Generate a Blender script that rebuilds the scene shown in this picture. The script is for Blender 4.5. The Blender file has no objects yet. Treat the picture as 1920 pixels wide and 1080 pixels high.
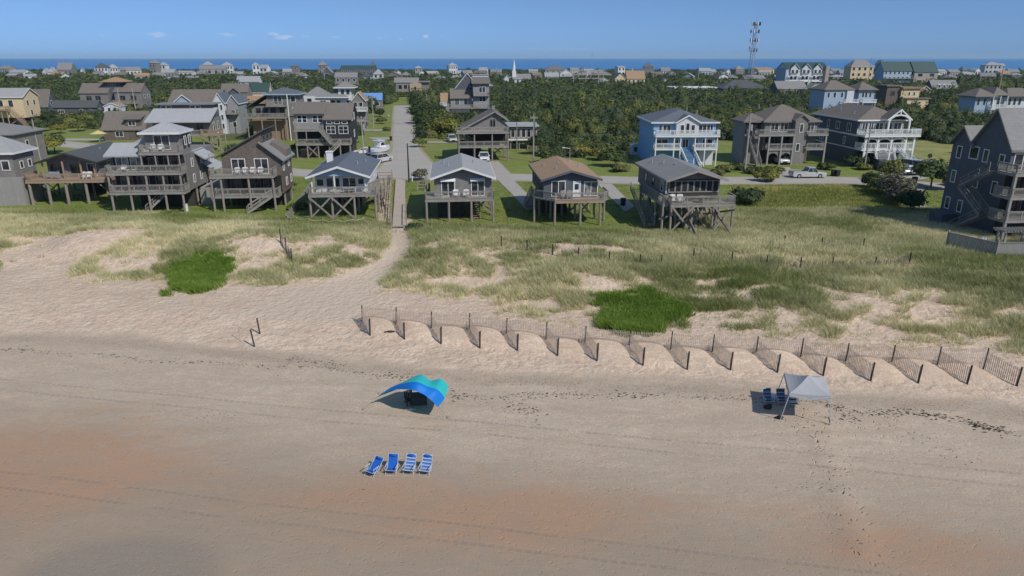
import bpy, math, random
import numpy as np
from mathutils import Vector, Matrix
R = math.radians
rng = np.random.default_rng(7); random.seed(7)
SC = bpy.context.scene
COL = SC.collection

# ------------------------------------------------------------------ camera
CAMZ = 21.0; TH = R(18.38); F = 1300.0
cam_d = bpy.data.cameras.new('camera'); cam = bpy.data.objects.new('camera', cam_d); COL.objects.link(cam)
cam.location = (0, 0, CAMZ); cam.rotation_euler = (R(90)-TH, 0, 0)
cam_d.sensor_width = 36; cam_d.lens = F/1920*36; cam_d.clip_end = 120000; cam_d.clip_start = .5
SC.camera = cam

# ------------------------------------------------------------------ noise + terrain
_tab = np.random.default_rng(3).random((256, 256))
def vn(x, y):
    x = np.asarray(x, float); y = np.asarray(y, float)
    xi = np.floor(x).astype(int); yi = np.floor(y).astype(int)
    fx = x-xi; fy = y-yi; fx = fx*fx*(3-2*fx); fy = fy*fy*(3-2*fy)
    a = _tab[xi % 256, yi % 256]; b = _tab[(xi+1) % 256, yi % 256]
    c = _tab[xi % 256, (yi+1) % 256]; d = _tab[(xi+1) % 256, (yi+1) % 256]
    return (a*(1-fx)+b*fx)*(1-fy)+(c*(1-fx)+d*fx)*fy
def fbm(x, y, o=4):
    t = 0; a = .5; s = 0
    for i in range(o):
        t = t+a*vn(x*2**i+17.3*i, y*2**i+9.1*i); s += a; a *= .5
    return t/s
def sst(a, b, x):
    t = np.clip((np.asarray(x, float)-a)/(b-a), 0, 1); return t*t*(3-2*t)
def Hbase(x, y):
    x = np.asarray(x, float); y = np.asarray(y, float)
    s = y+.16*x
    z = .15*sst(34, 44, s)+.6*sst(44, 52, s)
    front = 57.5-4.5*sst(-6, 8, x)+3*(vn(x*.12, 3.1)-.5)
    d = sst(0, 9, s-front)*(1-sst(70, 80, s))
    pth = np.exp(-((x-pathx(y))/3.0)**2)
    hump = (1.3+2.0*(fbm(x*.11, y*.14, 3)-.4))*d*(1-.75*pth)
    z = z+.75*sst(54, 80, s)+hump
    z = z+.22*(fbm(x*.5, y*.5, 3)-.5)*d
    fade = 1-sst(46, 58, s)
    z = z+.07*(fbm(x*.12+5, y*.2, 3)-.5)*(1-sst(78, 82, s))+.05*(fbm(x*.9, y*.9, 2)-.5)*sst(43, 47, s)*(1-sst(78, 82, s))
    return z
def pathx(y):
    return np.interp(y, [50, 57, 61.8, 64.4, 67.4, 72.7, 79, 82, 100], [-19, -16.8, -15.5, -13.6, -12.2, -12.0, -13.2, -13.5, -14.5])
GZ = 1.5
def dirv(px, py):
    u = (px-960)/F; v = (py-540)/F
    return np.array([u, math.cos(TH)-v*math.sin(TH), -(math.sin(TH)+v*math.cos(TH))])
def P(px, py, z):
    d = dirv(px, py); t = (z-CAMZ)/d[2]
    return Vector((d[0]*t, d[1]*t, z))
def Gf(fn, px, py):
    z = GZ if py < 410 else .8
    for i in range(25):
        p = P(px, py, z); z = .5*z+.5*float(fn(p.x, p.y))
    return P(px, py, z)
# sand fence layout (inner ends on the long run, outer ends of the spurs)
INN = [(679,597),(743,602),(809,609),(880,612.5),(949.6,621),(1024,628),(1097,634.5),(1180,641),(1258,644.6),(1336,651),(1418,655),(1502,659),(1587,667.6),(1673,671.7),(1759,675),(1847,678.5)]
OUT = [(694,630),(758,637),(827,646),(899.5,653),(970,659),(1045,668),(1119,678),(1205,687),(1288,693),(1369,695),(1457,700),(1543,705),(1632,715),(1721,719),(1813,721),(1906,724)]
INW = []; OUW = []
for a in INN:
    p = P(a[0], a[1], 1.15); INW.append((p.x, p.y))
for a in OUT:
    p = Gf(Hbase, *a); OUW.append((p.x, p.y))
def mound(x, y):
    z = np.zeros_like(np.asarray(x, float)+0.0*np.asarray(y, float))
    for i in range(len(INW)-1):
        (ax, ay), (bx, by) = INW[i], INW[i+1]
        (cx, cy), (dx, dy) = OUW[i], OUW[i+1]
        ux, uy = bx-ax, by-ay; L = math.hypot(ux, uy); ux /= L; uy /= L
        # outward direction (to the sea)
        ox, oy = ((cx-ax)+(dx-bx))/2, ((cy-ay)+(dy-by))/2; D = math.hypot(ox, oy); ox /= D; oy /= D
        det = ux*oy-uy*ox
        rx, ry = x-ax, y-ay
        t = (rx*oy-ry*ox)/det/L; r = (ux*ry-uy*rx)/det/D
        prof = np.clip(1-np.abs((t-.43-.02*math.sin(i*1.7))/.53)**2.6, 0, 1)**.8
        rr = np.where(r > 0, np.clip(1-(np.clip(r, 0, 2)/1.04)**2.8, 0, 1), 1-sst(0, .8, -r))
        inside = sst(-.05, .02, t)*(1-sst(.98, 1.05, t)); z = np.maximum(z, (.60+.14*math.sin(i*2.1+.5))*(prof*.80+.20*inside)*rr)
    return z
def H(x, y):
    x = np.asarray(x, float); y = np.asarray(y, float)
    h = Hbase(x, y)
    m = (y > 38) & (y < 62) & (x > -18) & (x < 42)
    if np.ndim(h) == 0: return h+(mound(x, y) if m else 0)
    h = h.copy(); h[m] += mound(x[m], y[m]); return h
def Hs(x, y): return float(H(np.array([x]), np.array([y]))[0])
def G(px, py): return Gf(H, px, py)
def ppm(py):
    d = dirv(960, py); return F*(-d[2])/(CAMZ-GZ)

# ------------------------------------------------------------------ tagging / meshes
def tag(o, label=None, cat=None, group=None, kind=None):
    for k, v in (('label', label), ('category', cat), ('group', group), ('kind', kind)):
        if v: o[k] = v
    return o
def empty(name, loc, rz=0, **kw):
    o = bpy.data.objects.new(name, None); COL.objects.link(o); o.location = loc; o.rotation_euler = (0, 0, rz)
    o.empty_display_size = .3
    return tag(o, **kw)
def npmesh(name, V, Fc, mat, parent=None, cols=None, smooth=False):
    """V (n,3), Fc (m,k) with k=3 or 4; cols (n,4) point colour attribute 'tint'"""
    me = bpy.data.meshes.new(name); V = np.asarray(V, np.float32); Fc = np.asarray(Fc, np.int32); k = Fc.shape[1]
    me.vertices.add(len(V)); me.vertices.foreach_set('co', V.ravel())
    me.loops.add(Fc.size); me.loops.foreach_set('vertex_index', Fc.ravel())
    me.polygons.add(len(Fc)); me.polygons.foreach_set('loop_start', np.arange(0, Fc.size, k, dtype=np.int32))
    me.update(calc_edges=True)
    if cols is not None:
        for nm, c in (cols.items() if isinstance(cols, dict) else (('tint', cols),)):
            a = me.color_attributes.new(nm, 'FLOAT_COLOR', 'POINT'); a.data.foreach_set('color', np.asarray(c, np.float32).ravel())
    if smooth: me.polygons.foreach_set('use_smooth', np.ones(len(Fc), bool))
    me.materials.append(mat)
    o = bpy.data.objects.new(name, me); COL.objects.link(o)
    if parent: o.parent = parent
    return o
class MB:
    def __init__(s, k=1.0): s.v = []; s.f = []; s.k = k
    def add(s, vs, fs):
        n = len(s.v); s.v += [tuple(v) for v in vs]; s.f += [tuple(i+n for i in f) for f in fs]
    def box(s, x0, x1, y0, y1, z0, z1):
        s.add([(x0,y0,z0),(x1,y0,z0),(x1,y1,z0),(x0,y1,z0),(x0,y0,z1),(x1,y0,z1),(x1,y1,z1),(x0,y1,z1)],
              [(0,3,2,1),(4,5,6,7),(0,1,5,4),(1,2,6,5),(2,3,7,6),(3,0,4,7)]); return s
    def beam(s, a, b, w, h=None):
        h = h or w; a = Vector(a); b = Vector(b); d = (b-a)
        if d.length < 1e-6: return s
        d.normalize(); up = Vector((0,0,1)) if abs(d.z) < .95 else Vector((1,0,0))
        r = d.cross(up).normalized()*w/2; u = r.cross(d).normalized()*h/2
        vs = [a-r-u, a+r-u, a+r+u, a-r+u, b-r-u, b+r-u, b+r+u, b-r+u]
        s.add(vs, [(0,1,2,3),(7,6,5,4),(0,4,5,1),(1,5,6,2),(2,6,7,3),(3,7,4,0)]); return s
    def tube(s, a, b, r, r2=None, n=8):
        r2 = r if r2 is None else r2; a = Vector(a); b = Vector(b); d = (b-a).normalized()
        up = Vector((0,0,1)) if abs(d.z) < .95 else Vector((1,0,0)); e1 = d.cross(up).normalized(); e2 = d.cross(e1)
        vs = []
        for p, q in ((a, r), (b, r2)):
            for i in range(n):
                t = 2*math.pi*i/n; vs.append(p+e1*q*math.cos(t)+e2*q*math.sin(t))
        fs = [(i, i+n, (i+1) % n+n, (i+1) % n) for i in range(n)]+[tuple(range(n)), tuple(range(2*n-1, n-1, -1))]
        s.add(vs, fs); return s
    def path(s, pts, r, n=6):
        for a, b in zip(pts[:-1], pts[1:]): s.tube(a, b, r, n=n)
        return s
    def prism(s, pts, d):   # closed polygon (list of 3d pts) extruded by vector d
        n = len(pts); d = Vector(d); vs = [Vector(p) for p in pts]+[Vector(p)+d for p in pts]
        s.add(vs, [tuple(range(n)), tuple(range(2*n-1, n-1, -1))]+[(i, i+n, (i+1) % n+n, (i+1) % n) for i in range(n)]); return s
    def ell(s, c, r, n=10, m=6):
        vs = [(c[0], c[1], c[2]-r[2])]; 
        for j in range(1, m):
            t = math.pi*j/m-math.pi/2
            for i in range(n):
                a = 2*math.pi*i/n; vs.append((c[0]+r[0]*math.cos(t)*math.cos(a), c[1]+r[1]*math.cos(t)*math.sin(a), c[2]+r[2]*math.sin(t)))
        vs.append((c[0], c[1], c[2]+r[2])); fs = []
        for i in range(n): fs.append((0, 1+(i+1) % n, 1+i))
        for j in range(m-2):
            for i in range(n): fs.append((1+j*n+i, 1+j*n+(i+1) % n, 1+(j+1)*n+(i+1) % n, 1+(j+1)*n+i))
        L = 1+(m-2)*n; T = len(vs)-1
        for i in range(n): fs.append((L+i, L+(i+1) % n, T))
        s.add(vs, fs); return s
    def build(s, name, mat, parent=None, smooth=False, bevel=0, fixn=False, **kw):
        me = bpy.data.meshes.new(name)
        me.from_pydata([(a*s.k, b*s.k, c*s.k) for a, b, c in s.v], [], s.f)
        if fixn or bevel:
            import bmesh
            bm = bmesh.new(); bm.from_mesh(me)
            bmesh.ops.recalc_face_normals(bm, faces=bm.faces)
            if bevel: bmesh.ops.bevel(bm, geom=[e for e in bm.edges if e.calc_face_angle(0) > .5], offset=bevel, segments=2, affect='EDGES', clamp_overlap=True)
            bm.to_mesh(me); bm.free()
        if smooth: me.polygons.foreach_set('use_smooth', [True]*len(me.polygons))
        me.materials.append(mat)
        o = bpy.data.objects.new(name, me); COL.objects.link(o)
        if parent: o.parent = parent
        return tag(o, **kw)
def copy_tree(o, parent=None):
    c = o.copy(); COL.objects.link(c)
    if parent: c.parent = parent
    for ch in list(o.children): copy_tree(ch, c)
    return c

# ------------------------------------------------------------------ materials
def nodes(name):
    m = bpy.data.materials.new(name); m.use_nodes = True; nt = m.node_tree; nt.nodes.clear()
    out = nt.nodes.new('ShaderNodeOutputMaterial'); b = nt.nodes.new('ShaderNodeBsdfPrincipled')
    nt.links.new(b.outputs[0], out.inputs[0]); return m, nt, b
def N(nt, t, **kw):
    n = nt.nodes.new('ShaderNode'+t)
    for k, v in kw.items():
        if k.startswith('i_'): n.inputs[k[2:].replace('_', ' ')].default_value = v
        else: setattr(n, k, v)
    return n
def ramp(nt, fac, a, b, ca=(0,0,0,1), cb=(1,1,1,1)):
    r = N(nt, 'ValToRGB'); r.color_ramp.elements[0].position = a; r.color_ramp.elements[1].position = b
    r.color_ramp.elements[0].color = ca; r.color_ramp.elements[1].color = cb
    nt.links.new(fac, r.inputs[0]); return r.outputs[0]
def mixc(nt, fac, a, b, mode='MIX'):
    m = N(nt, 'Mix', data_type='RGBA', blend_type=mode); 
    for s, v in ((m.inputs[0], fac), (m.inputs[6], a), (m.inputs[7], b)):
        if isinstance(v, (int, float)): s.default_value = v
        elif isinstance(v, tuple): s.default_value = v if len(v) == 4 else v+(1,)
        else: nt.links.new(v, s)
    return m.outputs[2]
def mth(nt, op, a, b=0.0, c=None):
    m = N(nt, 'Math', operation=op)
    for i, v in enumerate((a, b) if c is None else (a, b, c)):
        if isinstance(v, (int, float)): m.inputs[i].default_value = v
        else: nt.links.new(v, m.inputs[i])
    return m.outputs[0]
def noise(nt, vec, scale, detail=3, rough=.55, dist=0):
    n = N(nt, 'TexNoise'); n.inputs['Scale'].default_value = scale; n.inputs['Detail'].default_value = detail
    n.inputs['Roughness'].default_value = rough; n.inputs['Distortion'].default_value = dist
    nt.links.new(vec, n.inputs['Vector']); return n.outputs['Fac']
def vscale(nt, vec, s):
    m = N(nt, 'VectorMath', operation='MULTIPLY'); nt.links.new(vec, m.inputs[0]); m.inputs[1].default_value = s; return m.outputs[0]
def objvec(nt):
    # object coordinates plus a per-object offset so that neighbours differ
    tc = N(nt, 'TexCoord'); oi = N(nt, 'ObjectInfo'); k = mth(nt, 'MULTIPLY', oi.outputs['Random'], 60.0)
    a = N(nt, 'VectorMath', operation='ADD'); nt.links.new(tc.outputs['Object'], a.inputs[0]); nt.links.new(k, a.inputs[1]); return a.outputs[0]
def bump(nt, b, h, st=.4, dist=.05):
    n = N(nt, 'Bump'); n.inputs['Strength'].default_value = st; n.inputs['Distance'].default_value = dist
    nt.links.new(h, n.inputs['Height']); nt.links.new(n.outputs[0], b.inputs['Normal'])
MATS = {}
def M_(name, c, c2=None, scale=2.0, rough=.8, stretch=(1,1,1), mode='noise', spec=.3, metal=0, rows=None, contrast=.5, bmp=.3, big=.35):
    if name in MATS: return MATS[name]
    m, nt, b = nodes(name); b.inputs['Roughness'].default_value = rough; b.inputs['Specular IOR Level'].default_value = spec; b.inputs['Metallic'].default_value = metal
    c2 = c2 or tuple(x*.6 for x in c); v = objvec(nt)
    n1 = noise(nt, vscale(nt, v, stretch), scale, 4, .65)
    f = ramp(nt, n1, .5-contrast*.45, .5+contrast*.45)
    col = mixc(nt, f, c2, c)
    n2 = noise(nt, v, scale*.13, 3)
    col = mixc(nt, ramp(nt, n2, .35, .7), col, mixc(nt, big, col, c2))
    h = n1
    if rows:
        st = noise(nt, vscale(nt, v, (1.6, 1.6, .22)), 1.1, 4, .7); col = mixc(nt, mth(nt, 'MULTIPLY', ramp(nt, st, .42, .68), .42), col, c2)
        sx = N(nt, 'SeparateXYZ'); nt.links.new(v, sx.inputs[0])
        fr = mth(nt, 'FRACT', mth(nt, 'DIVIDE', sx.outputs[rows[0]], rows[1]))
        ln = mth(nt, 'GREATER_THAN', fr, .12)
        col = mixc(nt, mth(nt, 'MULTIPLY', mth(nt, 'SUBTRACT', 1.0, ln), rows[2]), col, tuple(x*.45 for x in c2))
        # individual courses vary
        wn = N(nt, 'TexWhiteNoise', noise_dimensions='3D')
        cb = N(nt, 'CombineXYZ'); nt.links.new(mth(nt, 'FLOOR', mth(nt, 'DIVIDE', sx.outputs[rows[0]], rows[1])), cb.inputs[0])
        oth = mth(nt, 'ADD', sx.outputs[0 if rows[0] != 0 else 1], sx.outputs[1] if rows[0] == 2 else 0.0)
        nt.links.new(mth(nt, 'FLOOR', mth(nt, 'MULTIPLY', oth, rows[3] if len(rows) > 3 else 2.5)), cb.inputs[1])
        nt.links.new(cb.outputs[0], wn.inputs[0])
        col = mixc(nt, mth(nt, 'MULTIPLY', wn.outputs[0], .55), col, c2)
    nt.links.new(col, b.inputs['Base Color'])
    if bmp: bump(nt, b, h, bmp, .03)
    MATS[name] = m; return m
SHIN = M_('cedar shingle grey', (.36,.34,.315), (.16,.15,.14), 2.6, rows=(2,.2,.5,3.3), stretch=(1,1,2.2), contrast=.6)
SHBR = M_('cedar shingle brown grey', (.27,.225,.19), (.105,.085,.072), 2.6, rows=(2,.2,.5,3.3), stretch=(1,1,2.2), contrast=.6)
SHDK = M_('dark slate siding', (.14,.155,.175), (.09,.10,.118), 2.0, rows=(2,.22,.4,1.2), contrast=.8)
SHLT = M_('pale grey siding', (.36,.36,.36), (.25,.25,.25), 2.0, rows=(2,.2,.35,1.2))
CHAR = M_('charcoal siding', (.05,.052,.055), (.03,.031,.034), 2.0, rows=(2,.25,.35,1.2))
WHITE = M_('white paint', (.78,.78,.76), (.62,.62,.6), 1.2, .55, contrast=.9, bmp=.05, big=.3)
WSID = M_('white clapboard', (.70,.71,.72), (.55,.56,.58), 1.2, rows=(2,.18,.25,.5), contrast=.9, bmp=.05)
BLUE = M_('sky blue clapboard', (.27,.47,.74), (.21,.39,.64), 1.2, rows=(2,.18,.3,.5), contrast=.9, bmp=.05)
PBLUE = M_('pale blue clapboard', (.40,.50,.60), (.31,.40,.50), 1.2, rows=(2,.18,.3,.5), contrast=.9, bmp=.05)
TEAL = M_('teal paint', (.25,.55,.58), None, 1.2)
CREAM = M_('cream clapboard', (.72,.58,.36), (.6,.47,.29), 1.2, rows=(2,.18,.3,.5), bmp=.05)
TAN = M_('tan siding', (.55,.40,.27), (.42,.31,.2), 1.2, rows=(2,.2,.3,.5), bmp=.05)
STONE = M_('tan stucco', (.40,.35,.30), (.32,.28,.24), .8, bmp=.05)
DECK = M_('weathered deck timber', (.38,.35,.31), (.21,.195,.175), 3.0, stretch=(.6,4,1), contrast=.6)
PILE = M_('weathered pile timber', (.36,.315,.265), (.19,.165,.145), 3.0, stretch=(3,3,.5), contrast=.6)
BDEC = M_('newer brown timber', (.44,.32,.225), (.27,.195,.14), 3.0, stretch=(1,4,1), contrast=.6)
PALE = M_('pale boards', (.42,.40,.37), (.26,.25,.23), 3.0, rows=(0,.14,.6,1), stretch=(3,3,.4))
RGRY = M_('grey roof shingles', (.29,.285,.275), (.205,.20,.195), 1.8, rows=(1,.22,.3,2.2), contrast=.7)
RLGT = M_('light grey roof shingles', (.40,.40,.40), (.29,.29,.29), 1.8, rows=(1,.22,.3,2.2), contrast=.7)
RDRK = M_('dark grey roof shingles', (.12,.125,.128), (.078,.083,.087), 1.8, rows=(1,.22,.3,2.2), contrast=.7)
RSLT = M_('slate blue roof shingles', (.155,.18,.21), (.105,.12,.145), 1.8, rows=(1,.22,.3,2.2), contrast=.7)
RBRN = M_('brown roof shingles', (.43,.285,.17), (.30,.20,.12), 1.8, rows=(1,.22,.3,2.2), contrast=.7)
RTAU = M_('taupe roof shingles', (.23,.20,.17), (.155,.135,.115), 1.8, rows=(1,.22,.3,2.2), contrast=.7)
RORG = M_('orange brown roof shingles', (.40,.27,.17), (.30,.20,.125), 1.8, rows=(1,.22,.3,2.2), contrast=.7)
RGRN = M_('dark green roof metal', (.055,.10,.09), (.04,.075,.068), 1.2, .5, rows=(0,.5,.4,.3))
RMET = M_('pale metal roof', (.44,.445,.45), (.36,.365,.37), 1.2, .6, rows=(0,.5,.35,.3), metal=.0, bmp=.05)
BRICK = M_('sand brown brick', (.36,.25,.17), (.24,.16,.11), 3.0, rows=(2,.15,.4,3))
CONC = M_('concrete', (.43,.39,.34), (.33,.30,.265), .9, .9, contrast=.8)
ASPH = M_('asphalt', (.44,.405,.355), (.34,.315,.275), .35, .9, contrast=.8, bmp=.15)
GRPT = M_('metal pole paint', (.45,.47,.5), (.35,.37,.4), 2, .5, metal=.3, bmp=0)
BLACK = M_('black rubber', (.018,.018,.019), (.012,.012,.012), 4, .8, bmp=.05)
DKPL = M_('dark plastic', (.03,.035,.032), (.02,.022,.021), 4, .6, bmp=.05)
CHROME = M_('bright metal', (.6,.6,.6), (.5,.5,.5), 4, .3, metal=.8, bmp=0)
def glass_mat(name, col, col2, rough=.08):
    m, nt, b = nodes(name); v = objvec(nt)
    c = mixc(nt, ramp(nt, noise(nt, v, .9, 2), .42, .6), col, col2)
    nt.links.new(c, b.inputs['Base Color']); b.inputs['Roughness'].default_value = rough; b.inputs['Specular IOR Level'].default_value = .6
    return m
GLASS = glass_mat('window glass', (.018,.022,.027), (.06,.066,.072))
GLCUR = glass_mat('curtained window glass', (.10,.10,.10), (.32,.32,.31))
SCRN = M_('dark screen and deck shade', (.028,.03,.032), (.015,.016,.017), 2, .7, bmp=0)  # insect screens, and the painted shade on the saltbox lower front
DARKIN = M_('unlit under-house boards', (.07,.065,.06), (.035,.033,.03), 2.5, stretch=(1,1,.4))  # board colour darkened to carry the shade beneath the houses
def paint(name, c, rough=.25):
    if name in MATS: return MATS[name]
    m, nt, b = nodes(name); v = objvec(nt)
    col = mixc(nt, ramp(nt, noise(nt, v, 3, 3), .3, .7), tuple(x*.88 for x in c), c)
    nt.links.new(col, b.inputs['Base Color']); b.inputs['Roughness'].default_value = rough; b.inputs['Coat Weight'].default_value = .5
    MATS[name] = m; return m
FOOT = []      # building footprints (x, y, r) that vegetation avoids
class Hs_:
    """one building; all local dims are in image pixels at its front plane, scaled by k metres per pixel"""
    def __init__(s, px, py, name='beach_house', label='', cat='house', yaw=5, group=None, k=None, loc=None):
        s.k = k or 1/ppm(py); s.yaw = yaw
        p = loc or P(px, py, GZ)
        s.root = empty(name, p, R(yaw), label=label, cat=cat, group=group); s.p = p
    def m(s, metres): return metres/s.k
    def mb(s): return MB(s.k)
    def foot(s, x0, x1, y0, y1, pad=1.0):
        FOOT.append((s.p.x, s.p.y, R(s.yaw), x0*s.k-pad, x1*s.k+pad, y0*s.k-pad, y1*s.k+pad))
    def put(s, b, name, mat, parent=None, **kw): return b.build(name, mat, parent or s.root, **kw)
    # gable = (axis, z_ridge, frac) gives the wall its triangular tops
    def wall(s, x0, x1, y0, y1, z0, z1, mat, gable=None, name='wall'):
        b = s.mb()
        if not gable: b.box(x0, x1, y0, y1, z0, z1)
        else:
            ax, zr, fr = (gable+(.5,))[:3]
            if ax == 'y':
                xm = x0+(x1-x0)*fr
                b.prism([(x0,y0,z0),(x0,y0,z1),(xm,y0,zr),(x1,y0,z1),(x1,y0,z0)], (0, y1-y0, 0))
            else:
                ym = y0+(y1-y0)*fr
                b.prism([(x0,y0,z0),(x0,y1,z0),(x0,y1,z1),(x0,ym,zr),(x0,y0,z1)], (x1-x0, 0, 0))
        if z0 < 20: s.foot(x0, x1, y0, y1)
        return s.put(b, name, mat, fixn=True)
    def gable(s, x0, x1, y0, y1, ze, zr, axis, mat, oh=.45, frac=.5, th=.18, trim=None, name='roof', ze2=None):
        o = s.m(oh); t = s.m(th); b = s.mb(); ze2 = ze if ze2 is None else ze2
        if axis == 'y':
            xm = x0+(x1-x0)*frac
            sl = (zr-ze)/max(xm-x0, .01); sr = (zr-ze2)/max(x1-xm, .01)
            xa, xb, za, zb = x0-o, x1+o, ze-sl*o, ze2-sr*o; ya, yb = y0-o, y1+o
            pr = [(xa,ya,za),(xm,ya,zr),(xb,ya,zb),(xb,ya,zb+t),(xm,ya,zr+t),(xa,ya,za+t)]
            b.prism(pr, (0, yb-ya, 0)); r = s.put(b, name, mat, fixn=True)
            if trim:
                f = s.mb(); w = s.m(.06); hh = s.m(.26)
                for yy in (ya-w,):
                    for (p, q) in (((xa,za),(xm,zr)),((xm,zr),(xb,zb))):
                        f.prism([(p[0],yy,p[1]-hh*.4),(q[0],yy,q[1]-hh*.4),(q[0],yy,q[1]+hh*.62),(p[0],yy,p[1]+hh*.62)], (0, w*.96, 0))
                f.box(xa-w, xa-w*.04, ya, yb, za-hh*.3, za+hh*.6); f.box(xb+w*.04, xb+w, ya, yb, zb-hh*.3, zb+hh*.6)
                s.put(f, 'fascia', trim, r, fixn=True)
        else:
            ym = y0+(y1-y0)*frac; sl = (zr-ze)/max(ym-y0, .01); sr = (zr-ze2)/max(y1-ym, .01)
            ya, yb, za, zb = y0-o, y1+o, ze-sl*o, ze2-sr*o; xa, xb = x0-o, x1+o
            pr = [(xa,ya,za),(xa,ym,zr),(xa,yb,zb),(xa,yb,zb+t),(xa,ym,zr+t),(xa,ya,za+t)]
            b.prism(pr, (xb-xa, 0, 0)); r = s.put(b, name, mat, fixn=True)
            if trim:
                f = s.mb(); w = s.m(.06); hh = s.m(.26)
                for xx in (xa-w, xb+w*.04):
                    for (p, q) in (((ya,za),(ym,zr)),((ym,zr),(yb,zb))):
                        f.prism([(xx,p[0],p[1]-hh*.4),(xx,q[0],q[1]-hh*.4),(xx,q[0],q[1]+hh*.62),(xx,p[0],p[1]+hh*.62)], (w*.96, 0, 0))
                f.box(xa, xb, ya-w, ya-w*.04, za-hh*.3, za+hh*.6)
                s.put(f, 'fascia', trim, r, fixn=True)
        return r
    def hip(s, x0, x1, y0, y1, ze, zr, mat, oh=.5, th=.2, trim=None, name='roof', ridge=None, parent=None):
        o = s.m(oh); t = s.m(th); x0 -= o; x1 += o; y0 -= o; y1 += o; W = x1-x0; D = y1-y0; b = s.mb()
        cx, cy = (x0+x1)/2, (y0+y1)/2
        if W >= D: h = (W-D)/2 if ridge is None else ridge/2; A, B = (cx-h, cy, zr), (cx+h, cy, zr)
        else: h = (D-W)/2 if ridge is None else ridge/2; A, B = (cx, cy-h, zr), (cx, cy+h, zr)
        vs = [(x0,y0,ze-t),(x1,y0,ze-t),(x1,y1,ze-t),(x0,y1,ze-t),(x0,y0,ze),(x1,y0,ze),(x1,y1,ze),(x0,y1,ze),A,B]
        fs = [(3,2,1,0),(0,1,5,4),(1,2,6,5),(2,3,7,6),(3,0,4,7)]
        if h < .5: 
            fs += [(4,5,8),(5,6,8),(6,7,8),(7,4,8)]; vs = vs[:9]
        elif W >= D: fs += [(4,5,9,8),(5,6,9),(6,7,8,9),(7,4,8)]
        else: fs += [(4,5,8),(5,6,9,8),(6,7,9),(7,4,8,9)]
        b.add(vs, fs); r = s.put(b, name, mat, parent, fixn=True)
        if trim:
            f = s.mb(); w = s.m(.07); z0, z1 = ze-t*1.2, ze+s.m(.03)
            f.box(x0-w, x1+w, y0-w, y0-w*.05, z0, z1); f.box(x0-w, x0-w*.05, y0, y1+w, z0, z1)
            f.box(x1+w*.05, x1+w, y0, y1+w, z0, z1); s.put(f, 'fascia', trim, r)
        return r
    def shed(s, x0, x1, y0, y1, z00, z11, axis, mat, oh=.3, th=.18, name='roof'):
        """single slope: along x from z00 at x0 to z11 at x1 (axis 'x') or along y"""
        o = s.m(oh); t = s.m(th); b = s.mb()
        if axis == 'x':
            k = (z11-z00)/(x1-x0); b.prism([(x0-o,y0-o,z00-k*o),(x1+o,y0-o,z11+k*o),(x1+o,y0-o,z11+k*o+t),(x0-o,y0-o,z00-k*o+t)], (0, y1-y0+2*o, 0))
        else:
            k = (z11-z00)/(y1-y0); b.prism([(x0-o,y0-o,z00-k*o),(x0-o,y1+o,z11+k*o),(x0-o,y1+o,z11+k*o+t),(x0-o,y0-o,z00-k*o+t)], (x1-x0+2*o, 0, 0))
        return s.put(b, name, mat, fixn=True)
    def _map(s, face, c):
        e = s.m(.01)
        if face == 'f': return lambda u, w, z: (u, c-w, z)
        if face == 'l': return lambda u, w, z: (c-w, u, z)
        return lambda u, w, z: (c+w, u, z)
    def _fb(s, b, f, u0, u1, w0, w1, z0, z1):
        a = f(u0, w0, z0); c = f(u1, w1, z1)
        b.box(min(a[0],c[0]), max(a[0],c[0]), min(a[1],c[1]), max(a[1],c[1]), min(a[2],c[2]), max(a[2],c[2]))
    def win(s, face, c, u, z, w, h, mat=None, n=1, name='window', glass=None, fw=.1, rowsn=1, small=False):
        """centre u, bottom z"""
        mat = mat or WHITE; f = s._map(face, c); t = s.m(fw); d = s.m(.07); b = s.mb(); fb = s._fb
        u0, u1, z1 = u-w/2, u+w/2, z+h
        fb(b, f, u0-t, u0, s.m(.004), d, z-t, z1+t); fb(b, f, u1, u1+t, s.m(.004), d, z-t, z1+t)
        fb(b, f, u0, u1, s.m(.004), d*.97, z-t, z); fb(b, f, u0, u1, s.m(.004), d*.97, z1, z1+t)
        for i in range(1, n):
            x = u0+w*i/n; fb(b, f, x-t*.4, x+t*.4, s.m(.02), d*.9, z, z1)
        for i in range(1, rowsn):
            zz = z+h*i/rowsn; fb(b, f, u0, u1, s.m(.02), d*.8, zz-t*.3, zz+t*.3)
        o = s.put(b, name, mat)
        g = s.mb(); fb(g, f, u0, u1, s.m(.003), s.m(.03), z, z1); s.put(g, 'pane', glass or GLASS, o)
        return o
    def door(s, face, c, u, z, w=None, h=None, mat=None):
        w = w or s.m(.95); h = h or s.m(2.05); return s.win(face, c, u, z, w, h, mat, 2, 'sliding_door' if w > s.m(1.3) else 'door')
    def rail(s, pts, z, mat, hgt=.95, solid=False, name='railing', bal=.16, post=1.7):
        """pts: list of (x,y) along the deck edge"""
        b = s.mb(); m = s.m
        for (ax, ay), (bx, by) in zip(pts[:-1], pts[1:]):
            L = math.hypot(bx-ax, by-ay)
            b.beam((ax,ay,z+m(hgt)), (bx,by,z+m(hgt)), m(.13), m(.06))
            b.beam((ax,ay,z+m(.12)), (bx,by,z+m(.12)), m(.05), m(.09))
            b.beam((ax,ay,z+m(hgt-.12)), (bx,by,z+m(hgt-.12)), m(.05), m(.09))
            n = max(1, round(L*s.k/post))
            for i in range(n+1):
                x, y = ax+(bx-ax)*i/n, ay+(by-ay)*i/n; b.box(x-m(.05), x+m(.05), y-m(.05), y+m(.05), z, z+m(hgt+.02))
            if bal:
                n = max(1, round(L*s.k/bal))
                for i in range(1, n):
                    x, y = ax+(bx-ax)*i/n, ay+(by-ay)*i/n; b.beam((x,y,z+m(.1)), (x,y,z+m(hgt-.08)), m(.04))
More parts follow.
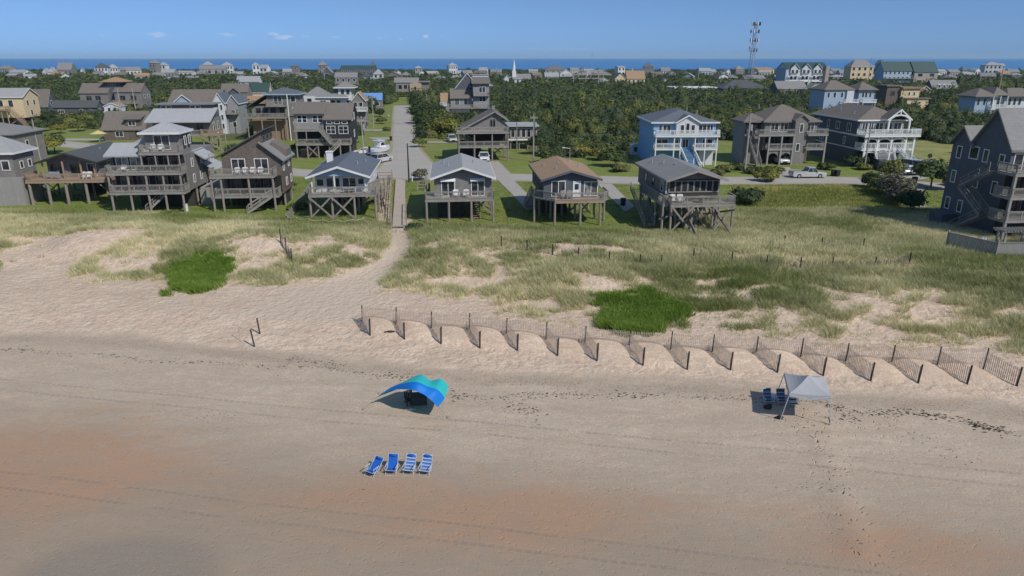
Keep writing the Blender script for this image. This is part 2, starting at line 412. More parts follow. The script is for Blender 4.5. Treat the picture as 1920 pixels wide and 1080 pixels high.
        return s.put(b, name, mat)
    def deck(s, x0, x1, y0, y1, z, mat, sides='lfr', rmat=None, th=.32, hgt=.95, bal=.16, name='deck', wall_back=None):
        b = s.mb(); m = s.m; t = m(th); nb = max(2, int((y1-y0)*s.k/.15)); 
        b.box(x0, x1, y0, y1, z-m(.05), z)
        b.box(x0, x1, y0+m(.01), y0+m(.07), z-t, z-m(.055)); b.box(x0+m(.003), x0+m(.06), y0+m(.08), y1, z-t, z-m(.055)); b.box(x1-m(.06), x1-m(.003), y0+m(.08), y1, z-t, z-m(.055))
        n = max(2, int((x1-x0)*s.k/.8))
        for i in range(1, n):
            x = x0+(x1-x0)*i/n; b.box(x-m(.02), x+m(.02), y0+m(.08), y1, z-t*.8, z-m(.055))
        d = s.put(b, name, mat)
        e = m(.06); pts = []
        if 'l' in sides: pts += [(x0+e, y1 if wall_back is None else wall_back), (x0+e, y0+e)]
        else: pts += [(x0+e, y0+e)]
        if 'f' in sides: pts += [(x1-e, y0+e)] 
        if 'r' in sides: pts += [(x1-e, y1 if wall_back is None else wall_back)]
        pts = [p for i, p in enumerate(pts) if i == 0 or p != pts[i-1]]
        if len(pts) > 1 and sides: s.rail(pts, z, rmat or mat, hgt, bal=bal)
        return d
    def piles(s, xs, ys, z0, z1, mat, r=.15, name='pile', sq=False):
        for y in ys:
            for x in xs:
                b = s.mb(); rr = s.m(r); lean = s.m(.04)
                if sq: b.box(x-rr, x+rr, y-rr, y+rr, z0-s.m(.3), z1)
                else: b.tube((x, y, z0-s.m(.5)), (x+random.uniform(-1,1)*lean, y, z1), rr*1.05, rr*.92, 8)
                s.put(b, name, mat, smooth=False)
    def brace(s, a, b_, mat, w=.09, h=.2):
        b = s.mb(); b.beam(a, b_, s.m(w), s.m(h)); return s.put(b, 'brace', mat)
    def xb(s, x0, x1, y, z0, z1, mat, side=False):
        e = s.m(.2)
        if side: s.brace((x0, y, z0), (x0, x1, z1), mat); s.brace((x0+e*.6, y, z1), (x0+e*.6, x1, z0), mat)
        else: s.brace((x0, y, z0), (x1, y, z1), mat); s.brace((x0, y-e, z1), (x1, y-e, z0), mat)
    def stairs(s, a, b_, w, mat, rail=True, name='stairs'):
        """from a (top) to b (bottom) (x,y,z), tread width w, treads across the run direction"""
        m = s.m; a = Vector(a); b_ = Vector(b_); d = b_-a; hd = Vector((d.x, d.y, 0)); side = Vector((-hd.y, hd.x, 0)).normalized()*w/2
        n = max(3, int(abs(d.z)*s.k/.19)); b = s.mb()
        for sg in (-1, 1): b.beam(a+side*sg, b_+side*sg, m(.06), m(.28))
        for i in range(n):
            p = a+d*((i+.5)/n); b.beam(p-side*.97, p+side*.97, m(.27), m(.04))
        if rail:
            up = Vector((0,0,m(.9)))
            for sg in (-1, 1):
                b.beam(a+side*sg+up, b_+side*sg+up, m(.07), m(.09)); b.beam(a+side*sg+up*.5, b_+side*sg+up*.5, m(.04), m(.08))
                k = max(2, n//4)
                for i in range(k+1):
                    p = a+d*(i/k)+side*sg; b.beam(p, p+up, m(.08))
        return s.put(b, name, mat)
    def vents(s, pts):
        for (x, y, z) in pts:
            b = s.mb(); b.tube((x, y, z-s.m(.3)), (x, y, z+s.m(.45)), s.m(.09), n=8); b.tube((x, y, z+s.m(.45)), (x, y, z+s.m(.52)), s.m(.14), n=8)
            s.put(b, 'vent_pipe', GRPT)
    def chim(s, x0, x1, y0, y1, z0, z1, mat, name='chimney'):
        b = s.mb(); b.box(x0, x1, y0, y1, z0, z1); e = s.m(.08); b.box(x0-e, x1+e, y0-e, y1+e, z1+s.m(.003), z1+s.m(.15)); s.put(b, name, mat)
def armchair(loc, rz, mat, label, group=None, s=1.0, name='deck_chair', cat='chair'):
    """slatted adirondack style chair, metres"""
    t = empty(name, loc, rz, label=label, cat=cat, group=group); t.scale = (s, s, s)
    b = MB(); b.prism([(-.28,-.3,.36),(-.28,.28,.26),(-.28,.28,.29),(-.28,-.3,.39)], (.56,0,0)); b.build('seat', mat, t, fixn=True)
    b = MB()
    for i in range(5):
        x = -.26+i*.13; hh = .92+.07*math.cos((i-2)*.7)
        b.beam((x, .24, .25), (x*1.12, .50, hh), .11, .025)
    b.build('backrest', mat, t)
    for sx in (-1, 1):
        b = MB(); b.beam((sx*.35,-.34,.56), (sx*.35,.42,.56), .11, .03); b.build('armrest', mat, t)
        b = MB(); b.beam((sx*.32,-.30,0), (sx*.32,-.30,.55), .08, .05); b.build('leg', mat, t)
        b = MB(); b.beam((sx*.29,-.3,.36), (sx*.29,.55,.03), .05, .1); b.build('leg', mat, t)
    return t
_ch = None
def deckchairs(hs, spots, mat, labels, group):
    global _ch
    for i, (x, y, z, rz) in enumerate(spots):
        p = hs.root.matrix_basis @ Vector((x*hs.k, y*hs.k, z*hs.k))
        lb = labels if isinstance(labels, str) else labels[i % len(labels)]
        if _ch is None: _ch = armchair(p, R(hs.yaw+rz), mat, lb, group)
        else:
            c = copy_tree(_ch); c.location = p; c.rotation_euler = (0, 0, R(hs.yaw+rz)); c['label'] = lb; c['group'] = group
            if mat is not _ch.children[0].data.materials[0]:
                for ch in c.children:
                    ch.data = ch.data.copy(); ch.data.materials[0] = mat

# ================================================================== front row
# --- H: tall pile house with dark screened porch
h = Hs_(1290, 437, label='dark weathered house with grey roof and screened porch, on tall cross-braced pilings beside the meadow')
m = h.m
h.wall(-37, 66, 34, 235, 57, 97, SHDK if 0 else SHIN, ('y', 113))
h.gable(-37, 66, 20, 235, 97, 113, 'y', RGRY, trim=DECK)
h.wall(-33.5, 62.5, 31.4, 33.8, 60, 95, DARKIN, name='porch_header')
for i in range(8): h.win('f', 31.3, -27+i*12, 73, 9.2, 19, DECK, glass=SCRN, fw=.12, name='porch_screen')
h.win('l', -37, 60, 70, 14, 18, WHITE); h.win('l', -37, 120, 70, 14, 16, SHIN); h.win('l', -37, 175, 70, 14, 16, SHIN)
h.win('f', 33.9, -35, 66, 3, 28, WHITE, glass=GLCUR)
h.deck(-37, 86, 0, 33.9, 54, DECK, 'flr', bal=.14)
h.deck(-49, -37.2, 10, 170, 54, DECK, 'lf', bal=.14, name='side_deck')
h.piles([-35, 5, 45, 83], [2, 70, 140, 215], 0, 52, PILE); h.piles([-48], [12, 60, 110, 165], 0, 52, PILE)
h.piles([-15, 25, 62], [35, 105], 0, 52, PILE)
for y in (0, 68, 138): h.xb(-35, 5, y-3, 3, 50, PILE); h.xb(45, 83, y-3, 3, 50, PILE)
h.xb(5, 45, 105, 3, 50, PILE); h.xb(5, 45, 36, 3, 50, PILE)
for x in (-48, -35, 83): h.xb(2, 70, x, 4, 50, PILE, True)
h.xb(70, 140, 83, 4, 50, PILE, True); h.xb(70, 140, -35, 4, 50, PILE, True)
h.stairs((-60, 170, 54), (-60, 50, 2), m(1.2), DECK)
h.vents([(-10, 150, 107), (2, 110, 107), (-22, 190, 103), (30, 170, 110)])
deckchairs(h, [(-26, 16, 54, 10), (-14, 15, 54, -5)], WHITE, ['left white chair on the deck of the screened-porch pile house', 'right white chair on the deck of the screened-porch pile house'], 'white chairs on the house decks')
b = MB(); b.tube((0,0,.68),(0,0,.72),.7,n=16); tb = b.build('table_top', DECK, None); t = empty('round_table', h.root.matrix_basis @ Vector((30*h.k, 15*h.k, 54*h.k)), label='round weathered table on the deck of the screened-porch house', cat='table'); tb.parent = t
b = MB(); b.tube((0,0,0),(0,0,.68),.06); b.tube((0,0,0),(0,0,.04),.3); b.build('pedestal', DECK, t)

# --- G: brown roofed cottage
h = Hs_(1062, 424, label='grey cottage with reddish brown roof and polygonal wooden deck on pilings')
m = h.m
h.wall(-40, 62, 30, 215, 47, 84, SHDK, ('y', 99)); h.gable(-40, 62, 26, 215, 84, 99, 'y', RBRN, trim=SHDK)
h.win('f', 30, -12, 52, 24, 27, WHITE, 2, 'sliding_door'); h.win('f', 30, 50, 52, 24, 25, WHITE, 2, 'sliding_door', GLCUR)
dd = h.win('f', 30, 23, 51, 12, 27, WHITE, 1, 'door', WHITE)
b = h.mb(); b.box(19.5, 26.5, 28.6, 29.3, 64, 74); h.put(b, 'door_window', GLASS, dd)
for y in (70, 120, 170): h.win('l', -40, y, 60, 12, 14, SHDK)
h.deck(-22, 70, 0, 30, 48, BDEC, 'f', DECK)
b = h.mb(); b.prism([(-58,40,46),(-58,78,46),(-40.3,78,46),(-40.3,29.7,46),(-22.2,29.7,46),(-22.2,0.3,46)][::-1], (0,0,2)); h.put(b, 'angled_deck', DECK, fixn=True)
h.rail([(-58,78),(-58,40),(-22.2,1)], 48, DECK); h.rail([(70,1),(80,16),(80,60)], 48, DECK)
b = h.mb(); b.prism([(70.2,.3,46),(81,16,46),(81,62,46),(62.3,62,46),(62.3,30.2,46),(70.2,30.2,46)], (0,0,2)); h.put(b, 'angled_deck', DECK, fixn=True)
h.piles([-22, 26, 64], [3, 60, 120, 190], 0, 46, PILE); h.piles([-56, 79], [40], 0, 46, PILE); h.piles([-40, 5, 45], [90, 150], 0, 46, PILE)
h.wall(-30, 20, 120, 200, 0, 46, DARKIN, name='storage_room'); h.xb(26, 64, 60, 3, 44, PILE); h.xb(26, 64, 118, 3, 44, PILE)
h.stairs((-50, 80, 48), (-50, 190, 1), m(1.1), DECK)
h.vents([(-10, 80, 92), (2, 130, 93), (40, 110, 93), (-25, 150, 87), (30, 170, 94)])
deckchairs(h, [(-2, 18, 48, 12), (8, 18, 48, -8)], DECK, ['left grey chair by the white door of the brown-roofed cottage', 'right grey chair by the white door of the brown-roofed cottage'], None)

# --- F: grey cottage with light roof
h = Hs_(863, 416, label='grey cottage with light grey roof, two sliding doors and deck on pilings right of boardwalk')
m = h.m
h.wall(-47, 61, 27, 205, 42, 80, SHIN, ('y', 98)); h.gable(-47, 61, 20, 205, 80, 98, 'y', RLGT, trim=WHITE)
for x in (-21, 35):
    h.win('f', 27, x, 45, 23, 26, WHITE, 2, 'sliding_door'); b = h.mb(); b.prism([(x-14,26.8,76),(x-14,22,72),(x-14,22,73.3),(x-14,26.8,77.3)], (28,0,0)); h.put(b, 'awning', WHITE, fixn=True)
for y in (80, 140): h.win('l', -47, y, 58, 13, 14); h.win('r', 61, y, 58, 13, 14)
h.deck(-64, 64, 0, 27, 43, DECK, 'flr'); h.deck(-64, -47.2, 27.2, 75, 43, DECK, 'l', name='side_deck')
h.piles([-62, -21, 21, 62], [2, 60, 120, 190], 0, 41, PILE)
h.wall(-42, 8, 45, 180, 0, 41, DARKIN, name='storage_room'); h.xb(21, 62, 58, 3, 38, PILE); h.xb(21, 62, 118, 3, 38, PILE)
h.stairs((30, 85, 42), (30, 20, 1), m(1.1), BDEC)
h.vents([(-20, 90, 91), (-30, 150, 87), (30, 120, 91)])
deckchairs(h, [(-6, 14, 43, 8), (12, 14, 43, -8)], WHITE, ['left white chair between the sliding doors of the light-roofed cottage', 'right white chair between the sliding doors of the light-roofed cottage'], 'white chairs on the house decks')
b = MB(); b.box(-.6,.6,-.2,.2,.42,.46)
for x in (-.5,.5): b.box(x-.04,x+.04,-.15,.15,0,.42)
o = b.build('bench', WHITE, None, label='low white bench on the deck of the light-roofed cottage', cat='bench'); o.location = h.root.matrix_basis @ Vector((-38*h.k, 8*h.k, 43*h.k)); o.rotation_euler.z = R(5)

# --- E: white cottage with X braces
h = Hs_(645, 411, label='small white cottage with slate grey roof and cross-braced pilings left of the boardwalk')
m = h.m
h.wall(-53, 44, 33, 215, 46, 79, WSID, ('y', 96)); h.gable(-58, 46, 10, 215, 79, 96, 'y', RSLT, trim=WHITE)
h.wall(-56, 44, 12, 13, 79, 79.5, PBLUE, ('y', 95), 'gable_panel')
b = h.mb(); b.box(-15.5, -13, 12, 14.5, 47, 79.5); h.put(b, 'porch_post', WHITE); b = h.mb(); b.box(41, 43.4, 12, 14.5, 47, 79.5); h.put(b, 'porch_post', WHITE); b = h.mb(); b.box(-57, -54.6, 12, 14.5, 47, 79.5); h.put(b, 'porch_post', WHITE)
h.win('f', 33, -44, 58, 12, 12, WHITE); h.win('f', 33, -20, 50, 24, 22, WHITE, 2, 'sliding_door'); h.win('f', 33, 10, 50, 24, 22, WHITE, 2, 'sliding_door'); h.win('f', 33, 32, 60, 10, 11, WHITE)
for y in (80, 150): h.win('r', 44, y, 58, 12, 13)
h.deck(-62, 62, 0, 33, 46.5, DECK, 'flr'); h.deck(44.3, 62, 33.2, 90, 46.5, DECK, 'r', name='side_deck')
h.chim(-49, -37, 150, 160, 60, 105, WHITE, 'chimney')
h.piles([-60, -20, 21, 60], [2, 62, 125, 195], 0, 45, PILE)
h.xb(-60, -20, -1, 4, 43, PILE); h.xb(-20, 21, -1, 2, 43, PILE); h.xb(-60, -20, 60, 4, 43, PILE); h.xb(-20, 21, 60, 4, 43, PILE); h.xb(21, 60, 123, 4, 43, PILE)
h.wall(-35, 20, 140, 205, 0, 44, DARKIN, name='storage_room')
h.stairs((50, 92, 46), (50, 200, 1), m(1.1), DECK)
h.vents([(20, 90, 88), (30, 140, 85)])
b = MB(); b.box(-.8,.8,-.4,.4,.7,.74)
for x in (-.7,.7):
    for y in (-.3,.3): b.box(x-.03,x+.03,y-.03,y+.03,0,.7)
b.box(-.8,.8,-.75,-.55,.42,.46); b.box(-.8,.8,.55,.75,.42,.46); b.box(-.05,.05,-.7,.7,.36,.42)
o = b.build('picnic_table', WHITE, None, label='white picnic table on the white cottage deck', cat='table'); o.location = h.root.matrix_basis @ Vector((12*h.k, 15*h.k, 46.5*h.k))

# --- D: saltbox
h = Hs_(472, 396, label='brown grey shingled saltbox house with offset roof slopes, two decks and four white chairs')
m = h.m
b = h.mb(); b.prism([(-52,28,28),(-52,28,100),(24,28,141),(24,28,120),(56,28,90),(56,28,28)], (0,88,0)); h.put(b, 'wall', SHBR, fixn=True); h.foot(-52,56,28,118)
h.shed(-60, 30, 24, 116, 96, 145, 'x', RDRK, .15); h.shed(24.6, 58, 26, 118, 119, 92, 'x', RGRY, .35)
b = h.mb(); b.prism([(34,60,113),(34,60,122),(60,60,106),(60,60,94)], (0,44,0)); h.put(b, 'dormer_roof', RTAU, fixn=True)
for i in range(3): h.win('r', 24.3, 45+i*28, 126, 16, 8, SHBR)
h.win('f', 28, -22, 67, 23, 26, WHITE, 2, 'sliding_door'); h.win('f', 28, 20, 67, 23, 26, WHITE, 2, 'sliding_door')
b = h.mb(); b.box(-46, 54, 27.2, 27.9, 31, 62); h.put(b, 'lower_front_shade', SCRN)  # thin dark sheet stands in for the shade below the upper deck
for x in (-30, 5, 30): h.win('f', 27.1, x, 34, 18, 22, SHBR, 2, 'sliding_door')
for y, z in ((45, 70), (90, 72), (60, 40), (100, 40)): h.win('r', 56, y, z, 10, 13, WHITE)
h.deck(-69, 47, 0, 28, 66, DECK, 'flr'); h.deck(-64, 52, 2, 28, 29, DECK, 'flr')
h.piles([-67, -50, 0, 44], [3], 0, 64, PILE); h.piles([-50, 0, 52], [50, 108], 0, 28, PILE); h.wall(-40, 50, 56, 104, 0, 27.8, DARKIN, name='storage_room')
h.stairs((42, -4, 29), (-4, -10, 0), m(1.2), DECK)
deckchairs(h, [(-22+i*14, 12, 66, 0) for i in range(4)], WHITE, ['%s of the four white chairs on the saltbox house deck' % w for w in ('leftmost', 'second from left', 'third from left', 'rightmost')], 'white chairs on the house decks')
b = h.mb(); b.beam((-71,20,104),(-71,20,92), m(.08)); b.beam((-71,20,104),(-62,20,104), m(.08)); h.put(b, 'bracket', DECK)

# --- C: three-storey with tower
h = Hs_(304, 399, label='tall three-storey grey house with square tower, pale metal roof and stacked decks')
m = h.m
h.wall(-86, 46, 28, 190, 36, 104, SHIN); h.wall(-20, 42, 24, 76, 104, 146, SHIN, name='tower_wall')
h.hip(-22, 44, 16, 80, 146, 163, RMET, trim=WHITE, name='tower_roof', oh=.25)
h.shed(-86, -20.4, 10, 50, 105, 120, 'y', RMET); b = h.mb(); b.prism([(-86,51,108),(-20.4,51,108),(-20.4,51,140)], (0,80,0)); h.put(b, 'roof', RMET, fixn=True)
h.shed(46.4, 62, 80, 130, 100, 90, 'x', RMET); h.shed(46.4, 64, 120, 180, 74, 62, 'x', RMET)
h.win('f', 24, 10, 115, 26, 24, WHITE, 2, 'sliding_door'); 
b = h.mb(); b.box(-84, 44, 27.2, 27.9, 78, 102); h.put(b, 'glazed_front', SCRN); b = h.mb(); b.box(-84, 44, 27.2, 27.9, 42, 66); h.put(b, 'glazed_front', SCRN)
for x in (-68, -42): h.win('f', 27.1, x, 78, 20, 21, WHITE, 2, 'sliding_door', GLCUR)
h.win('f', 27.1, 20, 78, 24, 21, SHIN, 2, 'sliding_door'); h.win('f', 27.1, -12, 78, 16, 21, SHIN, 1)
for x in (-65, -35, -2, 28): h.win('f', 27.1, x, 42, 20, 22, SHIN, 2, 'sliding_door')
for y, z in ((60, 78), (110, 78), (160, 78), (60, 48), (100, 48), (150, 48), (40, 122), (62, 122)): h.win('r', 46, y, z, 8, 14, WHITE)
h.deck(-26, 46, 2, 24, 111, DECK, 'flr'); h.deck(-88, 46, 0, 27.8, 75, DECK, 'flr'); h.deck(-88, 47, 0, 27.8, 39, DECK, 'flr')
h.piles([-86, -52, -20, 10, 41], [3], 0, 73, PILE); h.piles([-24, 2, 24, 44], [4], 75, 109, PILE, r=.1)
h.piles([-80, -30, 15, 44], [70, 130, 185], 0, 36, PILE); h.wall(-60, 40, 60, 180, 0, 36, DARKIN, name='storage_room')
h.stairs((10, 22, 37), (-32, 14, 0), m(1.2), DECK); h.wall(49, 68, 70, 180, 0, 34, PALE, name='side_wall')
deckchairs(h, [(-62, 14, 75, 5), (-5, 12, 111, -5), (10, 12, 111, 8)], WHITE, ['white chair on the left middle deck of the three-storey tower house', 'left white chair on the tower house top balcony', 'right white chair on the tower house top balcony'], 'white chairs on the house decks')

# --- B: low house, brown deck
h = Hs_(126, 384, label='low dark-roofed house with a broad brown wooden deck on pilings at the left')
m = h.m
h.wall(-44, 50, 42, 200, 45, 76, SHIN, ('y', 92)); h.gable(-48, 52, 24, 200, 76, 92, 'y', RDRK, trim=CHAR)
for x, n in ((-26, 2), (10, 2), (36, 1)): h.win('f', 42, x, 48, 26 if n == 2 else 14, 22, WHITE if n == 1 else SHIN, n, 'sliding_door')
for x in (-44, -8, 24, 48): b = h.mb(); b.box(x-1.2, x+1.2, 25, 27.4, 46, 77); h.put(b, 'porch_post', BDEC)
for y in (80, 130): h.win('r', 50, y, 56, 11, 13, WHITE)
h.deck(-66, 78, 0, 42, 45, BDEC, 'flr'); h.piles([-62, -30, 2, 38], [4], 0, 43, PILE, r=.2); h.piles([-68, -20, 24, 60], [60, 110, 170], 0, 43, PILE)
h.wall(-20, 40, 120, 190, 0, 43, DARKIN, name='storage_room'); h.brace((-68, 58, 6), (-30, 58, 40), PILE); h.brace((24, 58, 40), (60, 58, 6), PILE)
h.vents([(20, 120, 84), (-10, 150, 88)]); h.stairs((-84, 30, 44), (-84, 110, 1), m(1.1), BDEC)
deckchairs(h, [(28, 18, 45, -20), (40, 18, 45, 10)], WHITE, ['left white chair on the brown wooden deck at the far left', 'right white chair on the brown wooden deck at the far left'], 'white chairs on the house decks')
b = MB(); b.box(-.75,.75,-.4,.4,.3,.55); b.box(-.75,.75,.25,.4,.55,.95); b.box(-.85,-.75,-.4,.4,.1,.7); b.box(.75,.85,-.4,.4,.1,.7)
o = b.build('outdoor_sofa', M_('blue grey cloth', (.3,.36,.42), (.22,.27,.33)), None, label='blue grey outdoor sofa on the brown wooden deck', cat='sofa', bevel=.03); o.location = h.root.matrix_basis @ Vector((-28*h.k, 25*h.k, 45*h.k))

# --- A: cropped grey house at the far left edge
h = Hs_(-14, 388, label='grey shingled house with pale hip roof cut off by the left edge')
h.wall(-90, 42, 20, 90, 0, 98, SHIN); h.hip(-90, 42, 20, 90, 98, 126, RLGT, trim=WHITE); h.wall(-90, 56, 10, 19.5, 0, 52, PALE, name='board_screen_wall')
b = h.mb(); b.box(42.3, 56, 19.6, 80, 0, 50); h.put(b, 'board_screen_wall', PALE)
for y, z in ((45, 66), (72, 66)): h.win('r', 42, y, z, 9, 12)
h.deck(-90, 6, -6, 9.5, 56, BDEC, 'fr'); h.win('f', 20, -10, 66, 22, 24, WHITE, 2, 'sliding_door'); h.win('f', 20, 28, 66, 12, 16)
# grey shed roof further left behind
h = Hs_(-14, 312, label='grey roofed house behind the board-screened house at the left edge')
h.wall(-60, 42, 10, 110, 0, 58, SHIN); h.hip(-60, 42, 10, 110, 58, 76, RGRY); h.win('r', 42, 50, 30, 9, 12); h.win('f', 10, 20, 26, 16, 18)

# --- I: big grey house at right edge
h = Hs_(1902, 455, label='big dark slate house with gabled grey roof and three stacked decks at the right edge')
m = h.m
h.wall(-6, 190, 46, 146, 0, 170, SHDK, ('x', 236, .5)); h.gable(-6, 190, 46, 146, 170, 236, 'x', RGRY, trim=SHIN, oh=.3)
h.wall(-6, 60, 146.3, 205, 0, 164, SHDK, ('x', 196, .5)); h.gable(-6, 60, 146.3, 205, 164, 196, 'x', RGRY, trim=SHIN, oh=.3)
for y, z in ((66, 132), (108, 136), (140, 138), (182, 134), (120, 84), (185, 84), (70, 80), (150, 28), (187, 28)): h.win('l', -6, y, z, 11 if (y, z) != (140, 138) else 22, 22, WHITE)
h.win('f', 46, 44, 130, 24, 30, WHITE, 2, 'sliding_door'); h.win('f', 46, 10, 130, 16, 28, WHITE)
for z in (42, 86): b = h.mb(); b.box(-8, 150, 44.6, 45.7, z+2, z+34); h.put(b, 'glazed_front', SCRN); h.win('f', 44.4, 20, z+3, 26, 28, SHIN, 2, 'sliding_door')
for z in (43, 86, 129): h.deck(-28, 150, 0, 45.8 if z > 100 else 44.3, z, DECK, 'fl', bal=.13)
h.piles([-25, 18, 60, 105], [3], 0, 127, PALE, r=.13, sq=True)
h.wall(-10, 150, 20, 44, 0, 38, DARKIN, name='storage_room')
h.stairs((-36, 46, 129), (-36, 118, 86), m(1.0), SHIN); h.stairs((-36, 118, 86), (-36, 46, 43), m(1.0), SHIN); h.stairs((-36, 46, 43), (-36, 118, 0), m(1.0), SHIN)
h.wall(-40, -8, 150, 190, 0, 22, SHDK, name='side_shed')
# patio pergola + fence
g = Hs_(1902, 462, name='pergola', label='slatted grey pergola over the patio at the right edge', cat='pergola')
for x in (-42, 8, 60):
    for y in (-22, -4): b = g.mb(); b.box(x-1.6, x+1.6, y-1.6, y+1.6, 0, 33); g.put(b, 'post', PALE)
b = g.mb()
for i in range(22): x = -50+i*6; b.box(x-.8, x+.8, -30, 0, 35, 38)
g.put(b, 'slat_roof', PALE); b = g.mb(); b.box(-50, 82, -24, -20, 33.1, 34.9); b.box(-50, 82, -6, -2, 33.1, 34.9); g.put(b, 'beam', PALE)
f = Hs_(1860, 484, name='patio_fence', label='grey board fence around the patio at the right edge', cat='fence', yaw=0, loc=G(1866, 484), k=1/ppm(484))
def bfence(hs, pts, hm, mat, top=True):
    for (ax, ay), (bx, by) in zip(pts[:-1], pts[1:]):
        b = hs.mb(); L = math.hypot(bx-ax, by-ay); n = int(L*hs.k/.13); mm = hs.m
        for i in range(n):
            t = (i+.5)/n; x, y = ax+(bx-ax)*t, ay+(by-ay)*t; ux, uy = (bx-ax)/L, (by-ay)/L; q = mm(.055)
            b.prism([(x-ux*q, y-uy*q, -mm(.2)), (x+ux*q, y+uy*q, -mm(.2)), (x+ux*q, y+uy*q, mm(hm)), (x-ux*q, y-uy*q, mm(hm+random.uniform(-.02,.02)))], (-uy*mm(.02), ux*mm(.02), 0))
        if top: b.beam((ax, ay, mm(hm+.03)), (bx, by, mm(hm+.03)), mm(.12), mm(.05))
        hs.put(b, 'board_panel', mat)
        b = hs.mb(); b.box(ax-mm(.07), ax+mm(.07), ay-mm(.07), ay+mm(.07), -mm(.2), mm(hm+.25)); hs.put(b, 'post', mat)
bfence(f, [(-40, 80), (0, 0), (110, 2)], 1.5, PALE); f.foot(-50, 110, 0, 60, 0)
armchair(P(1850, 462, 1.6), R(10), WHITE, 'white chair behind the patio fence at the right edge')

# ================================================================== second row
# --- J: blue house
h = Hs_(1283, 312, label='bright sky blue house with white double decks, white gable and a wide blue central staircase', yaw=1)
m = h.m
h.wall(-59, 58, 16, 150, 28, 80, BLUE); h.wall(-59, 58, 30, 150, 0, 28, BLUE, name='ground_floor')
h.hip(-59, 58, 16, 150, 80, 100, RSLT, trim=WHITE, ridge=50)
h.wall(-18, 24, 8, 40, 55, 80, WSID, ('y', 92), 'gable_bay'); h.gable(-18, 24, 8, 44, 80, 92, 'y', RSLT, trim=WHITE, oh=.3, th=.12)
for x in (-7, 3, 13): h.win('f', 8, x, 61, 6, 14 if x != 3 else 17, WHITE, 1)
for x, w, n in ((-46, 5, 1), (-34, 13, 2), (33, 14, 2), (44, 5, 1), (50, 4, 1)): h.win('f', 16, x, 61, w, 13, WHITE, n)
for x, w in ((-42, 22), (-15, 8), (3, 10), (22, 8), (44, 18)): h.win('f', 16, x, 34, w, 14, WHITE, 2)
for y, z in ((40, 62), (80, 62), (120, 62), (60, 42), (100, 42), (130, 60)): h.win('l', -59, y, z, 6, 7, WHITE)
h.deck(-58, 62, -2, 15.8, 57, WHITE, 'flr'); h.deck(-58, -9, 0, 15.8, 33, WHITE, 'flr'); h.deck(16, 60, 0, 15.8, 33, WHITE, 'flr')
h.piles([-56, -22, -10, 17, 36, 58], [1], 0, 55, WHITE, r=.1, sq=True)
h.stairs((3, 14, 33), (12, -26, 0), m(2.2), BLUE, False); b = h.mb()
for sx in (-1, 1):
    b.beam((3+sx*12, 14, 40), (12+sx*12, -26, 8), m(.14), m(.2))
    for i in range(9): t = i/8; b.beam((3+sx*12+9*t, 14-40*t, 31-31*t), (3+sx*12+9*t, 14-40*t, 41-33*t), m(.1))
h.put(b, 'stair_railing', WHITE); h.wall(30, 57.5, 18, 29.6, 0, 27.5, WSID, name='white_ground_wall'); h.vents([(20, 90, 95), (35, 70, 92)])
g = Hs_(1192, 290, name='shed', label='small white and turquoise beach shed left of the sky blue house', cat='shed')
g.wall(-8, 6, 0, 14, 0, 17, WSID, ('y', 20)); g.gable(-8, 6, 0, 14, 17, 20, 'y', WHITE, oh=.15, th=.1); g.win('f', 0, -1, 6, 6, 8, TEAL); g.wall(6.3, 22, 0, 8, 0, 11, TEAL, name='low_wall')

# --- K: grey hip roof with arches
h = Hs_(1465, 309, label='grey shingled house with taupe hip roof and arched carport between blue and slate houses')
m = h.m
h.wall(-68, -34, 22, 75, 0, 78, SHIN, name='side_wing'); h.wall(-34, 68, 14, 105, 26, 79, SHIN); h.wall(-34, 68, 40, 105, 0, 26, SHBR, name='ground_floor')
h.hip(-34, 68, 14, 105, 79, 106, RTAU, ridge=6, trim=SHIN); h.hip(-69, -30, 22, 75, 78, 92, RTAU, ridge=10, name='wing_roof')
h.wall(19, 43, 2, 39.6, 0, 82, SHIN, ('y', 91), 'stair_tower'); h.gable(19, 43, 2, 40, 82, 91, 'y', RTAU, oh=.25, th=.12, trim=SHIN)
h.win('f', 2, 31, 60, 6, 14, WHITE); h.win('f', 2, 28, 25, 6, 13, WHITE)
for x in (-10, 8): h.win('f', 14, x-5, 60, 14, 15, WHITE, 2, 'sliding_door')
h.win('f', 14, 55, 60, 12, 15, WHITE, 2, 'sliding_door'); b = h.mb(); b.box(-68, -38, 21, 21.8, 56, 76); h.put(b, 'porch_screen', SCRN)
b = h.mb(); b.box(-30, 16, 13, 13.8, 32, 50); h.put(b, 'porch_screen', SCRN); h.win('f', 12.9, -6, 33, 14, 15, SHIN, 2)
h.deck(-52, 18.8, -4, 13.8, 56, PALE, 'fl'); h.deck(43.2, 82, -4, 13.8, 56, PALE, 'fr'); h.deck(-30, 18.8, -3, 12.8, 30, PALE, 'fl'); h.deck(43.2, 80, -3, 13.8, 30, PALE, 'fr')
h.piles([-30, -6, 17, 79], [-2], 0, 54, PALE, r=.14, sq=True); h.piles([-50], [-2], 0, 54, PALE, r=.1, sq=True)
for x0 in (-29, -4):   # carport arches
    b = h.mb(); pts = [(x0, -1, 27), (x0+20, -1, 27), (x0+20, -1, 12)]+[(x0+10+10*math.cos(t*math.pi/8), -1, 12+10*math.sin(t*math.pi/8)) for t in range(9)]+[(x0, -1, 12)]
    for i in range(8):
        a0, a1 = i*math.pi/8, (i+1)*math.pi/8
        b.prism([(x0+10+10*math.cos(a0), -1, 12+10*math.sin(a0)), (x0+10+10*math.cos(a0), -1, 27), (x0+10+10*math.cos(a1), -1, 27), (x0+10+10*math.cos(a1), -1, 12+10*math.sin(a1))], (0, 2, 0))
    h.put(b, 'arch', SHIN, fixn=True)
h.stairs((-60, 20, 55), (-50, -14, 0), m(1.1), DECK); h.vents([(-20, 80, 100)])
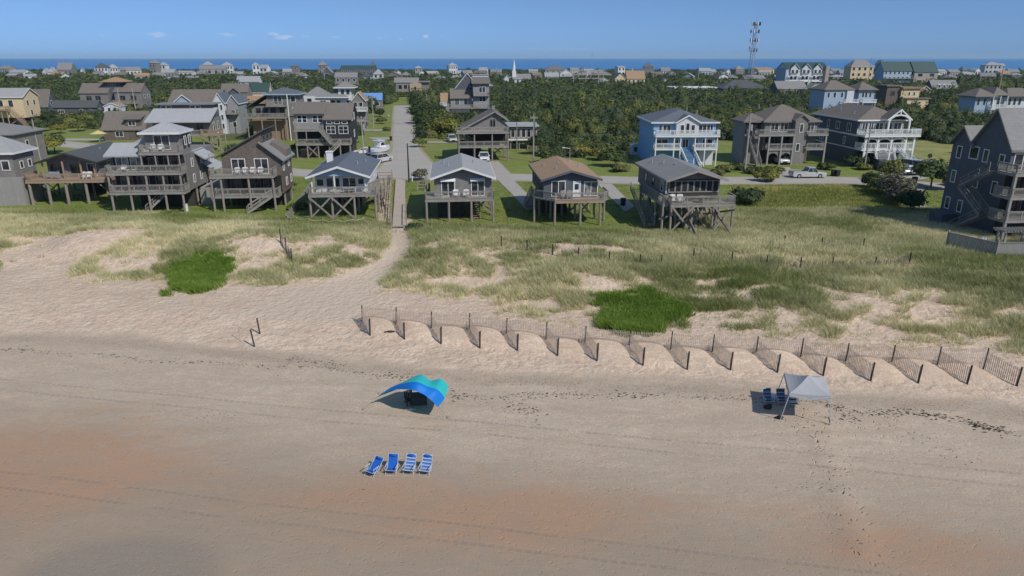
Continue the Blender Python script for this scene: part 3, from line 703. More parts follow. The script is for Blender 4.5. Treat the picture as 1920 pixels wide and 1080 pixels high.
b = h.mb(); b.box(-36, -20, 12, 13.5, 50, 54); h.put(b, 'beam', SHIN)

# --- L: slate house with white decks
h = Hs_(1655, 312, label='dark slate sided house with taupe roof, white arched double decks and white front stairs')
m = h.m
h.wall(-48, 42, 20, 185, 0, 84, SHDK); h.hip(-48, 42, 20, 185, 84, 106, RTAU, trim=WHITE, ridge=100)
b = h.mb(); b.box(-49, -48.1, 16, 185, 54, 57); b.box(-49, -48.1, 16, 185, 30, 32); h.put(b, 'trim_band', WHITE)
for y, z, w in ((50, 62, 12), (90, 62, 12), (125, 62, 6), (165, 62, 8), (60, 36, 6), (145, 36, 14)): h.win('l', -48, y, z, w, 13, WHITE, 2 if w > 10 else 1)
h.wall(-46, 40, 18.6, 19.7, 58, 84, SHLT, name='pale_front_wall')
for x, w in ((-36, 10), (-24, 8), (-8, 14), (10, 14), (28, 14)): h.win('f', 18.5, x, 62, w, 16, WHITE, 2)
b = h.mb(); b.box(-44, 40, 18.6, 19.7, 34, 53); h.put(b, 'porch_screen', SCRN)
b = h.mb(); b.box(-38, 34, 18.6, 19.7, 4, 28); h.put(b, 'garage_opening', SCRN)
h.gable(-6, 38, -2, 22, 86, 103, 'y', RTAU, trim=WHITE, oh=.2, th=.15, name='porch_roof')
b = h.mb()
for i in range(6):
    a0, a1 = i*math.pi/6, (i+1)*math.pi/6
    b.beam((16+20*math.cos(a0), -3, 82+12*math.sin(a0)), (16+20*math.cos(a1), -3, 82+12*math.sin(a1)), m(.3), m(.25))
b.beam((16, -3, 94), (16, -3, 103), m(.2)); h.put(b, 'gable_arch', WHITE)
h.deck(-50, 58, -10, 18.4, 58, WHITE, 'flr', hgt=1.1); h.deck(-50, 48, -6, 18.4, 33, WHITE, 'flr', hgt=1.1)
h.piles([-44, -20, 6, 34, 50], [-4], 0, 56, WHITE, r=.16, sq=True); h.piles([-4, 36], [-3], 58, 86, WHITE, r=.14, sq=True)
b = h.mb()
for x0, x1 in ((-44,-20),(-20,6),(6,34)):
    for z in (27, 51):
        for t in range(5):
            a0, a1 = t*math.pi/5, (t+1)*math.pi/5; c = (x0+x1)/2; rr = (x1-x0)/2-1
            b.beam((c+rr*math.cos(a0), -4, z-4+5*math.sin(a0)), (c+rr*math.cos(a1), -4, z-4+5*math.sin(a1)), m(.15), m(.3))
h.put(b, 'porch_arch', WHITE)
h.stairs((-8, -6, 33), (-18, -42, 0), m(3.2), WHITE); h.stairs((24, -6, 33), (42, -34, 0), m(2.4), WHITE)
h.vents([(-30, 120, 96), (-36, 60, 92)])

# --- M: dark gabled house with two decks, N: flat roofed white
h = Hs_(905, 303, label='dark weathered A-gabled house with two long decks above a parked pickup')
m = h.m
h.wall(-30, 49, 40, 130, 26, 60, SHIN, ('y', 86, .72)); h.gable(-36, 50, 36, 130, 56, 88, 'y', RTAU, frac=.72, ze2=72, oh=.25, trim=DECK)
b = h.mb(); b.box(-30, 46, 38.6, 39.7, 30, 52); h.put(b, 'porch_screen', SCRN); h.win('f', 40, 22, 60, 10, 14, PALE, 2)
h.deck(-48, 50, 0, 39.8, 54, DECK, 'flr'); h.deck(-44, 50, 2, 38.5, 28, DECK, 'flr'); h.piles([-44, -15, 18, 48], [3], 0, 52, PILE); h.piles([-44, -15, 18, 48], [60, 110], 0, 26, PILE)
h.wall(-40, 0, 70, 140, 0, 26, DARKIN, name='storage_room'); h.stairs((-38, 30, 44), (-14, 30, 28), m(1), DECK); h.xb(18, 48, 60, 2, 24, PILE)
h.chim(24, 29, 90, 96, 75, 94, PALE)
h = Hs_(982, 281, label='low white-windowed house with flat pale roof on pilings beside the dark gabled house')
h.wall(-26, 26, 6, 70, 18, 42, SHBR); b = h.mb(); b.box(-30, 29, 0, 76, 42.2, 44.5); h.put(b, 'roof', RMET); b = h.mb(); b.box(-29, 28, 3, 5.7, 17, 20); h.put(b, 'sill_band', WHITE)
for i in range(5): h.win('f', 6, -20+i*10, 23, 6.5, 15, WHITE)
h.piles([-24, -8, 8, 24], [8, 40], 0, 18, PILE)

# --- O: grey roofs, white windows, dark right block
h = Hs_(606, 296, label='grey-roofed house with white framed windows, dark right block and tangled deck stairs')
m = h.m
h.wall(-50, 6, 16, 110, 50, 80, SHLT, ('x', 97)); h.gable(-50, 5, 12, 110, 80, 97, 'x', RTAU, oh=.3)
h.wall(6.4, 54, 8, 100, 24, 70, CHAR, ('x', 95)); h.gable(6.4, 54, 8, 100, 70, 95, 'x', RTAU, oh=.35)
for x in (15, 29, 43): h.win('f', 8, x, 62, 9, 4, WHITE)
h.win('f', 8, 17, 44, 15, 13, WHITE, 2, rowsn=2); h.win('f', 8, 40, 44, 16, 13, WHITE, 2, rowsn=2)
for x in (-40, -31, -12, -2): h.win('f', 16, x, 64, 7 if x < -20 else 8, 12, WHITE, 1, rowsn=2)
for y, z in ((30, 66), (60, 66), (50, 34)): h.win('r', 54, y, z, 9, 12, WHITE)
h.deck(-48, 4, -6, 15.7, 52, DECK, 'flr'); h.deck(-46, 54, -10, 7.7, 27, DECK, 'flr'); b = h.mb(); b.box(-46, 4, 14.6, 15.6, 29, 50); h.put(b, 'porch_screen', SCRN)
h.piles([-45, -26, -6, 14, 34, 52], [-8], 0, 26, PILE); h.piles([-45, -26, 2], [-5], 28, 50, PILE, r=.1); h.xb(-26, -6, -6, 3, 24, PILE); h.wall(-40, 50, 30, 100, 0, 23.6, DARKIN, name='storage_room')
h.stairs((0, -12, 52), (20, -14, 27), m(1.1), DECK); h.stairs((36, -15, 27), (6, -18, 0), m(1.2), DECK); h.wall(-44, -24, 18, 29, 0, 14, BRICK, name='brick_base')

# --- P: tower house with slate hip roof
h = Hs_(515, 264, label='grey house with slate hip tower roof and wrap deck behind the saltbox')
m = h.m
h.wall(-40, 34, 18, 90, 44, 62, SHIN); h.wall(-10, 46, 14, 68, 44, 84, SHIN, name='tower_wall'); h.wall(-42, 26, 20, 90, 0, 40, BRICK, name='ground_floor'); h.wall(26.4, 40, 16, 80, 0, 44, SHBR, name='ground_floor')
h.hip(-12, 48, 12, 70, 84, 95, RSLT, trim=PBLUE); h.shed(-48, -10.4, 10, 90, 60, 82, 'x', RSLT)
h.win('f', 14, 10, 66, 14, 14, WHITE, 2, 'sliding_door'); h.win('f', 14, 38, 70, 8, 10, WHITE)
for x in (-28, -15, 0, 16): h.win('f', 17.5 if x < -12 else 14, x, 47, 9, 12, SHIN, 1)
for z in (72, 48, 24): h.win('f', 14 if z > 44 else 16, 38, z if z != 72 else 50, 6, 9, WHITE)
h.deck(-50, 26, 0, 13.8, 43, DECK, 'flr'); h.deck(-10, 26, 2, 13.8, 64, DECK, 'flr'); h.piles([-46, -20, 4, 24], [2], 0, 41, PILE); h.piles([30], [2], 0, 84, WHITE, r=.12)

# --- Q: pale blue / white gabled house
h = Hs_(385, 252, label='white house with pale blue gables and stepped balconies left of the slate tower house')
m = h.m
h.wall(-64, 20, 16, 90, 0, 56, WSID, ('x', 78)); h.gable(-64, 26, 16, 90, 56, 78, 'x', RTAU, oh=.3)
h.wall(-58, -10, 6, 50, 40, 52, PBLUE, ('y', 70), 'gable_wall'); h.gable(-58, -10, 6, 50, 52, 71, 'y', RTAU, trim=WHITE, oh=.3, th=.12)
h.wall(20.4, 40, 4, 60, 0, 58, WSID, ('y', 74), 'gable_wall'); h.gable(20.4, 40, 4, 60, 58, 74, 'y', RSLT, trim=WHITE, oh=.25, th=.12)
h.wall(42, 62, 14, 70, 0, 56, SHLT, ('y', 70), 'gable_wall'); h.gable(42, 62, 14, 70, 56, 70, 'y', RSLT, trim=WHITE, oh=.25, th=.12)
for x in (-50, -38, -20, -4, 8): h.win('f', 16 if x > -10 else 6, x, 42 if x < -10 else 34, 5, 9, WHITE)
for z in (10, 26, 44):
    for x in (27, 34): h.win('f', 4, x, z, 3.6, 9, WHITE)
for z in (12, 34): h.win('f', 14, 52, z, 6, 9, WHITE)
h.deck(-12, 20, 2, 15.8, 29, PALE, 'flr'); h.deck(-12, 20, 2, 15.8, 10, BDEC, 'flr'); h.deck(42, 62, 2, 13.8, 38, DECK, 'flr'); b = h.mb(); b.box(-10, 18, 15, 15.8, 12, 26); h.put(b, 'porch_screen', SCRN)
h.piles([-11, 4, 18, 44, 61], [3], 0, 28, PALE, r=.1)

# --- R: long grey with metal roof and clerestory
h = Hs_(337, 285, label='long grey house with pale metal roof and clerestory strip of white windows')
m = h.m
h.wall(-52, 54, 26, 92, 30, 58, SHIN); h.wall(-50, 52, 60, 92, 58, 82, SHDK, name='clerestory_wall')
h.shed(-56, 58, 8, 59.5, 54, 74, 'y', RMET); b = h.mb(); b.box(-54, 56, 54, 100, 82.3, 84.6); h.put(b, 'roof', RGRY)
for x in (-40, -30, 14, 24): h.win('f', 60, x, 76, 8, 4, WHITE)
for x in (-36, -14, 10, 34): h.win('f', 26, x, 34, 12, 16, SHIN, 2, 'sliding_door')
h.win('r', 54, 45, 36, 8, 14, WHITE); h.win('r', 54, 70, 36, 8, 14, WHITE)
h.deck(40, 76, 4, 25.7, 32, BDEC, 'flr'); h.deck(-52, 39.8, 6, 25.7, 31, DECK, 'f'); h.piles([-50, -20, 10, 44, 60, 74], [6, 40], 0, 30, PILE); h.xb(44, 74, 3, 3, 28, PILE)

# --- S: brown dormer house
h = Hs_(232, 264, label='brown-roofed cottage with a shed dormer and white windows behind the tower house')
h.wall(-38, 38, 10, 74, 0, 20, SHBR, ('x', 50)); h.gable(-40, 36, 10, 74, 20, 50, 'x', RTAU, oh=.3)
h.wall(2, 30, 14, 38, 22, 38, SHBR, name='dormer_wall'); h.shed(0, 32, 10, 42, 38, 46, 'y', RTAU, .1, name='dormer_roof'); h.win('f', 14, 14, 27, 12, 8, WHITE, 2)
h.win('f', 10, -10, 7, 13, 9, WHITE, 2); h.win('f', 10, 22, 6, 6, 12, SHBR)
# --- T yellow, U brown behind
h = Hs_(12, 236, label='cream yellow gabled house with pale roof and brown wooden outside stairs at the left')
m = h.m
h.wall(-50, 34, 8, 60, 14, 52, CREAM, ('x', 66)); h.gable(-50, 34, 8, 60, 52, 66, 'x', RLGT, trim=WHITE, oh=.35)
for y, z in ((22, 36), (44, 36), (30, 18)): h.win('r', 34, y, z, 6, 9, WHITE)
for x in (-36, -20, -6, 12): h.win('f', 8, x, 34, 8, 12, WHITE, 1)
h.wall(-44, 30, 9, 58, 0, 13.8, DARKIN, name='ground_floor'); h.deck(-50, 10, -8, 7.8, 30, BDEC, 'fr'); h.piles([-40, -20, 0, 10], [-6], 0, 28, BDEC); h.stairs((14, -6, 30), (44, -12, 0), m(1.1), BDEC); h.brace((14, -6, 4), (40, -8, 20), BDEC)
h = Hs_(62, 219, label='steep taupe-roofed dark house behind the cream yellow house')
h.wall(-38, 26, 6, 40, 0, 20, SHDK, ('x', 48)); h.gable(-38, 26, 6, 40, 20, 48, 'x', RTAU, trim=SHLT, oh=.3); h.win('f', 6, 4, 6, 10, 9, WHITE, 2); h.win('r', 26, 22, 20, 6, 8, WHITE)
# --- V twin gabled with tower
h = Hs_(212, 216, label='twin-roofed grey house with small hip-roofed tower between its two wings')
m = h.m
h.wall(-56, -6, 6, 50, 12, 40, SHIN, ('x', 56)); h.gable(-56, -6, 6, 50, 40, 56, 'x', RTAU, oh=.3); h.wall(6, 54, 6, 50, 12, 42, SHIN, ('x', 56)); h.gable(6, 54, 6, 50, 42, 56, 'x', RTAU, oh=.3)
h.wall(-14, 14, 16, 44, 20, 60, SHDK, name='tower_wall'); h.hip(-16, 22, 12, 48, 60, 68, RBRN, name='tower_roof'); h.win('f', 16, 0, 54, 12, 4, WHITE, 3)
for x in (-40, -24, 20, 40): h.win('f', 6, x, 26, 9, 9, SHIN, 2)
h.win('r', 54, 20, 30, 5, 6); h.win('r', 54, 38, 30, 5, 6); h.deck(-58, -8, -4, 5.7, 22, DECK, 'flr'); h.deck(4, 46, -4, 5.7, 22, DECK, 'flr'); h.piles([-54, -38, -22, -10, 6, 24, 44], [-2], 0, 21, PALE, r=.18)
h.wall(-14, 50, 10, 46, 0, 11.7, DARKIN, name='ground_floor')
h = Hs_(145, 222, label='low dark-roofed bungalow half hidden by bushes at the left')
h.wall(-42, 36, 4, 30, 0, 20, SHDK, ('x', 31)); h.gable(-42, 36, 4, 30, 20, 31, 'x', RDRK, oh=.3); h.win('f', 4, -28, 9, 10, 6, WHITE, 3); h.win('r', 36, 16, 8, 5, 9, WHITE); h.win('f', 4, 8, 8, 5, 8, WHITE)
h = Hs_(213, 222, label='tiny white gabled cottage with railed porch beside the dark bungalow')
h.wall(-14, 14, 0, 30, 6, 22, WSID, ('y', 28)); h.gable(-14, 14, 0, 30, 22, 28, 'y', RORG, trim=WHITE, oh=.2, th=.12); h.deck(-14, 14, -8, -.3, 8, WHITE, 'flr', bal=.2); h.win('f', 0, -5, 11, 5, 8); h.win('f', 0, 5, 11, 5, 8); h.piles([-12, 12], [-6], 0, 8, WHITE)
# --- Z group
h = Hs_(443, 204, label='taupe-roofed dark house with small front gable beside the green roof')
h.wall(-26, 22, 6, 40, 0, 30, SHIN, ('x', 44)); h.gable(-26, 22, 6, 40, 30, 44, 'x', RTAU, oh=.25); h.wall(-12, 10, 0, 6, 10, 28, SHDK, ('y', 37), 'porch_wall'); h.gable(-12, 10, -1, 12, 28, 37, 'y', RTAU, oh=.2, th=.12, name='porch_roof')
h.win('f', 0, -5, 18, 7, 8, SHIN); h.win('f', 0, 5, 18, 7, 8, SHIN); h.win('r', 22, 22, 14, 5, 8, WHITE)
h = Hs_(487, 198, label='dark green roofed house with cream gable end')
h.wall(-20, 18, 4, 34, 0, 24, CREAM, ('x', 40)); h.gable(-20, 18, 4, 34, 24, 40, 'x', RGRN, trim=WHITE, oh=.3); h.win('r', 18, 18, 10, 5, 9); h.win('f', 4, -8, 10, 5, 7); h.win('f', 4, 6, 10, 5, 7)
h = Hs_(482, 206, label='low orange brown roof in front of the green-roofed house')
h.wall(-16, 14, 0, 18, 0, 12, TAN, ('x', 24)); h.gable(-16, 14, 0, 18, 12, 24, 'x', RORG, oh=.3); h.win('f', 0, 0, 4, 10, 5)
# --- AA white tower house complex
h = Hs_(594, 228, label='white house with grey hip roof left of the white tower house')
h.wall(-22, 26, 4, 50, 0, 44, WSID); h.hip(-22, 26, 4, 50, 44, 62, RGRY, trim=WHITE, ridge=4); h.wall(-20, 0, 0, 10, 30, 46, WSID, name='bay'); h.win('f', 0, -10, 34, 8, 8); h.win('f', 4, 14, 30, 10, 8, WHITE, 2)
h = Hs_(650, 240, label='white house with a square hip-roofed tower and orange-brown side roof')
m = h.m
h.wall(-28, 2, 6, 60, 30, 56, WSID); h.hip(-34, 4, 2, 60, 56, 70, RGRY, trim=WHITE, ridge=12); h.wall(-12, 12, 8, 40, 50, 72, WSID, name='tower_wall'); h.hip(-16, 16, 6, 44, 73, 83, RGRY, trim=WHITE, name='tower_roof')
h.wall(12.4, 36, 8, 50, 0, 50, SHIN, ('y', 64), 'side_wing'); h.gable(12.4, 36, 8, 50, 50, 64, 'y', RORG, trim=WHITE, oh=.25); h.wall(-30, 12, 8, 60, 0, 29.6, SHIN, name='ground_floor')
h.win('f', 8, -4, 60, 6, 9); h.win('f', 8, 6, 60, 6, 9)
for x in (-22, -12): h.win('f', 6, x, 40, 7, 10)
h.win('f', 8, 18, 38, 6, 8); h.win('f', 8, 28, 38, 6, 8); h.deck(-30, 10, -4, 5.7, 36, PALE, 'flr'); h.deck(12, 40, -4, 7.7, 32, WHITE, 'flr'); h.piles([-28, -10, 8, 22, 38], [-2], 0, 34, PALE); h.deck(14, 44, -12, -5, 14, DECK, 'flr')
h = Hs_(700, 206, label='grey house with a bright blue tarpaulin roof beside the street')
TARP = M_('blue tarpaulin', (.16,.33,.62), (.12,.26,.52), 2, .5, big=.2)
h.wall(-18, 16, 4, 30, 0, 18, SHIN, ('x', 29)); h.gable(-18, 16, 4, 30, 18, 29, 'x', TARP, oh=.3); h.win('f', 4, -6, 8, 6, 6); h.win('f', 4, 8, 8, 6, 6)
h = Hs_(773, 182, label='long grey roofed house with a tan right end beyond the head of the street')
h.wall(-30, 10, 6, 36, 10, 26, SHIN, ('x', 34)); h.gable(-32, 12, 6, 36, 26, 34, 'x', RGRY, oh=.3); h.wall(-4, 18, 2, 5.7, 10, 24, TAN, ('y', 27), 'tan_wing'); h.wall(12.6, 32, 8, 30, 10, 26, SHIN, name='side_wing'); b = h.mb(); b.box(12.6, 34, 4, 34, 26.3, 28); h.put(b, 'roof', RGRY)
for x in (-22, -12): h.win('f', 6, x, 14, 7, 8)
h.win('f', 2, 6, 14, 4, 5); h.piles([-28, -14, 0, 14, 28], [6], 0, 10, PILE); h.deck(-30, -6, -2, 5.7, 11, DECK, 'flr')
# --- AD
h = Hs_(880, 226, label='white-trimmed multi-level house with steep dark gable and brown side roof right of the street')
m = h.m
h.wall(-34, 6, 10, 50, 22, 40, SHLT, ('x', 56)); h.gable(-34, 6, 8, 50, 40, 56, 'x', RTAU, oh=.2, ze2=50)
h.wall(-24, 20, 26, 60, 40, 62, SHDK, ('y', 84), 'gable_wall'); h.gable(-24, 20, 26, 60, 58, 84, 'y', RTAU, trim=WHITE, oh=.2)
h.win('f', 26, 6, 60, 6, 8, WHITE); h.wall(8, 38, 4, 40, 0, 66, SHLT, name='right_tower'); h.shed(6, 40, 0, 44, 66, 76, 'y', RTAU, .1)
for x in (22, 28): h.win('f', 4, x, 50, 5, 10); h.win('f', 4, x, 34, 5, 9)
h.win('f', 10, -22, 28, 7, 11, WHITE, 2); h.win('f', 10, -6, 28, 6, 10); h.deck(8, 38, -4, 3.7, 46, PALE, 'flr'); h.deck(-40, 38, -10, 3.7 if 0 else 3.6, 24, PALE, 'flr'); h.wall(-34, 36, 12, 44, 0, 21.7, SHDK, name='ground_floor')
h.wall(-50, -36, 14, 40, 0, 34, SHLT, name='side_wing'); h.gable(-52, -35, 14, 40, 34, 48, 'x', RBRN, oh=.2); h.deck(-54, -41, -4, 13.5, 14, WHITE, 'flr'); h.deck(-54, -41, -2, 13.5, 28, WHITE, 'f')
for y, z in ((16, 48), (16, 30), (16, 12)): h.win('r', 38, y, z, 6, 10, WHITE)
h = Hs_(897, 200, label='white flat-topped tower house behind the multi-level house')
h.wall(-18, 20, 4, 30, 0, 38, WSID); h.hip(-22, 26, 0, 34, 38, 44, RLGT); h.wall(-10, 20, 6, 26, 44, 56, WSID, name='tower_wall'); b = h.mb(); b.box(-11, 21, 5, 27, 56.2, 57.5); h.put(b, 'roof', RLGT); h.win('f', 6, 0, 49, 4, 3); h.win('f', 6, 8, 49, 8, 3, WHITE, 2)
# generic smaller buildings, still each its own thing
def far(px, py, w, hh, d, rz, axis, wmat, rmat, label, wins=3, storeys=1, trim=None, name='beach_house', cat='house', deck=None, yaw=5, hip=False, pil=0, group=None):
    h = Hs_(px, py, name=name, label=label, cat=cat, yaw=yaw, group=group)
    x0, x1 = -w/2, w/2
    h.wall(x0, x1, 0, d, pil, hh, wmat, None if hip else (axis, rz))
    if hip: h.hip(x0, x1, 0, d, hh, rz, rmat, oh=.4, trim=trim)
    else: h.gable(x0, x1, 0, d, hh, rz, axis, rmat, oh=.35, trim=trim)
    if pil: h.piles([x0+1, 0, x1-1], [1], 0, pil, PILE)
    sh = (hh-pil)/storeys
    for s in range(storeys):
        for i in range(wins): h.win('f', 0, x0+w*(i+.5)/wins, pil+sh*(s+.3), w/wins*.42, sh*.5, WHITE if wmat is not WSID else SHLT, fw=.15)
    if deck: h.deck(x0, x1, -h.m(1.8), -.2, pil+(hh-pil)*deck, PALE if wmat is not WSID else WHITE, 'flr', bal=0); h.piles([x0+1, x1-1], [-h.m(1.7)], 0, pil+(hh-pil)*deck, PALE, r=.12)
    return h
far(470, 176, 34, 22, 26, 31, 'x', WSID, RLGT, 'white cube-like house with pale metal roof far left of the street', 3, 2)
far(436, 172, 30, 9, 20, 14, 'x', SHLT, RGRY, 'low grey house attached left of the white cube-like house', 3)
far(451, 170, 8, 20, 18, 26, 'x', SHDK, RLGT, 'narrow grey house squeezed beside the white cube-like house', 1, 2)
far(650, 168, 40, 22, 26, 30, 'x', SHIN, RGRY, 'grey two-storey decked house among trees left of the street head', 4, 2, deck=.5)
far(614, 150, 18, 14, 20, 24, 'y', SHDK, RGRY, 'dark gabled house at the left of the decked grey house', 1, 1, trim=WHITE)
far(710, 156, 18, 16, 18, 26, 'y', WSID, RLGT, 'small white gazebo-like house with pale pyramid roof', 2, 1, hip=True, pil=8)
far(672, 144, 64, 14, 26, 20, 'x', SHDK, RGRN, 'long dark green roofed block on the far shore left of the street', 9, 2, name='motel', cat='motel')
# church
h = Hs_(965, 158, name='church', label='white church with a tall pointed steeple on the far skyline', cat='church')
h.wall(-8, 30, 0, 26, 0, 10, WSID, ('x', 18)); h.gable(-8, 30, 0, 26, 10, 18, 'x', RGRY, trim=WHITE); h.wall(-20, -8.3, -4, 20, 0, 10, WSID, ('y', 17)); h.gable(-20, -8.3, -4, 20, 10, 17, 'y', RGRY, trim=WHITE)
b = h.mb(); b.box(-4, 3, 4, 11, 10, 24); b.box(-3, 2, 5, 10, 24.1, 29); h.put(b, 'steeple_tower', WHITE)
b = h.mb(); b.tube((-.5, 7.5, 29.1), (-.5, 7.5, 45), 2.6, .15, 8); h.put(b, 'spire', WHITE)
for i in range(4): h.win('f', 0, -2+i*8, 3, 3, 5, SHLT)
far(870, 146, 30, 8, 16, 13, 'x', WSID, RLGT, 'low white house left of the church', 3)
far(1035, 152, 26, 8, 20, 15, 'x', PBLUE, RLGT, 'pale blue house with light roof right of the church', 4)
far(1062, 148, 24, 10, 16, 17, 'y', WSID, RLGT, 'white gabled house right of the pale blue house', 2, trim=WHITE)
far(1120, 146, 22, 8, 16, 14, 'x', SHLT, RGRY, 'pale grey house behind the substation frames', 3)
far(985, 157, 8, 7, 8, 12, 'y', WSID, RLGT, 'tiny white gabled hut in the thicket below the church', 1)
far(1134, 156, 22, 4, 16, 9, 'y', WSID, RLGT, 'low white shed with pale gable right of the substation frames', 2, name='shed', cat='shed')
h = far(1163, 160, 20, 12, 24, 22, 'y', CREAM, RTAU, 'cream chapel with steep front gable', 2, trim=WHITE, name='chapel', cat='chapel'); b = h.mb(); b.box(-1, 1, -2, 0, 22, 30); b.box(-2.5, 2.5, -1.5, -.5, 26, 27.4); h.put(b, 'cross', WHITE)
far(1192, 160, 34, 12, 24, 26, 'x', CREAM, RORG, 'long cream hall with orange brown roof beside the chapel', 4, name='hall', cat='hall')
far(1247, 158, 16, 4, 14, 10, 'y', WSID, RGRY, 'small white gable end left of the flat white building', 1)
h = Hs_(1308, 178, name='commercial_building', label='long flat white-roofed commercial building in the thicket', cat='building')
h.wall(-44, 34, 0, 50, 0, 12, CREAM); b = h.mb(); b.box(-46, 36, -2, 52, 12.2, 14); h.put(b, 'roof', WHITE); h.win('f', 0, 14, 3, 10, 6, SHDK); h.win('f', 0, -12, 3, 10, 6, SHDK)
h = far(1397, 176, 86, 10, 56, 24, 'x', SHDK, RDRK, 'wide low dark slate roofed hall right of the flat white building', 7, name='hall', cat='hall', hip=True)
far(1415, 158, 40, 10, 30, 16, 'x', SHLT, RGRY, 'grey gabled building behind the dark slate roofed hall', 3)
far(1375, 152, 22, 6, 16, 11, 'y', WSID, RLGT, 'white gabled house left of the cell tower base', 1)
far(1484, 180, 56, 13, 34, 26, 'x', SHDK, RGRY, 'long dark house with wide grey roof in front of the white condominium', 5, name='beach_house')
far(1530, 174, 28, 8, 24, 16, 'y', WSID, RGRY, 'white gabled house right of the long dark house', 1, trim=WHITE)
# condo with 3 gables
h = Hs_(1508, 168, name='condominium', label='white condominium with three front gables and stacked balconies', cat='condominium')
h.wall(-38, 40, 0, 40, 0, 38, WSID, ('x', 48)); h.gable(-38, 40, 0, 40, 38, 48, 'x', RGRN); h.wall(-40, -38.3, 0, 40, 0, 38, PBLUE, name='end_wall'); h.wall(33, 40, -8, -.3, 0, 42, STONE, name='end_tower')
for x in (-24, -2, 20):
    h.wall(x-8, x+8, -3, -.3, 30, 38, WSID, ('y', 46), 'gable_wall'); h.gable(x-8, x+8, -4, 6, 38, 46, 'y', RGRN, trim=WHITE, oh=.2)
    for z in (8, 19, 30):
        h.deck(x-9, x+9, -6, -3.2 if z > 25 else -.3, z-4, WHITE, 'flr', bal=0); 
        for dx in (-4, 4): h.win('f', 0 if z < 25 else -3, x+dx, z-1, 4, 6, SHLT)
h = far(1613, 156, 44, 30, 24, 42, 'x', CREAM, RGRY, 'tall cream and white house with grey hip roof left of the long blue building', 4, 3, hip=True, trim=WHITE); 
far(1580, 152, 14, 14, 14, 20, 'x', PBLUE, RGRY, 'small blue house left of the tall cream house', 2, 2)
h = far(1682, 160, 60, 26, 30, 42, 'x', PBLUE, RGRN, 'long three-storey blue building with dark roof', 7, 3, deck=.5, name='apartment_building', cat='apartment building')
far(1733, 160, 46, 24, 34, 42, 'x', STONE, RGRN, 'tan stucco block joined to the long blue building', 2, 2, name='apartment_building', cat='apartment building')
# pale blue mid right
h = Hs_(1588, 216, label='pale blue house with taupe hip roofs and white balconies behind the slate house')
h.wall(-46, 10, 6, 60, 0, 46, PBLUE); h.hip(-46, 10, 6, 60, 46, 62, RTAU, ridge=10); h.wall(20, 50, 4, 50, 0, 46, PBLUE, name='right_wing'); h.hip(18, 52, 2, 50, 46, 60, RTAU, name='wing_roof', ridge=2); h.wall(10.3, 19.7, 12, 50, 0, 42, PBLUE, name='link_wing')
for x in (-38, -26, -12): h.win('f', 6, x, 32, 4, 9)
for x in (28, 34, 42): h.win('f', 4, x, 32, 4, 9)
h.wall(-4, 9.6, 3, 5.7, 20, 44, WSID, name='white_bay'); h.deck(-12, 18, -4, 2.7, 24, WHITE, 'flr'); h.deck(24, 52, -4, 3.7, 24, WHITE, 'flr'); h.piles([-10, 16, 26, 50], [-3], 0, 23, WHITE)
h = Hs_(1700, 202, label='tan and cream stepped house right of the pale blue house'); h.wall(-42, -16, 4, 36, 0, 38, SHBR); b = h.mb(); b.box(-44, -14, 2, 38, 38.2, 40.5); h.put(b, 'roof', RTAU)
h.wall(-15.7, 20, 0, 30, 10, 34, CREAM, name='upper_wall'); b = h.mb(); b.box(-15.5, 23, -3, 33, 34.2, 37); h.put(b, 'roof', RBRN); h.wall(-8, 34, -10, -.3, 0, 16, CREAM, name='lower_wall'); b = h.mb(); b.box(-15, 37, -12, -.4, 16.2, 18.5); h.put(b, 'roof', RTAU); h.win('f', 0, 0, 22, 3, 6); h.win('f', 0, 10, 22, 3, 6); h.win('f', 4, -30, 22, 8, 8, SHDK)
far(1732, 184, 30, 12, 22, 22, 'y', TAN, RTAU, 'small tan garage with white door and gable right of the stepped house', 1, trim=WHITE, name='garage', cat='garage')
h = far(1772, 176, 50, 8, 30, 24, 'x', SHDK, RGRY, 'grey roofed house with three arched white dormers', 2)
for x in (-12, -2, 8):
    b = h.mb(); b.box(x-3, x+3, 3, 14, 10, 15); b.tube((x, 3, 15), (x, 14, 15), 3, n=10); dm = h.put(b, 'dormer', WHITE); b = h.mb(); b.box(x-1.4, x+1.4, 2.4, 2.9, 10.5, 16); h.put(b, 'pane', GLASS, dm)
h = Hs_(1872, 222, label='blue and white beach house with grouped taupe hip roofs at the right')
h.wall(-48, -20, 6, 50, 0, 40, PBLUE); h.hip(-52, -12, 2, 50, 40, 54, RTAU, ridge=8); h.wall(-19.6, 10, 10, 50, 0, 40, WSID, name='middle_wall'); h.hip(-14, 12, 6, 50, 42, 56, RTAU, ridge=20, name='middle_roof'); h.wall(10.4, 70, 6, 50, 0, 40, WSID, name='right_wall'); h.hip(12, 70, 2, 50, 40, 54, RTAU, ridge=30, name='right_roof')
for x in (-42, -30, -12, 0, 20, 30, 40, 56): h.win('f', 6 if x < -20 or x > 10 else 10, x, 24, 5, 12)
h.deck(-20, 10, -2, 5.6, 20, WHITE, 'flr'); h.piles([-19, -5, 9], [-1], 0, 40, WHITE, r=.2)
h = far(1722, 218, 22, 4, 10, 9, 'y', WSID, WHITE, 'low white open canopy roof in the thicket right', 1, name='carport', cat='carport'); 
h = Hs_(1808, 288, name='board_fence', label='grey board enclosure at the edge of the meadow beside the big slate house', cat='fence', yaw=3); h.wall(-14, 14, 0, 14, 0, 10, PALE)
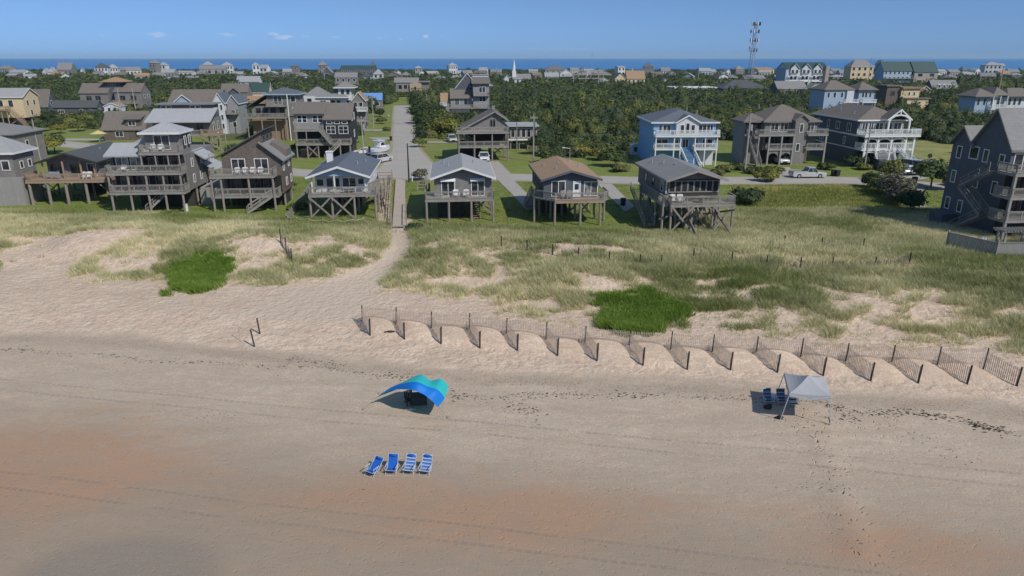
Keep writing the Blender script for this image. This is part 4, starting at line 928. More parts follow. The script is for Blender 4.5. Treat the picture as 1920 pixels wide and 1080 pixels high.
# skyline houses along the far shore: (px, base py, width, height px, roof rise, depth, wall, roof, hip?, label)
W_, S_, P_, C_, D_, B_ = WSID, SHLT, PBLUE, CREAM, SHDK, SHIN
sky = [(10,144,22,8,5,S_,RGRY,0,'grey skyline house at the very left edge'),(32,142,30,6,5,W_,RLGT,0,'broad low white skyline house near the left edge'),(86,142,11,6,6,W_,RLGT,0,'left of the twin white gables on the left skyline'),(98,142,11,6,7,W_,RLGT,0,'right of the twin white gables on the left skyline'),
(122,140,28,8,12,B_,RGRY,0,'tall grey house beside the twin white gables'),(155,143,6,5,5,W_,RLGT,0,'tiny white hut between skyline houses at the left'),(192,138,24,12,8,W_,RDRK,1,'white skyline house with dark hip roof'),(213,138,20,10,7,W_,RLGT,1,'white skyline house with pale hip roof right of the dark hip roof'),
(252,138,26,8,6,W_,RGRY,0,'long pale skyline house right of the white hip-roofed pair'),(288,140,16,16,6,B_,RGRY,1,'tall narrow grey skyline tower house at the left'),(306,139,14,12,6,W_,RLGT,1,'white skyline house touching the tall grey tower house'),(232,158,18,6,5,B_,RGRY,0,'weathered roof in the trees below the left skyline'),
(315,146,26,6,6,S_,RLGT,0,'pale roofed house in the trees left of the white tower house'),(345,138,34,5,3,W_,RLGT,0,'long low white building at the foot of the left skyline'),(391,137,18,14,6,W_,RLGT,1,'white square tower house on the left skyline'),(427,137,22,12,6,W_,RLGT,1,'wide white cupola house on the left skyline'),(400,140,50,8,6,S_,RGRY,0,'long grey roof between the two white tower houses'),
(482,137,14,16,5,W_,RLGT,1,'tall white box-shaped house on the skyline'),(495,137,16,10,6,W_,RLGT,0,'white gabled house touching the tall white box-shaped house'),(552,136,14,12,3,B_,RTAU,1,'brown grey box house on the skyline left of centre'),(538,137,18,5,5,S_,RLGT,0,'pale low house left of the brown grey box house'),(605,138,16,12,8,B_,RGRY,1,'dark cupola house on the skyline left of the green block'),
(700,136,10,12,6,B_,RGRY,0,'narrow dark house right of the long green roofed block'),(748,138,12,5,5,W_,RLGT,0,'little white house in trees left of the skyline centre'),(785,136,14,10,4,S_,RLGT,1,'pale cupola house on the skyline above the street'),(792,142,12,4,3,W_,RLGT,0,'small white roof in the trees above the street'),
(850,136,18,12,5,W_,RLGT,1,'white spired house on the skyline right of the street'),(905,140,16,6,5,W_,RLGT,0,'bright white gable in the trees left of the church'),(900,134,24,6,4,B_,RTAU,0,'brown low house on the skyline left of the church'),(930,136,22,6,5,S_,RGRY,0,'grey roof immediately left of the church'),
(1000,138,18,7,3,W_,RLGT,0,'white flat house immediately right of the church'),(1042,135,44,8,7,S_,RTAU,1,'broad taupe hip roof on the skyline right of the church'),(1078,137,18,6,5,W_,RGRY,0,'grey roofed white house between church and substation'),(1097,134,14,6,3,W_,RLGT,0,'small white box on the skyline above the substation'),(1106,142,20,7,5,W_,RLGT,0,'white house half hidden by the substation frames'),
(1165,134,16,11,2,W_,RLGT,0,'bright white flat-roofed block standing up on the skyline'),(1186,132,4,8,7,W_,RLGT,0,'tiny white steeple-like hut on the skyline'),(1215,135,20,10,8,B_,RSLT,1,'dark pyramid-roofed house on the skyline'),(1248,138,18,5,6,W_,RGRY,0,'white gabled house right of the dark pyramid roof'),(1260,146,14,6,4,S_,RTAU,0,'taupe roofed house below the right skyline'),
(1322,142,24,8,5,P_,RLGT,0,'pale blue house with light roof left of the cell tower'),(1336,132,16,6,4,S_,RLGT,0,'pale house on the skyline left of the cell tower'),(1365,136,10,5,5,W_,RLGT,0,'small white gable near the cell tower foot'),(1387,131,20,8,6,B_,RGRY,1,'grey cupola house just left of the cell tower'),(1436,134,40,6,4,C_,RORG,0,'long orange brown roof right of the cell tower'),(1433,139,22,6,2,W_,RLGT,0,'low white block under the long orange brown roof'),(1466,132,6,5,2,W_,RLGT,1,'small white tank-like hut left of the condominium'),
(1551,132,10,8,3,W_,RLGT,0,'white box right of the condominium on the skyline'),(1567,136,18,6,4,S_,RGRY,0,'pale grey house between condominium and tall cream house'),(1650,142,12,14,6,P_,RGRY,0,'blue narrow house at the left end of the long blue building'),(1765,136,20,8,4,W_,RLGT,0,'white house right of the tan stucco block'),(1790,134,26,6,5,S_,RGRY,0,'grey roofed house on the right skyline'),(1808,130,16,8,7,B_,RSLT,1,'slate roofed house among trees on the right skyline'),
(1832,136,14,7,4,W_,RLGT,0,'small white house in trees at the right skyline'),(1860,134,30,12,6,W_,RLGT,1,'broad pale hip-roofed house on the right skyline'),(1873,140,18,10,4,W_,RLGT,0,'white balconied house in front of the broad pale hip roof'),(1900,137,20,7,5,P_,RGRY,0,'pale blue house at the right end of the skyline'),(1899,140,8,5,3,W_,RLGT,0,'tiny white cottage at the right end of the skyline')]
for i, (px, py, w, hh, rr, wm, rm, hp, lb) in enumerate(sky):
    py = max(py, 137.5)+ (0 if py < 145 else 0); 
    hh2 = hh*1.15+2.5
    py = 141+((i*53) % 11)*.55-4.0*(1 if hh > 9 else 0)*.7; far(px, py, w*.92, hh2, w*.6+4, hh2+rr, 'y' if w < 15 else 'x', wm, rm, lb, 2 if w < 18 else 4, 2 if hh > 9 else 1, hip=bool(hp), group='houses along the far shore', yaw=5+((i*37) % 9-4)*4)

rowW = [WSID, SHLT, SHIN, WSID, PBLUE, SHIN, SHLT, SHBR]; rowR = [RGRY, RLGT, RTAU, RLGT, RGRY, RBRN, RDRK]; wn = ['white', 'pale grey', 'weathered grey', 'white', 'pale blue', 'weathered grey', 'pale grey', 'brown']; rn = ['grey', 'light', 'taupe', 'light', 'grey', 'brown', 'dark']
od = ['1st','2nd','3rd']+['%dth' % i for i in range(4, 30)]
rr_ = random.Random(4)
for row, (yb, nm, xs_) in enumerate(((152.5, 'nearer', (22,60,128,268,322,362,520,566,690,742,826,858,906,1012,1066,1200,1286,1352,1462,1578,1640,1786,1850,1905)), (146.5, 'farther', (48,110,176,232,300,372,440,512,560,640,724,765,815,880,1088,1142,1236,1290,1355,1420,1560,1600,1760,1815,1885)))):
    for j, px in enumerate(xs_):
        i = rr_.randrange(56); w = rr_.uniform(14, 26)*(1.15 if row == 0 else .9); hgt = rr_.uniform(5.5, 9)*(1.2 if row == 0 else 1); wm, rm = rowW[i % 8], rowR[i % 7]
        far(px+rr_.uniform(-5, 5), yb+rr_.uniform(-1.2, 1.6), w, hgt, w*.8, hgt+rr_.uniform(3, 6), 'x' if rr_.random() < .65 else 'y', wm, rm, '%s cottage with %s roof in far trees, %s from left, %s row' % (wn[i % 8], rn[i % 7], od[j], nm), 2, 1, group='cottages in the far trees', yaw=rr_.uniform(-25, 30), hip=rr_.random() < .25)
# ------------------------------------------------------------------ vehicles
TYRE = BLACK; RIM = CHROME
HEADL = glass_mat('lamp glass', (.7,.7,.68), (.6,.6,.58)); REDL = M_('red lamp', (.4,.02,.02), (.3,.015,.015), 3, .3, bmp=0)
def vehicle(kind, px, py, yaw, mat, label, name, cat, group=None, loc=None):
    """x = length axis (front at +x), metres"""
    L, W, Hh = {'sedan': (4.6,1.8,1.42), 'suv': (4.8,1.9,1.78), 'van': (5.6,2.0,2.1), 'pickup': (5.8,1.95,1.8)}[kind]
    t = empty(name, loc or G(px, py)+Vector((0,0,.03)), R(yaw), label=label, cat=cat, group=group)
    h = L/2; zb = .28; belt = {'sedan': .92, 'suv': 1.05, 'van': 1.15, 'pickup': 1.05}[kind]
    hood = {'sedan': .82, 'suv': 1.0, 'van': 1.05, 'pickup': 1.0}[kind]
    # body lower: profile lofted over width with rounded shoulders
    prof = [(-h, zb+.1), (-h-.02, belt*.8), (-h+.1, belt), (h*.42, belt), (h*.95, hood-.06), (h, hood*.75), (h, zb+.1), (h-.15, zb), (-h+.15, zb)]
    def loft(pr, secs):
        b = MB(); n = len(pr); vs = []
        for (y, sx, dz) in secs:
            for (x, z) in pr: vs.append((x*sx, y, z-dz if z > .6 else z))
        fs = []
        for k in range(len(secs)-1):
            for i in range(n): fs.append((k*n+i, k*n+(i+1) % n, (k+1)*n+(i+1) % n, (k+1)*n+i))
        fs += [tuple(range(n)), tuple(range(len(secs)*n-1, (len(secs)-1)*n-1, -1))]
        b.add(vs, fs); return b
    w = W/2
    loft(prof, [(-w, .965, .10), (-w*.93, .995, .02), (0, 1.0, 0), (w*.93, .995, .02), (w, .965, .10)]).build('body', mat, t, fixn=True, smooth=False)
    cab = {'sedan': (-h*.62, -h*.30, h*.12, h*.46), 'suv': (-h*.93, -h*.80, h*.20, h*.48), 'van': (-h*.96, -h*.92, h*.50, h*.78), 'pickup': (-h*.12, -h*.04, h*.30, h*.50)}[kind]
    a, b_, c, d = cab; wt = w*.80; wb = w*.94
    def cabin(e, z0, z1, name, m, grow=0):
        f0 = (z0-belt)/(Hh-belt); f1 = (z1-belt)/(Hh-belt); q = MB()
        def ring(f, z): 
            ww = wb+(wt-wb)*f+grow; return [(a+(b_-a)*f-grow, -ww, z), (d+(c-d)*f+grow, -ww, z), (d+(c-d)*f+grow, ww, z), (a+(b_-a)*f-grow, ww, z)]
        r0 = ring(f0, z0); r1 = ring(f1, z1); q.add(r0+r1, [(0,3,2,1),(4,5,6,7),(0,1,5,4),(1,2,6,5),(2,3,7,6),(3,0,4,7)])
        return q.build(name, m, t, fixn=True)
    cabin(0, belt-.01, Hh-.10, 'windows', GLASS); cabin(0, Hh-.098, Hh, 'roof', mat, .02)
    q = MB()   # window pillars
    for f in ((0, .0), (.5, .0), (1, 0)):
        for sy in (-1, 1):
            xb = a+(d-a)*f[0]; xt = b_+(c-b_)*f[0]; q.beam((xb, sy*wb, belt-.02), (xt, sy*(wt+.015), Hh-.06), .07, .05)
    q.build('pillar', mat, t)
    if kind == 'pickup':
        q = MB(); q.box(-h+.12, cab[0]-.08, -w+.12, w-.12, belt-.005, belt+.004); q.build('cargo_bed', DKPL, t)
        q = MB(); 
        for sy in (-1, 1): q.box(-h+.02, cab[0], sy*(w-.05)-.05, sy*(w-.05)+.05, belt, belt+.16)
        q.box(-h+.0, -h+.10, -w+.1, w-.1, belt, belt+.15); q.build('bed_side', mat, t)
    for sx in (-.62, .62):
        for sy in (-1, 1):
            q = MB(); r = .34 if kind == 'sedan' else .38; q.tube((sx*h, sy*(w-.20), r), (sx*h, sy*(w+.015), r), r, n=18); wh = q.build('wheel', TYRE, t)
            q = MB(); q.tube((sx*h, sy*(w+.0), r), (sx*h, sy*(w+.03), r), r*.6, n=12); q.build('rim', RIM, wh)
    for sy in (-1, 1):
        q = MB(); q.box(h-.06, h+.02, sy*(w-.28)-.2, sy*(w-.28)+.2, hood*.68, hood*.85); q.build('headlight', HEADL, t)
        q = MB(); q.box(-h-.035, -h+.05, sy*(w-.18)-.13, sy*(w-.18)+.13, belt*.68, belt*.9); q.build('tail_light', REDL, t)
        q = MB(); q.box(cab[3]-.25, cab[3]-.1, sy*(w+.08)-.09, sy*(w+.08)+.09, belt, belt+.16); q.build('wing_mirror', mat, t)
    q = MB(); q.box(h-.02, h+.03, -w*.45, w*.45, zb+.18, hood*.66); q.build('grille', DKPL, t)
    q = MB(); q.box(h-.05, h+.08, -w*.93, w*.93, zb+.02, zb+.17); q.build('bumper', CHROME if kind == 'pickup' else DKPL, t)
    return t
PSIL = paint('silver paint', (.50,.50,.49)); PWHT = paint('white car paint', (.78,.79,.80)); PBLK = paint('black car paint', (.03,.033,.04)); PGRY = paint('grey car paint', (.25,.27,.29)); PBLU = paint('dark blue car paint', (.04,.06,.10))
vehicle('pickup', 1513, 333, 2, PSIL, 'silver pickup truck parked at the roadside by the meadow', 'pickup_truck', 'pickup truck')
vehicle('sedan', 684, 289, 184, PWHT, 'white saloon car parked across the drive left of the street', 'parked_car', 'car')
vehicle('suv', 716, 304, 60, PSIL, 'silver car parked beneath the boat trailer spot by the street corner', 'parked_car', 'car')
vehicle('suv', 703, 303, 75, PBLK, 'black car tucked left of the silver car by the street corner', 'parked_car', 'car')
vehicle('pickup', 907, 301, -84, PWHT, 'white pickup parked under the decks of the dark gabled house', 'pickup_truck', 'pickup truck')
vehicle('suv', 847, 266, -75, PSIL, 'silver car at the left corner of the dark gabled house', 'parked_car', 'car')
vehicle('van', 1718, 322, -60, PSIL, 'silver van parked in the lot of the white-decked slate house', 'parked_van', 'van')
vehicle('sedan', 1704, 326, -80, PWHT, 'white car parked just left of the silver van', 'parked_car', 'car')
vehicle('suv', 1688, 326, -85, PGRY, 'grey car second from the left in the right-hand parking lot', 'parked_car', 'car')
vehicle('suv', 1652, 318, -95, PBLU, 'dark blue car parked under the front stairs of the slate house', 'parked_car', 'car')
vehicle('sedan', 1796, 348, 10, PBLK, 'black car parked behind the big slate house at the right', 'parked_car', 'car')
vehicle('suv', 386, 315, 95, PBLK, 'dark car parked between the tower house and the saltbox', 'parked_car', 'car')
vehicle('suv', 1463, 306, -90, PWHT, 'white car inside the arched carport', 'parked_car', 'car')
vehicle('sedan', 905, 330, 178, PGRY, 'x', 'parked_car', 'car') if 0 else None
# golf cart
def golf_cart(px, py, yaw, label):
    t = empty('golf_cart', G(px, py), R(yaw), label=label, cat='golf cart')
    b = MB(); b.prism([(-1.2,-.55,.25),(1.2,-.55,.25),(1.25,-.55,.6),(.8,-.55,.85),(.55,-.55,.45),(-.2,-.55,.45),(-.25,-.55,.75),(-1.2,-.55,.7)], (0,1.1,0)); b.build('body', PWHT, t, fixn=True)
    b = MB(); b.box(-1.2,.75,-.6,.6,1.82,1.9); b.build('roof', PWHT, t, bevel=.02)
    for x in (-1.1,.7):
        for y in (-.55,.55): b = MB(); b.beam((x,y,.6),(x*.95,y,1.82),.05); b.build('post', DKPL, t)
    b = MB(); b.box(-.7,-.2,-.5,.5,.75,.85); b.box(-.8,-.7,-.5,.5,.8,1.25); b.build('seat', DKPL, t)
    for x in (-.85,.85):
        for y in (-.5,.5): b = MB(); b.tube((x,y-.09,.25),(x,y+.09,.25),.25,n=14); b.build('wheel', TYRE, t)
golf_cart(1741, 321, -50, 'white golf cart right of the silver van')
# boat on trailer
def boat():
    t = empty('motor_boat', G(713, 292)+Vector((0,0,.7)), R(62), label='white motor boat with cabin standing on a trailer by the street corner', cat='boat')
    b = MB(); n = 9; L = 6.4; vs = []; fs = []
    for i in range(n):
        f = i/(n-1); x = -L/2+L*f; hw = 1.15*(1-max(0, f-.5)**2*3.7); hw = max(hw, .03); sh = .95+.35*f*f; kz = .0+.55*max(0, f-.6)**1.5*2.2
        vs += [(x, 0, kz), (x, -hw*.75, .25+kz*.8), (x, -hw, sh), (x, hw, sh), (x, hw*.75, .25+kz*.8)]
    for i in range(n-1):
        for j in range(5): fs.append((i*5+j, i*5+(j+1) % 5, (i+1)*5+(j+1) % 5, (i+1)*5+j))
    fs += [(0,1,2,3,4), tuple(range(n*5-1, n*5-6, -1))]; b.add(vs, fs); b.build('hull', PWHT, t, fixn=True)
    b = MB(); b.prism([(-.9,-.75,1.1),(1.1,-.75,1.1),(.7,-.75,2.2),(-.7,-.75,2.2)], (0,1.5,0)); b.build('cabin', PWHT, t, fixn=True)
    b = MB(); b.prism([(-.5,-.77,1.5),(.85,-.77,1.5),(.62,-.77,2.1),(-.45,-.77,2.1)], (0,1.54,0)); b.build('cabin_window', GLASS, t, fixn=True)
    b = MB(); b.box(-1.3,1.0,-.9,.9,2.45,2.53); b.build('hardtop', PWHT, t)
    b = MB(); b.box(-3.55,-3.2,-.2,.2,.3,1.6); b.build('outboard_motor', PBLK, t, bevel=.04)
    t2 = empty('boat_trailer', G(713, 292), R(62), label='trailer under the white motor boat', cat='trailer')
    b = MB(); b.beam((-2.6,-.8,.55),(2.4,-.2,.55),.1); b.beam((-2.6,.8,.55),(2.4,.2,.55),.1); b.beam((2.3,0,.55),(4.2,0,.5),.1)
    for x in (-2.4,-1,.6): b.beam((x,-.85,.55),(x,.85,.55),.08)
    b.build('frame', CHROME, t2)
    for y in (-1,1): b = MB(); b.tube((-1.2,y-.1,.33),(-1.2,y+.1,.33),.33,n=14); b.build('wheel', TYRE, t2)
boat()
# ------------------------------------------------------------------ poles
def pole(px, py, top, label, mat=PILE, arm=0, tr=False, r=.15, lamp=False, name='utility_pole', cat='utility pole', z=None):
    g = G(px, py); k = 1/ppm(py); hgt = (py-top)*k*1.03
    t = empty(name, g, R(8), label=label, cat=cat); b = MB(); b.tube((0,0,-.3),(0,0,hgt),r,r*.65,8); b.build('pole', mat, t)
    if arm: b = MB(); b.box(-arm,arm,-.07,.07,hgt-.9,hgt-.75); [b.tube((x,0,hgt-.75),(x,0,hgt-.5),.05) for x in (-arm*.9,-arm*.4,arm*.4,arm*.9)]; b.build('crossarm', mat, t)
    if tr: b = MB(); b.tube((.35,0,hgt-2.6),(.35,0,hgt-1.6),.24,n=12); b.build('transformer', GRPT, t)
    if lamp: b = MB(); b.beam((0,0,hgt-.4),(-1.2,-.4,hgt-.1),.07); b.box(-1.6,-1.1,-.55,-.3,hgt-.2,hgt-.05); b.build('lamp_head', WHITE, t)
    return g, hgt
WP = M_('bleached pole timber', (.40,.38,.35), (.28,.26,.24), 3, stretch=(3,3,.5))
PO = {}
PO['a'] = pole(682, 294, 222, 'timber utility pole with transformer in front of the white saloon car', WP, .9, True)
PO['b'] = pole(701, 246, 182, 'taller utility pole with crossarm beside the street lawn', WP, 1.2, True)
PO['c'] = pole(767, 341, 272, 'dark wooden pole standing at the street junction', M_('dark creosoted timber', (.045,.042,.04), (.03,.028,.026), 3), 0, r=.14)
PO['d'] = pole(1000, 303, 218, 'pale utility pole in front of the flat-roofed white-windowed house', WP, .7, True)
PO['e'] = pole(969, 284, 231, 'thin pole left of the pale utility pole')
pole(1068, 303, 276, 'short street lamp behind the brown-roofed cottage', PILE, 0, False, .1, True, 'street_lamp', 'street lamp')
PO['f'] = pole(1396, 324, 222, 'leaning pale utility pole in front of the arched carport house', WP, .0, True, .2)
PO['g'] = pole(1620, 318, 243, 'grey pole left of the white front stairs', WP)
PO['h'] = pole(76, 300, 228, 'tall utility pole between the two leftmost houses', WP)
pole(231, 232, 170, 'pale pole in front of the twin-roofed grey house', WP, r=.22); pole(256, 216, 168, 'second pale pole right of the first at the twin-roofed house', WP, r=.2)
pole(1867, 196, 132, 'tall pale mast behind the right-hand blue and white house', WP, r=.3); pole(1627, 158, 112, 'pole in front of the tall cream house', WP, r=.3)
pole(801, 206, 178, 'pole in the trees right of the street', WP, r=.2); pole(805, 206, 192, 'short stub pole beside the pole in the street-side trees', WP, r=.2)
pole(848, 200, 172, 'pole left of the brown side roof', WP, r=.2); pole(1308, 160, 118, 'slim pole left of the dark slate roofed hall', WP, r=.35); pole(1225, 150, 122, 'slim pole near the orange brown hall', WP, r=.35)
pole(1350, 166, 135, 'pole at the left end of the dark slate roofed hall', WP, 1.0, r=.25); pole(931, 150, 122, 'pole left of the church', WP, r=.35); pole(532, 152, 128, 'pole on the left skyline', WP, 1.5, r=.35)
pole(609, 158, 128, 'pole left of the decked grey house', WP, r=.3); pole(1834, 168, 140, 'pole in the right-hand thicket', WP, 1, r=.3)
pole(1109, 126+14, 101, 'thin dark mast against the sea', GRPT, r=.3, name='radio_mast', cat='mast')
def wires(names, dz=0, lb=''):
    b = MB()
    for a, c in zip(names[:-1], names[1:]):
        (ga, ha), (gc, hc) = PO[a], PO[c]; A = ga+Vector((0,0,ha-.5+dz)); C = gc+Vector((0,0,hc-.5+dz)); pts = []
        for i in range(11):
            t = i/10; p = A.lerp(C, t); p.z -= 4*t*(1-t)*1.0; pts.append(p)
        b.path(pts, .018, 4)
    b.build('overhead_wire', BLACK, None, label=lb, cat='wire')
wires(['b', 'a', 'e', 'd'], 0, 'overhead wire crossing from the street poles to the flat-roofed house'); wires(['f', 'g'], 0, 'overhead wire in front of the slate house')
# ------------------------------------------------------------------ cell tower, substation
def lattice(px, py, top, label):
    g = G(px, py); k = 1/ppm(py); Ht = (py-top)*k*1.0; t = empty('cell_tower', g, R(20), label=label, cat='tower')
    def c(z, i): r = 2.6*(1-z/Ht*.62); a = 2*math.pi*i/3; return Vector((r*math.cos(a), r*math.sin(a), z))
    for i in range(3): b = MB(); b.tube(c(0,i), c(Ht,i), .22, n=6); b.build('leg', GRPT, t)
    b = MB(); n = 18
    for j in range(n):
        z0, z1 = Ht*j/n, Ht*(j+1)/n
        for i in range(3): b.beam(c(z0,i), c(z1,(i+1)%3), .12); b.beam(c(z1,i), c(z1,(i+1)%3), .12)
    b.build('lattice_bracing', GRPT, t)
    for z, nn in ((Ht*.98, 7), (Ht*.86, 5), (Ht*.72, 6), (Ht*.56, 3)):
        b = MB(); b.tube((0,0,z-.3),(0,0,z),1.9,n=12)
        for i in range(nn): a = 2*math.pi*i/nn; b.beam((0,0,z-.2),(3*math.cos(a),3*math.sin(a),z-.2),.14)
        b.build('platform', GRPT, t)
        for i in range(nn): a = 2*math.pi*i/nn; b = MB(); x, y = 3.1*math.cos(a), 3.1*math.sin(a); b.box(x-.3,x+.3,y-.3,y+.3,z-1.2,z+1.3); b.build('antenna', WHITE if i % 2 else DKPL, t)
    b = MB(); b.tube((0,0,Ht-1),(0,0,Ht+4),.12,n=6); b.build('lightning_rod', GRPT, t)
    b = MB(); b.tube((-3,0,Ht*.6),(-3.7,-.4,Ht*.6),1.0,n=14); b.build('dish_antenna', WHITE, t)
lattice(1406, 158, 50, 'tall lattice cell tower with antennas rising above the skyline')
t = empty('substation_frame', G(1104, 163), R(5), label='pale lattice of posts and beams of an electric substation', cat='substation')
for i in range(6):
    x = -11+i*4.4; b = MB(); b.box(x-.25,x+.25,(i%2)*5-.25,(i%2)*5+.25,0,11+(i%3)); b.build('post', WP, t)
b = MB()
for z in (5.5, 8, 10.5): b.box(-11.5,11.5,-.6,-.3,z,z+.4); b.box(-11.5,11.5,5.3,5.6,z,z+.4)
b.build('beam', WP, t)
# ------------------------------------------------------------------ boardwalk
bw = empty('boardwalk', G(748, 424), 0, label='grey plank boardwalk leading from the street to the dune path', cat='boardwalk')
A = G(748, 428); B = G(751, 337); 
def rel(p, o): return Vector(p)-o.location
ax = (B-A).normalized(); sd = Vector((ax.y, -ax.x, 0)).normalized(); n = int((B-A).length/.16); b = MB()
for i in range(n):
    p = A+(B-A)*((i+.5)/n); z = Hs(p.x, p.y)+.22; c = Vector((p.x, p.y, z)); b.beam(rel(c-sd*.78, bw), rel(c+sd*.78, bw), .145, .04)
b.build('planks', M_('walkway planks', (.52,.44,.365), (.38,.32,.265), 3, contrast=.6), bw)
b = MB()
for sg in (-1, 1):
    pts = [A+(B-A)*(i/24)+sd*sg*.6 for i in range(25)]; pts = [rel(Vector((p.x, p.y, Hs(p.x, p.y)+.1)), bw) for p in pts]
    for p, q in zip(pts[:-1], pts[1:]): b.beam(p, q, .08, .2)
b.build('joists', DECK, bw)
b = MB()
for sg, ln in ((1, .35), (-1, .12)):
    for i in range(4):
        p = A+(B-A)*(ln*i/3)+sd*sg*.9; z = Hs(p.x, p.y); b.beam(rel(Vector((p.x,p.y,z-.2)), bw), rel(Vector((p.x,p.y,z+1.15)), bw), .1)
    p, q = A+sd*sg*.9, A+(B-A)*ln+sd*sg*.9; b.beam(rel(Vector((p.x,p.y,Hs(p.x,p.y)+1.1)), bw), rel(Vector((q.x,q.y,Hs(q.x,q.y)+1.1)), bw), .08, .1)
b.build('handrail', DECK, bw)
def railfence(pix, label, hgt=1.2, mat=BDEC, every=2.4, rails=(1.1,.6), name='rail_fence', mesh=False):
    pts = [G(*p) for p in pix]; t = empty(name, pts[0], 0, label=label, cat='fence'); o = t.location
    rl = MB()
    for a, c in zip(pts[:-1], pts[1:]):
        n = max(1, round((c-a).length/every))
        for i in range(n+(1 if c is pts[-1] else 0)):
            p = a.lerp(c, i/n); z = Hs(p.x, p.y); b = MB(); b.box(p.x-o.x-.05, p.x-o.x+.05, p.y-o.y-.05, p.y-o.y+.05, z-o.z-.3, z-o.z+hgt); b.build('post', mat, t)
        for r in rails:
            for i in range(n):
                p = a.lerp(c, i/n); q = a.lerp(c, (i+1)/n); rl.beam((p.x-o.x, p.y-o.y, Hs(p.x,p.y)-o.z+r), (q.x-o.x, q.y-o.y, Hs(q.x,q.y)-o.z+r), .05, .12)
    rl.build('rail', mat, t); return t
railfence([(731, 412), (735, 330)], 'brown post and rail fence along the left side of the boardwalk', every=4.5)
railfence([(707, 336), (736, 336)], 'short post and rail fence closing the sandy strip beside the street')
railfence([(708, 336), (722, 400)], 'dark wire fence along the sandy strip right of the white cottage', 1.1, CHAR, 4.5, (1.0,.55))
railfence([(540, 414), (590, 345)], 'grey picket fence running along the left side of the white cottage', 1.0, PALE, 1.2, (.9,.6,.3))
railfence([(783, 358), (798, 358), (800, 340)], 'dark wooden gate fence left of the light-roofed cottage', 1.6, DECK, 1.2, (1.5,1.0,.5))
railfence([(1765, 392), (1800, 398)], 'grey rail fence at the left foot of the big slate house', 1.2, PALE, 1.2, (1.1,.8,.5))
# rope fence
pts = [G(*p) for p in ((536,415),(556,420),(580,423),(605,424),(632,425),(660,424),(684,420))]
t = empty('rope_fence', pts[0], 0, label='pale rope strung between low posts in front of the white cottage', cat='fence'); o = t.location; b = MB()
for i, p in enumerate(pts):
    q = MB(); q.tube((p.x-o.x,p.y-o.y,p.z-o.z-.2),(p.x-o.x,p.y-o.y,p.z-o.z+.9),.07); q.build('post', PILE, t)
    if i:
        a = pts[i-1]; b.path([Vector((a.x+(p.x-a.x)*s/6-o.x, a.y+(p.y-a.y)*s/6-o.y, a.z+(p.z-a.z)*s/6-o.z+.85-.9*(s/6)*(1-s/6))) for s in range(7)], .035, 5)
b.build('rope', M_('pale rope', (.6,.52,.38), (.45,.38,.28), 8), t)
# ------------------------------------------------------------------ sand fences
SLAT = M_('sun bleached fence slats', (.60,.49,.40), (.40,.32,.255), 3, stretch=(3,3,.6), contrast=.7)
POST = M_('dark fence post', (.05,.048,.045), (.028,.027,.026), 4)
def slatrun(t, pts, hfun, name='slats', gap=.125, w=.045):
    """pts world (x,y); slats follow the sand"""
    o = t.location; b = MB(); tot = [0]
    for (ax_, ay_), (bx_, by_) in zip(pts[:-1], pts[1:]):
        L = math.hypot(bx_-ax_, by_-ay_); n = max(1, int(L/gap)); ux, uy = (bx_-ax_)/L, (by_-ay_)/L
        for i in range(n):
            f = (i+.5)/n; x, y = ax_+(bx_-ax_)*f, ay_+(by_-ay_)*f; z = Hs(x, y); top = hfun(x, y, f); 
            if top-z < .12: continue
            j = random.uniform(-.02,.02); b.beam((x-o.x, y-o.y, z-.15-o.z), (x-o.x+ux*j, y-o.y+uy*j, top-o.z+random.uniform(-.015,.015)), w, .012) if 0 else b.prism([(x-o.x-ux*w/2, y-o.y-uy*w/2, z-.15-o.z), (x-o.x+ux*w/2, y-o.y+uy*w/2, z-.15-o.z), (x-o.x+ux*(w/2+j), y-o.y+uy*(w/2+j), top-o.z+j), (x-o.x-ux*(w/2-j), y-o.y-uy*(w/2-j), top-o.z+j)], (-uy*.012, ux*.012, 0))
    for fr in (.12, .5, .88):
        P0 = None
        for (ax_, ay_), (bx_, by_) in zip(pts[:-1], pts[1:]):
            for i in range(9):
                f = i/8; x, y = ax_+(bx_-ax_)*f, ay_+(by_-ay_)*f; top = hfun(x, y, f); z0 = top-1.18; z = max(z0+1.18*fr, Hs(x, y)+.02); q = (x-o.x-uy*.012, y-o.y+ux*.012, z-o.z)
                if P0: b.beam(P0, q, .012)
                P0 = q
    return b.build(name, SLAT, t)
main = empty('sand_fence', (INW[0][0], INW[0][1], Hs(*INW[0])), 0, label='long slatted sand fence running along the foot of the dunes', cat='fence')
pm = [INW[0]]+INW[1:]
HT = lambda x, y, f: float(Hbase(np.array([x]), np.array([y]))[0])+.45+1.05
slatrun(main, pm, HT, 'slats')
for i, (x, y) in enumerate(pm):
    b = MB(); z = Hs(x, y); o = main.location; zz = HT(x, y, 0); b.tube((x-o.x, y-o.y, z-.3-o.z), (x-o.x+.05, y-o.y, zz+.14-o.z), .045, n=7); b.build('post', POST, main)
ordn = ['first (leftmost)', 'second', 'third', 'fourth', 'fifth', 'sixth', 'seventh', 'eighth', 'ninth', 'tenth', 'eleventh', 'twelfth', 'thirteenth', 'fourteenth', 'fifteenth', 'last (rightmost)']
for i, (a, c) in enumerate(zip(INW, OUW)):
    s_ = empty('sand_fence_spur', (c[0], c[1], Hs(*c)), 0, label='short slatted spur fence, %s of the row reaching toward the sea' % ordn[i], cat='fence', group='sand fence spurs')
    za = HT(a[0], a[1], 0)-.1; zc = Hs(*c)+1.25
    d0 = (c[0]+(a[0]-c[0])*.97, c[1]+(a[1]-c[1])*.97)
    slatrun(s_, [c, d0], lambda x, y, f, za=za, zc=zc: zc+(za-zc)*f)
    b = MB(); b.tube((0,0,-.3),(.05,-.02,1.38),.06,n=7); b.build('post', POST, s_)
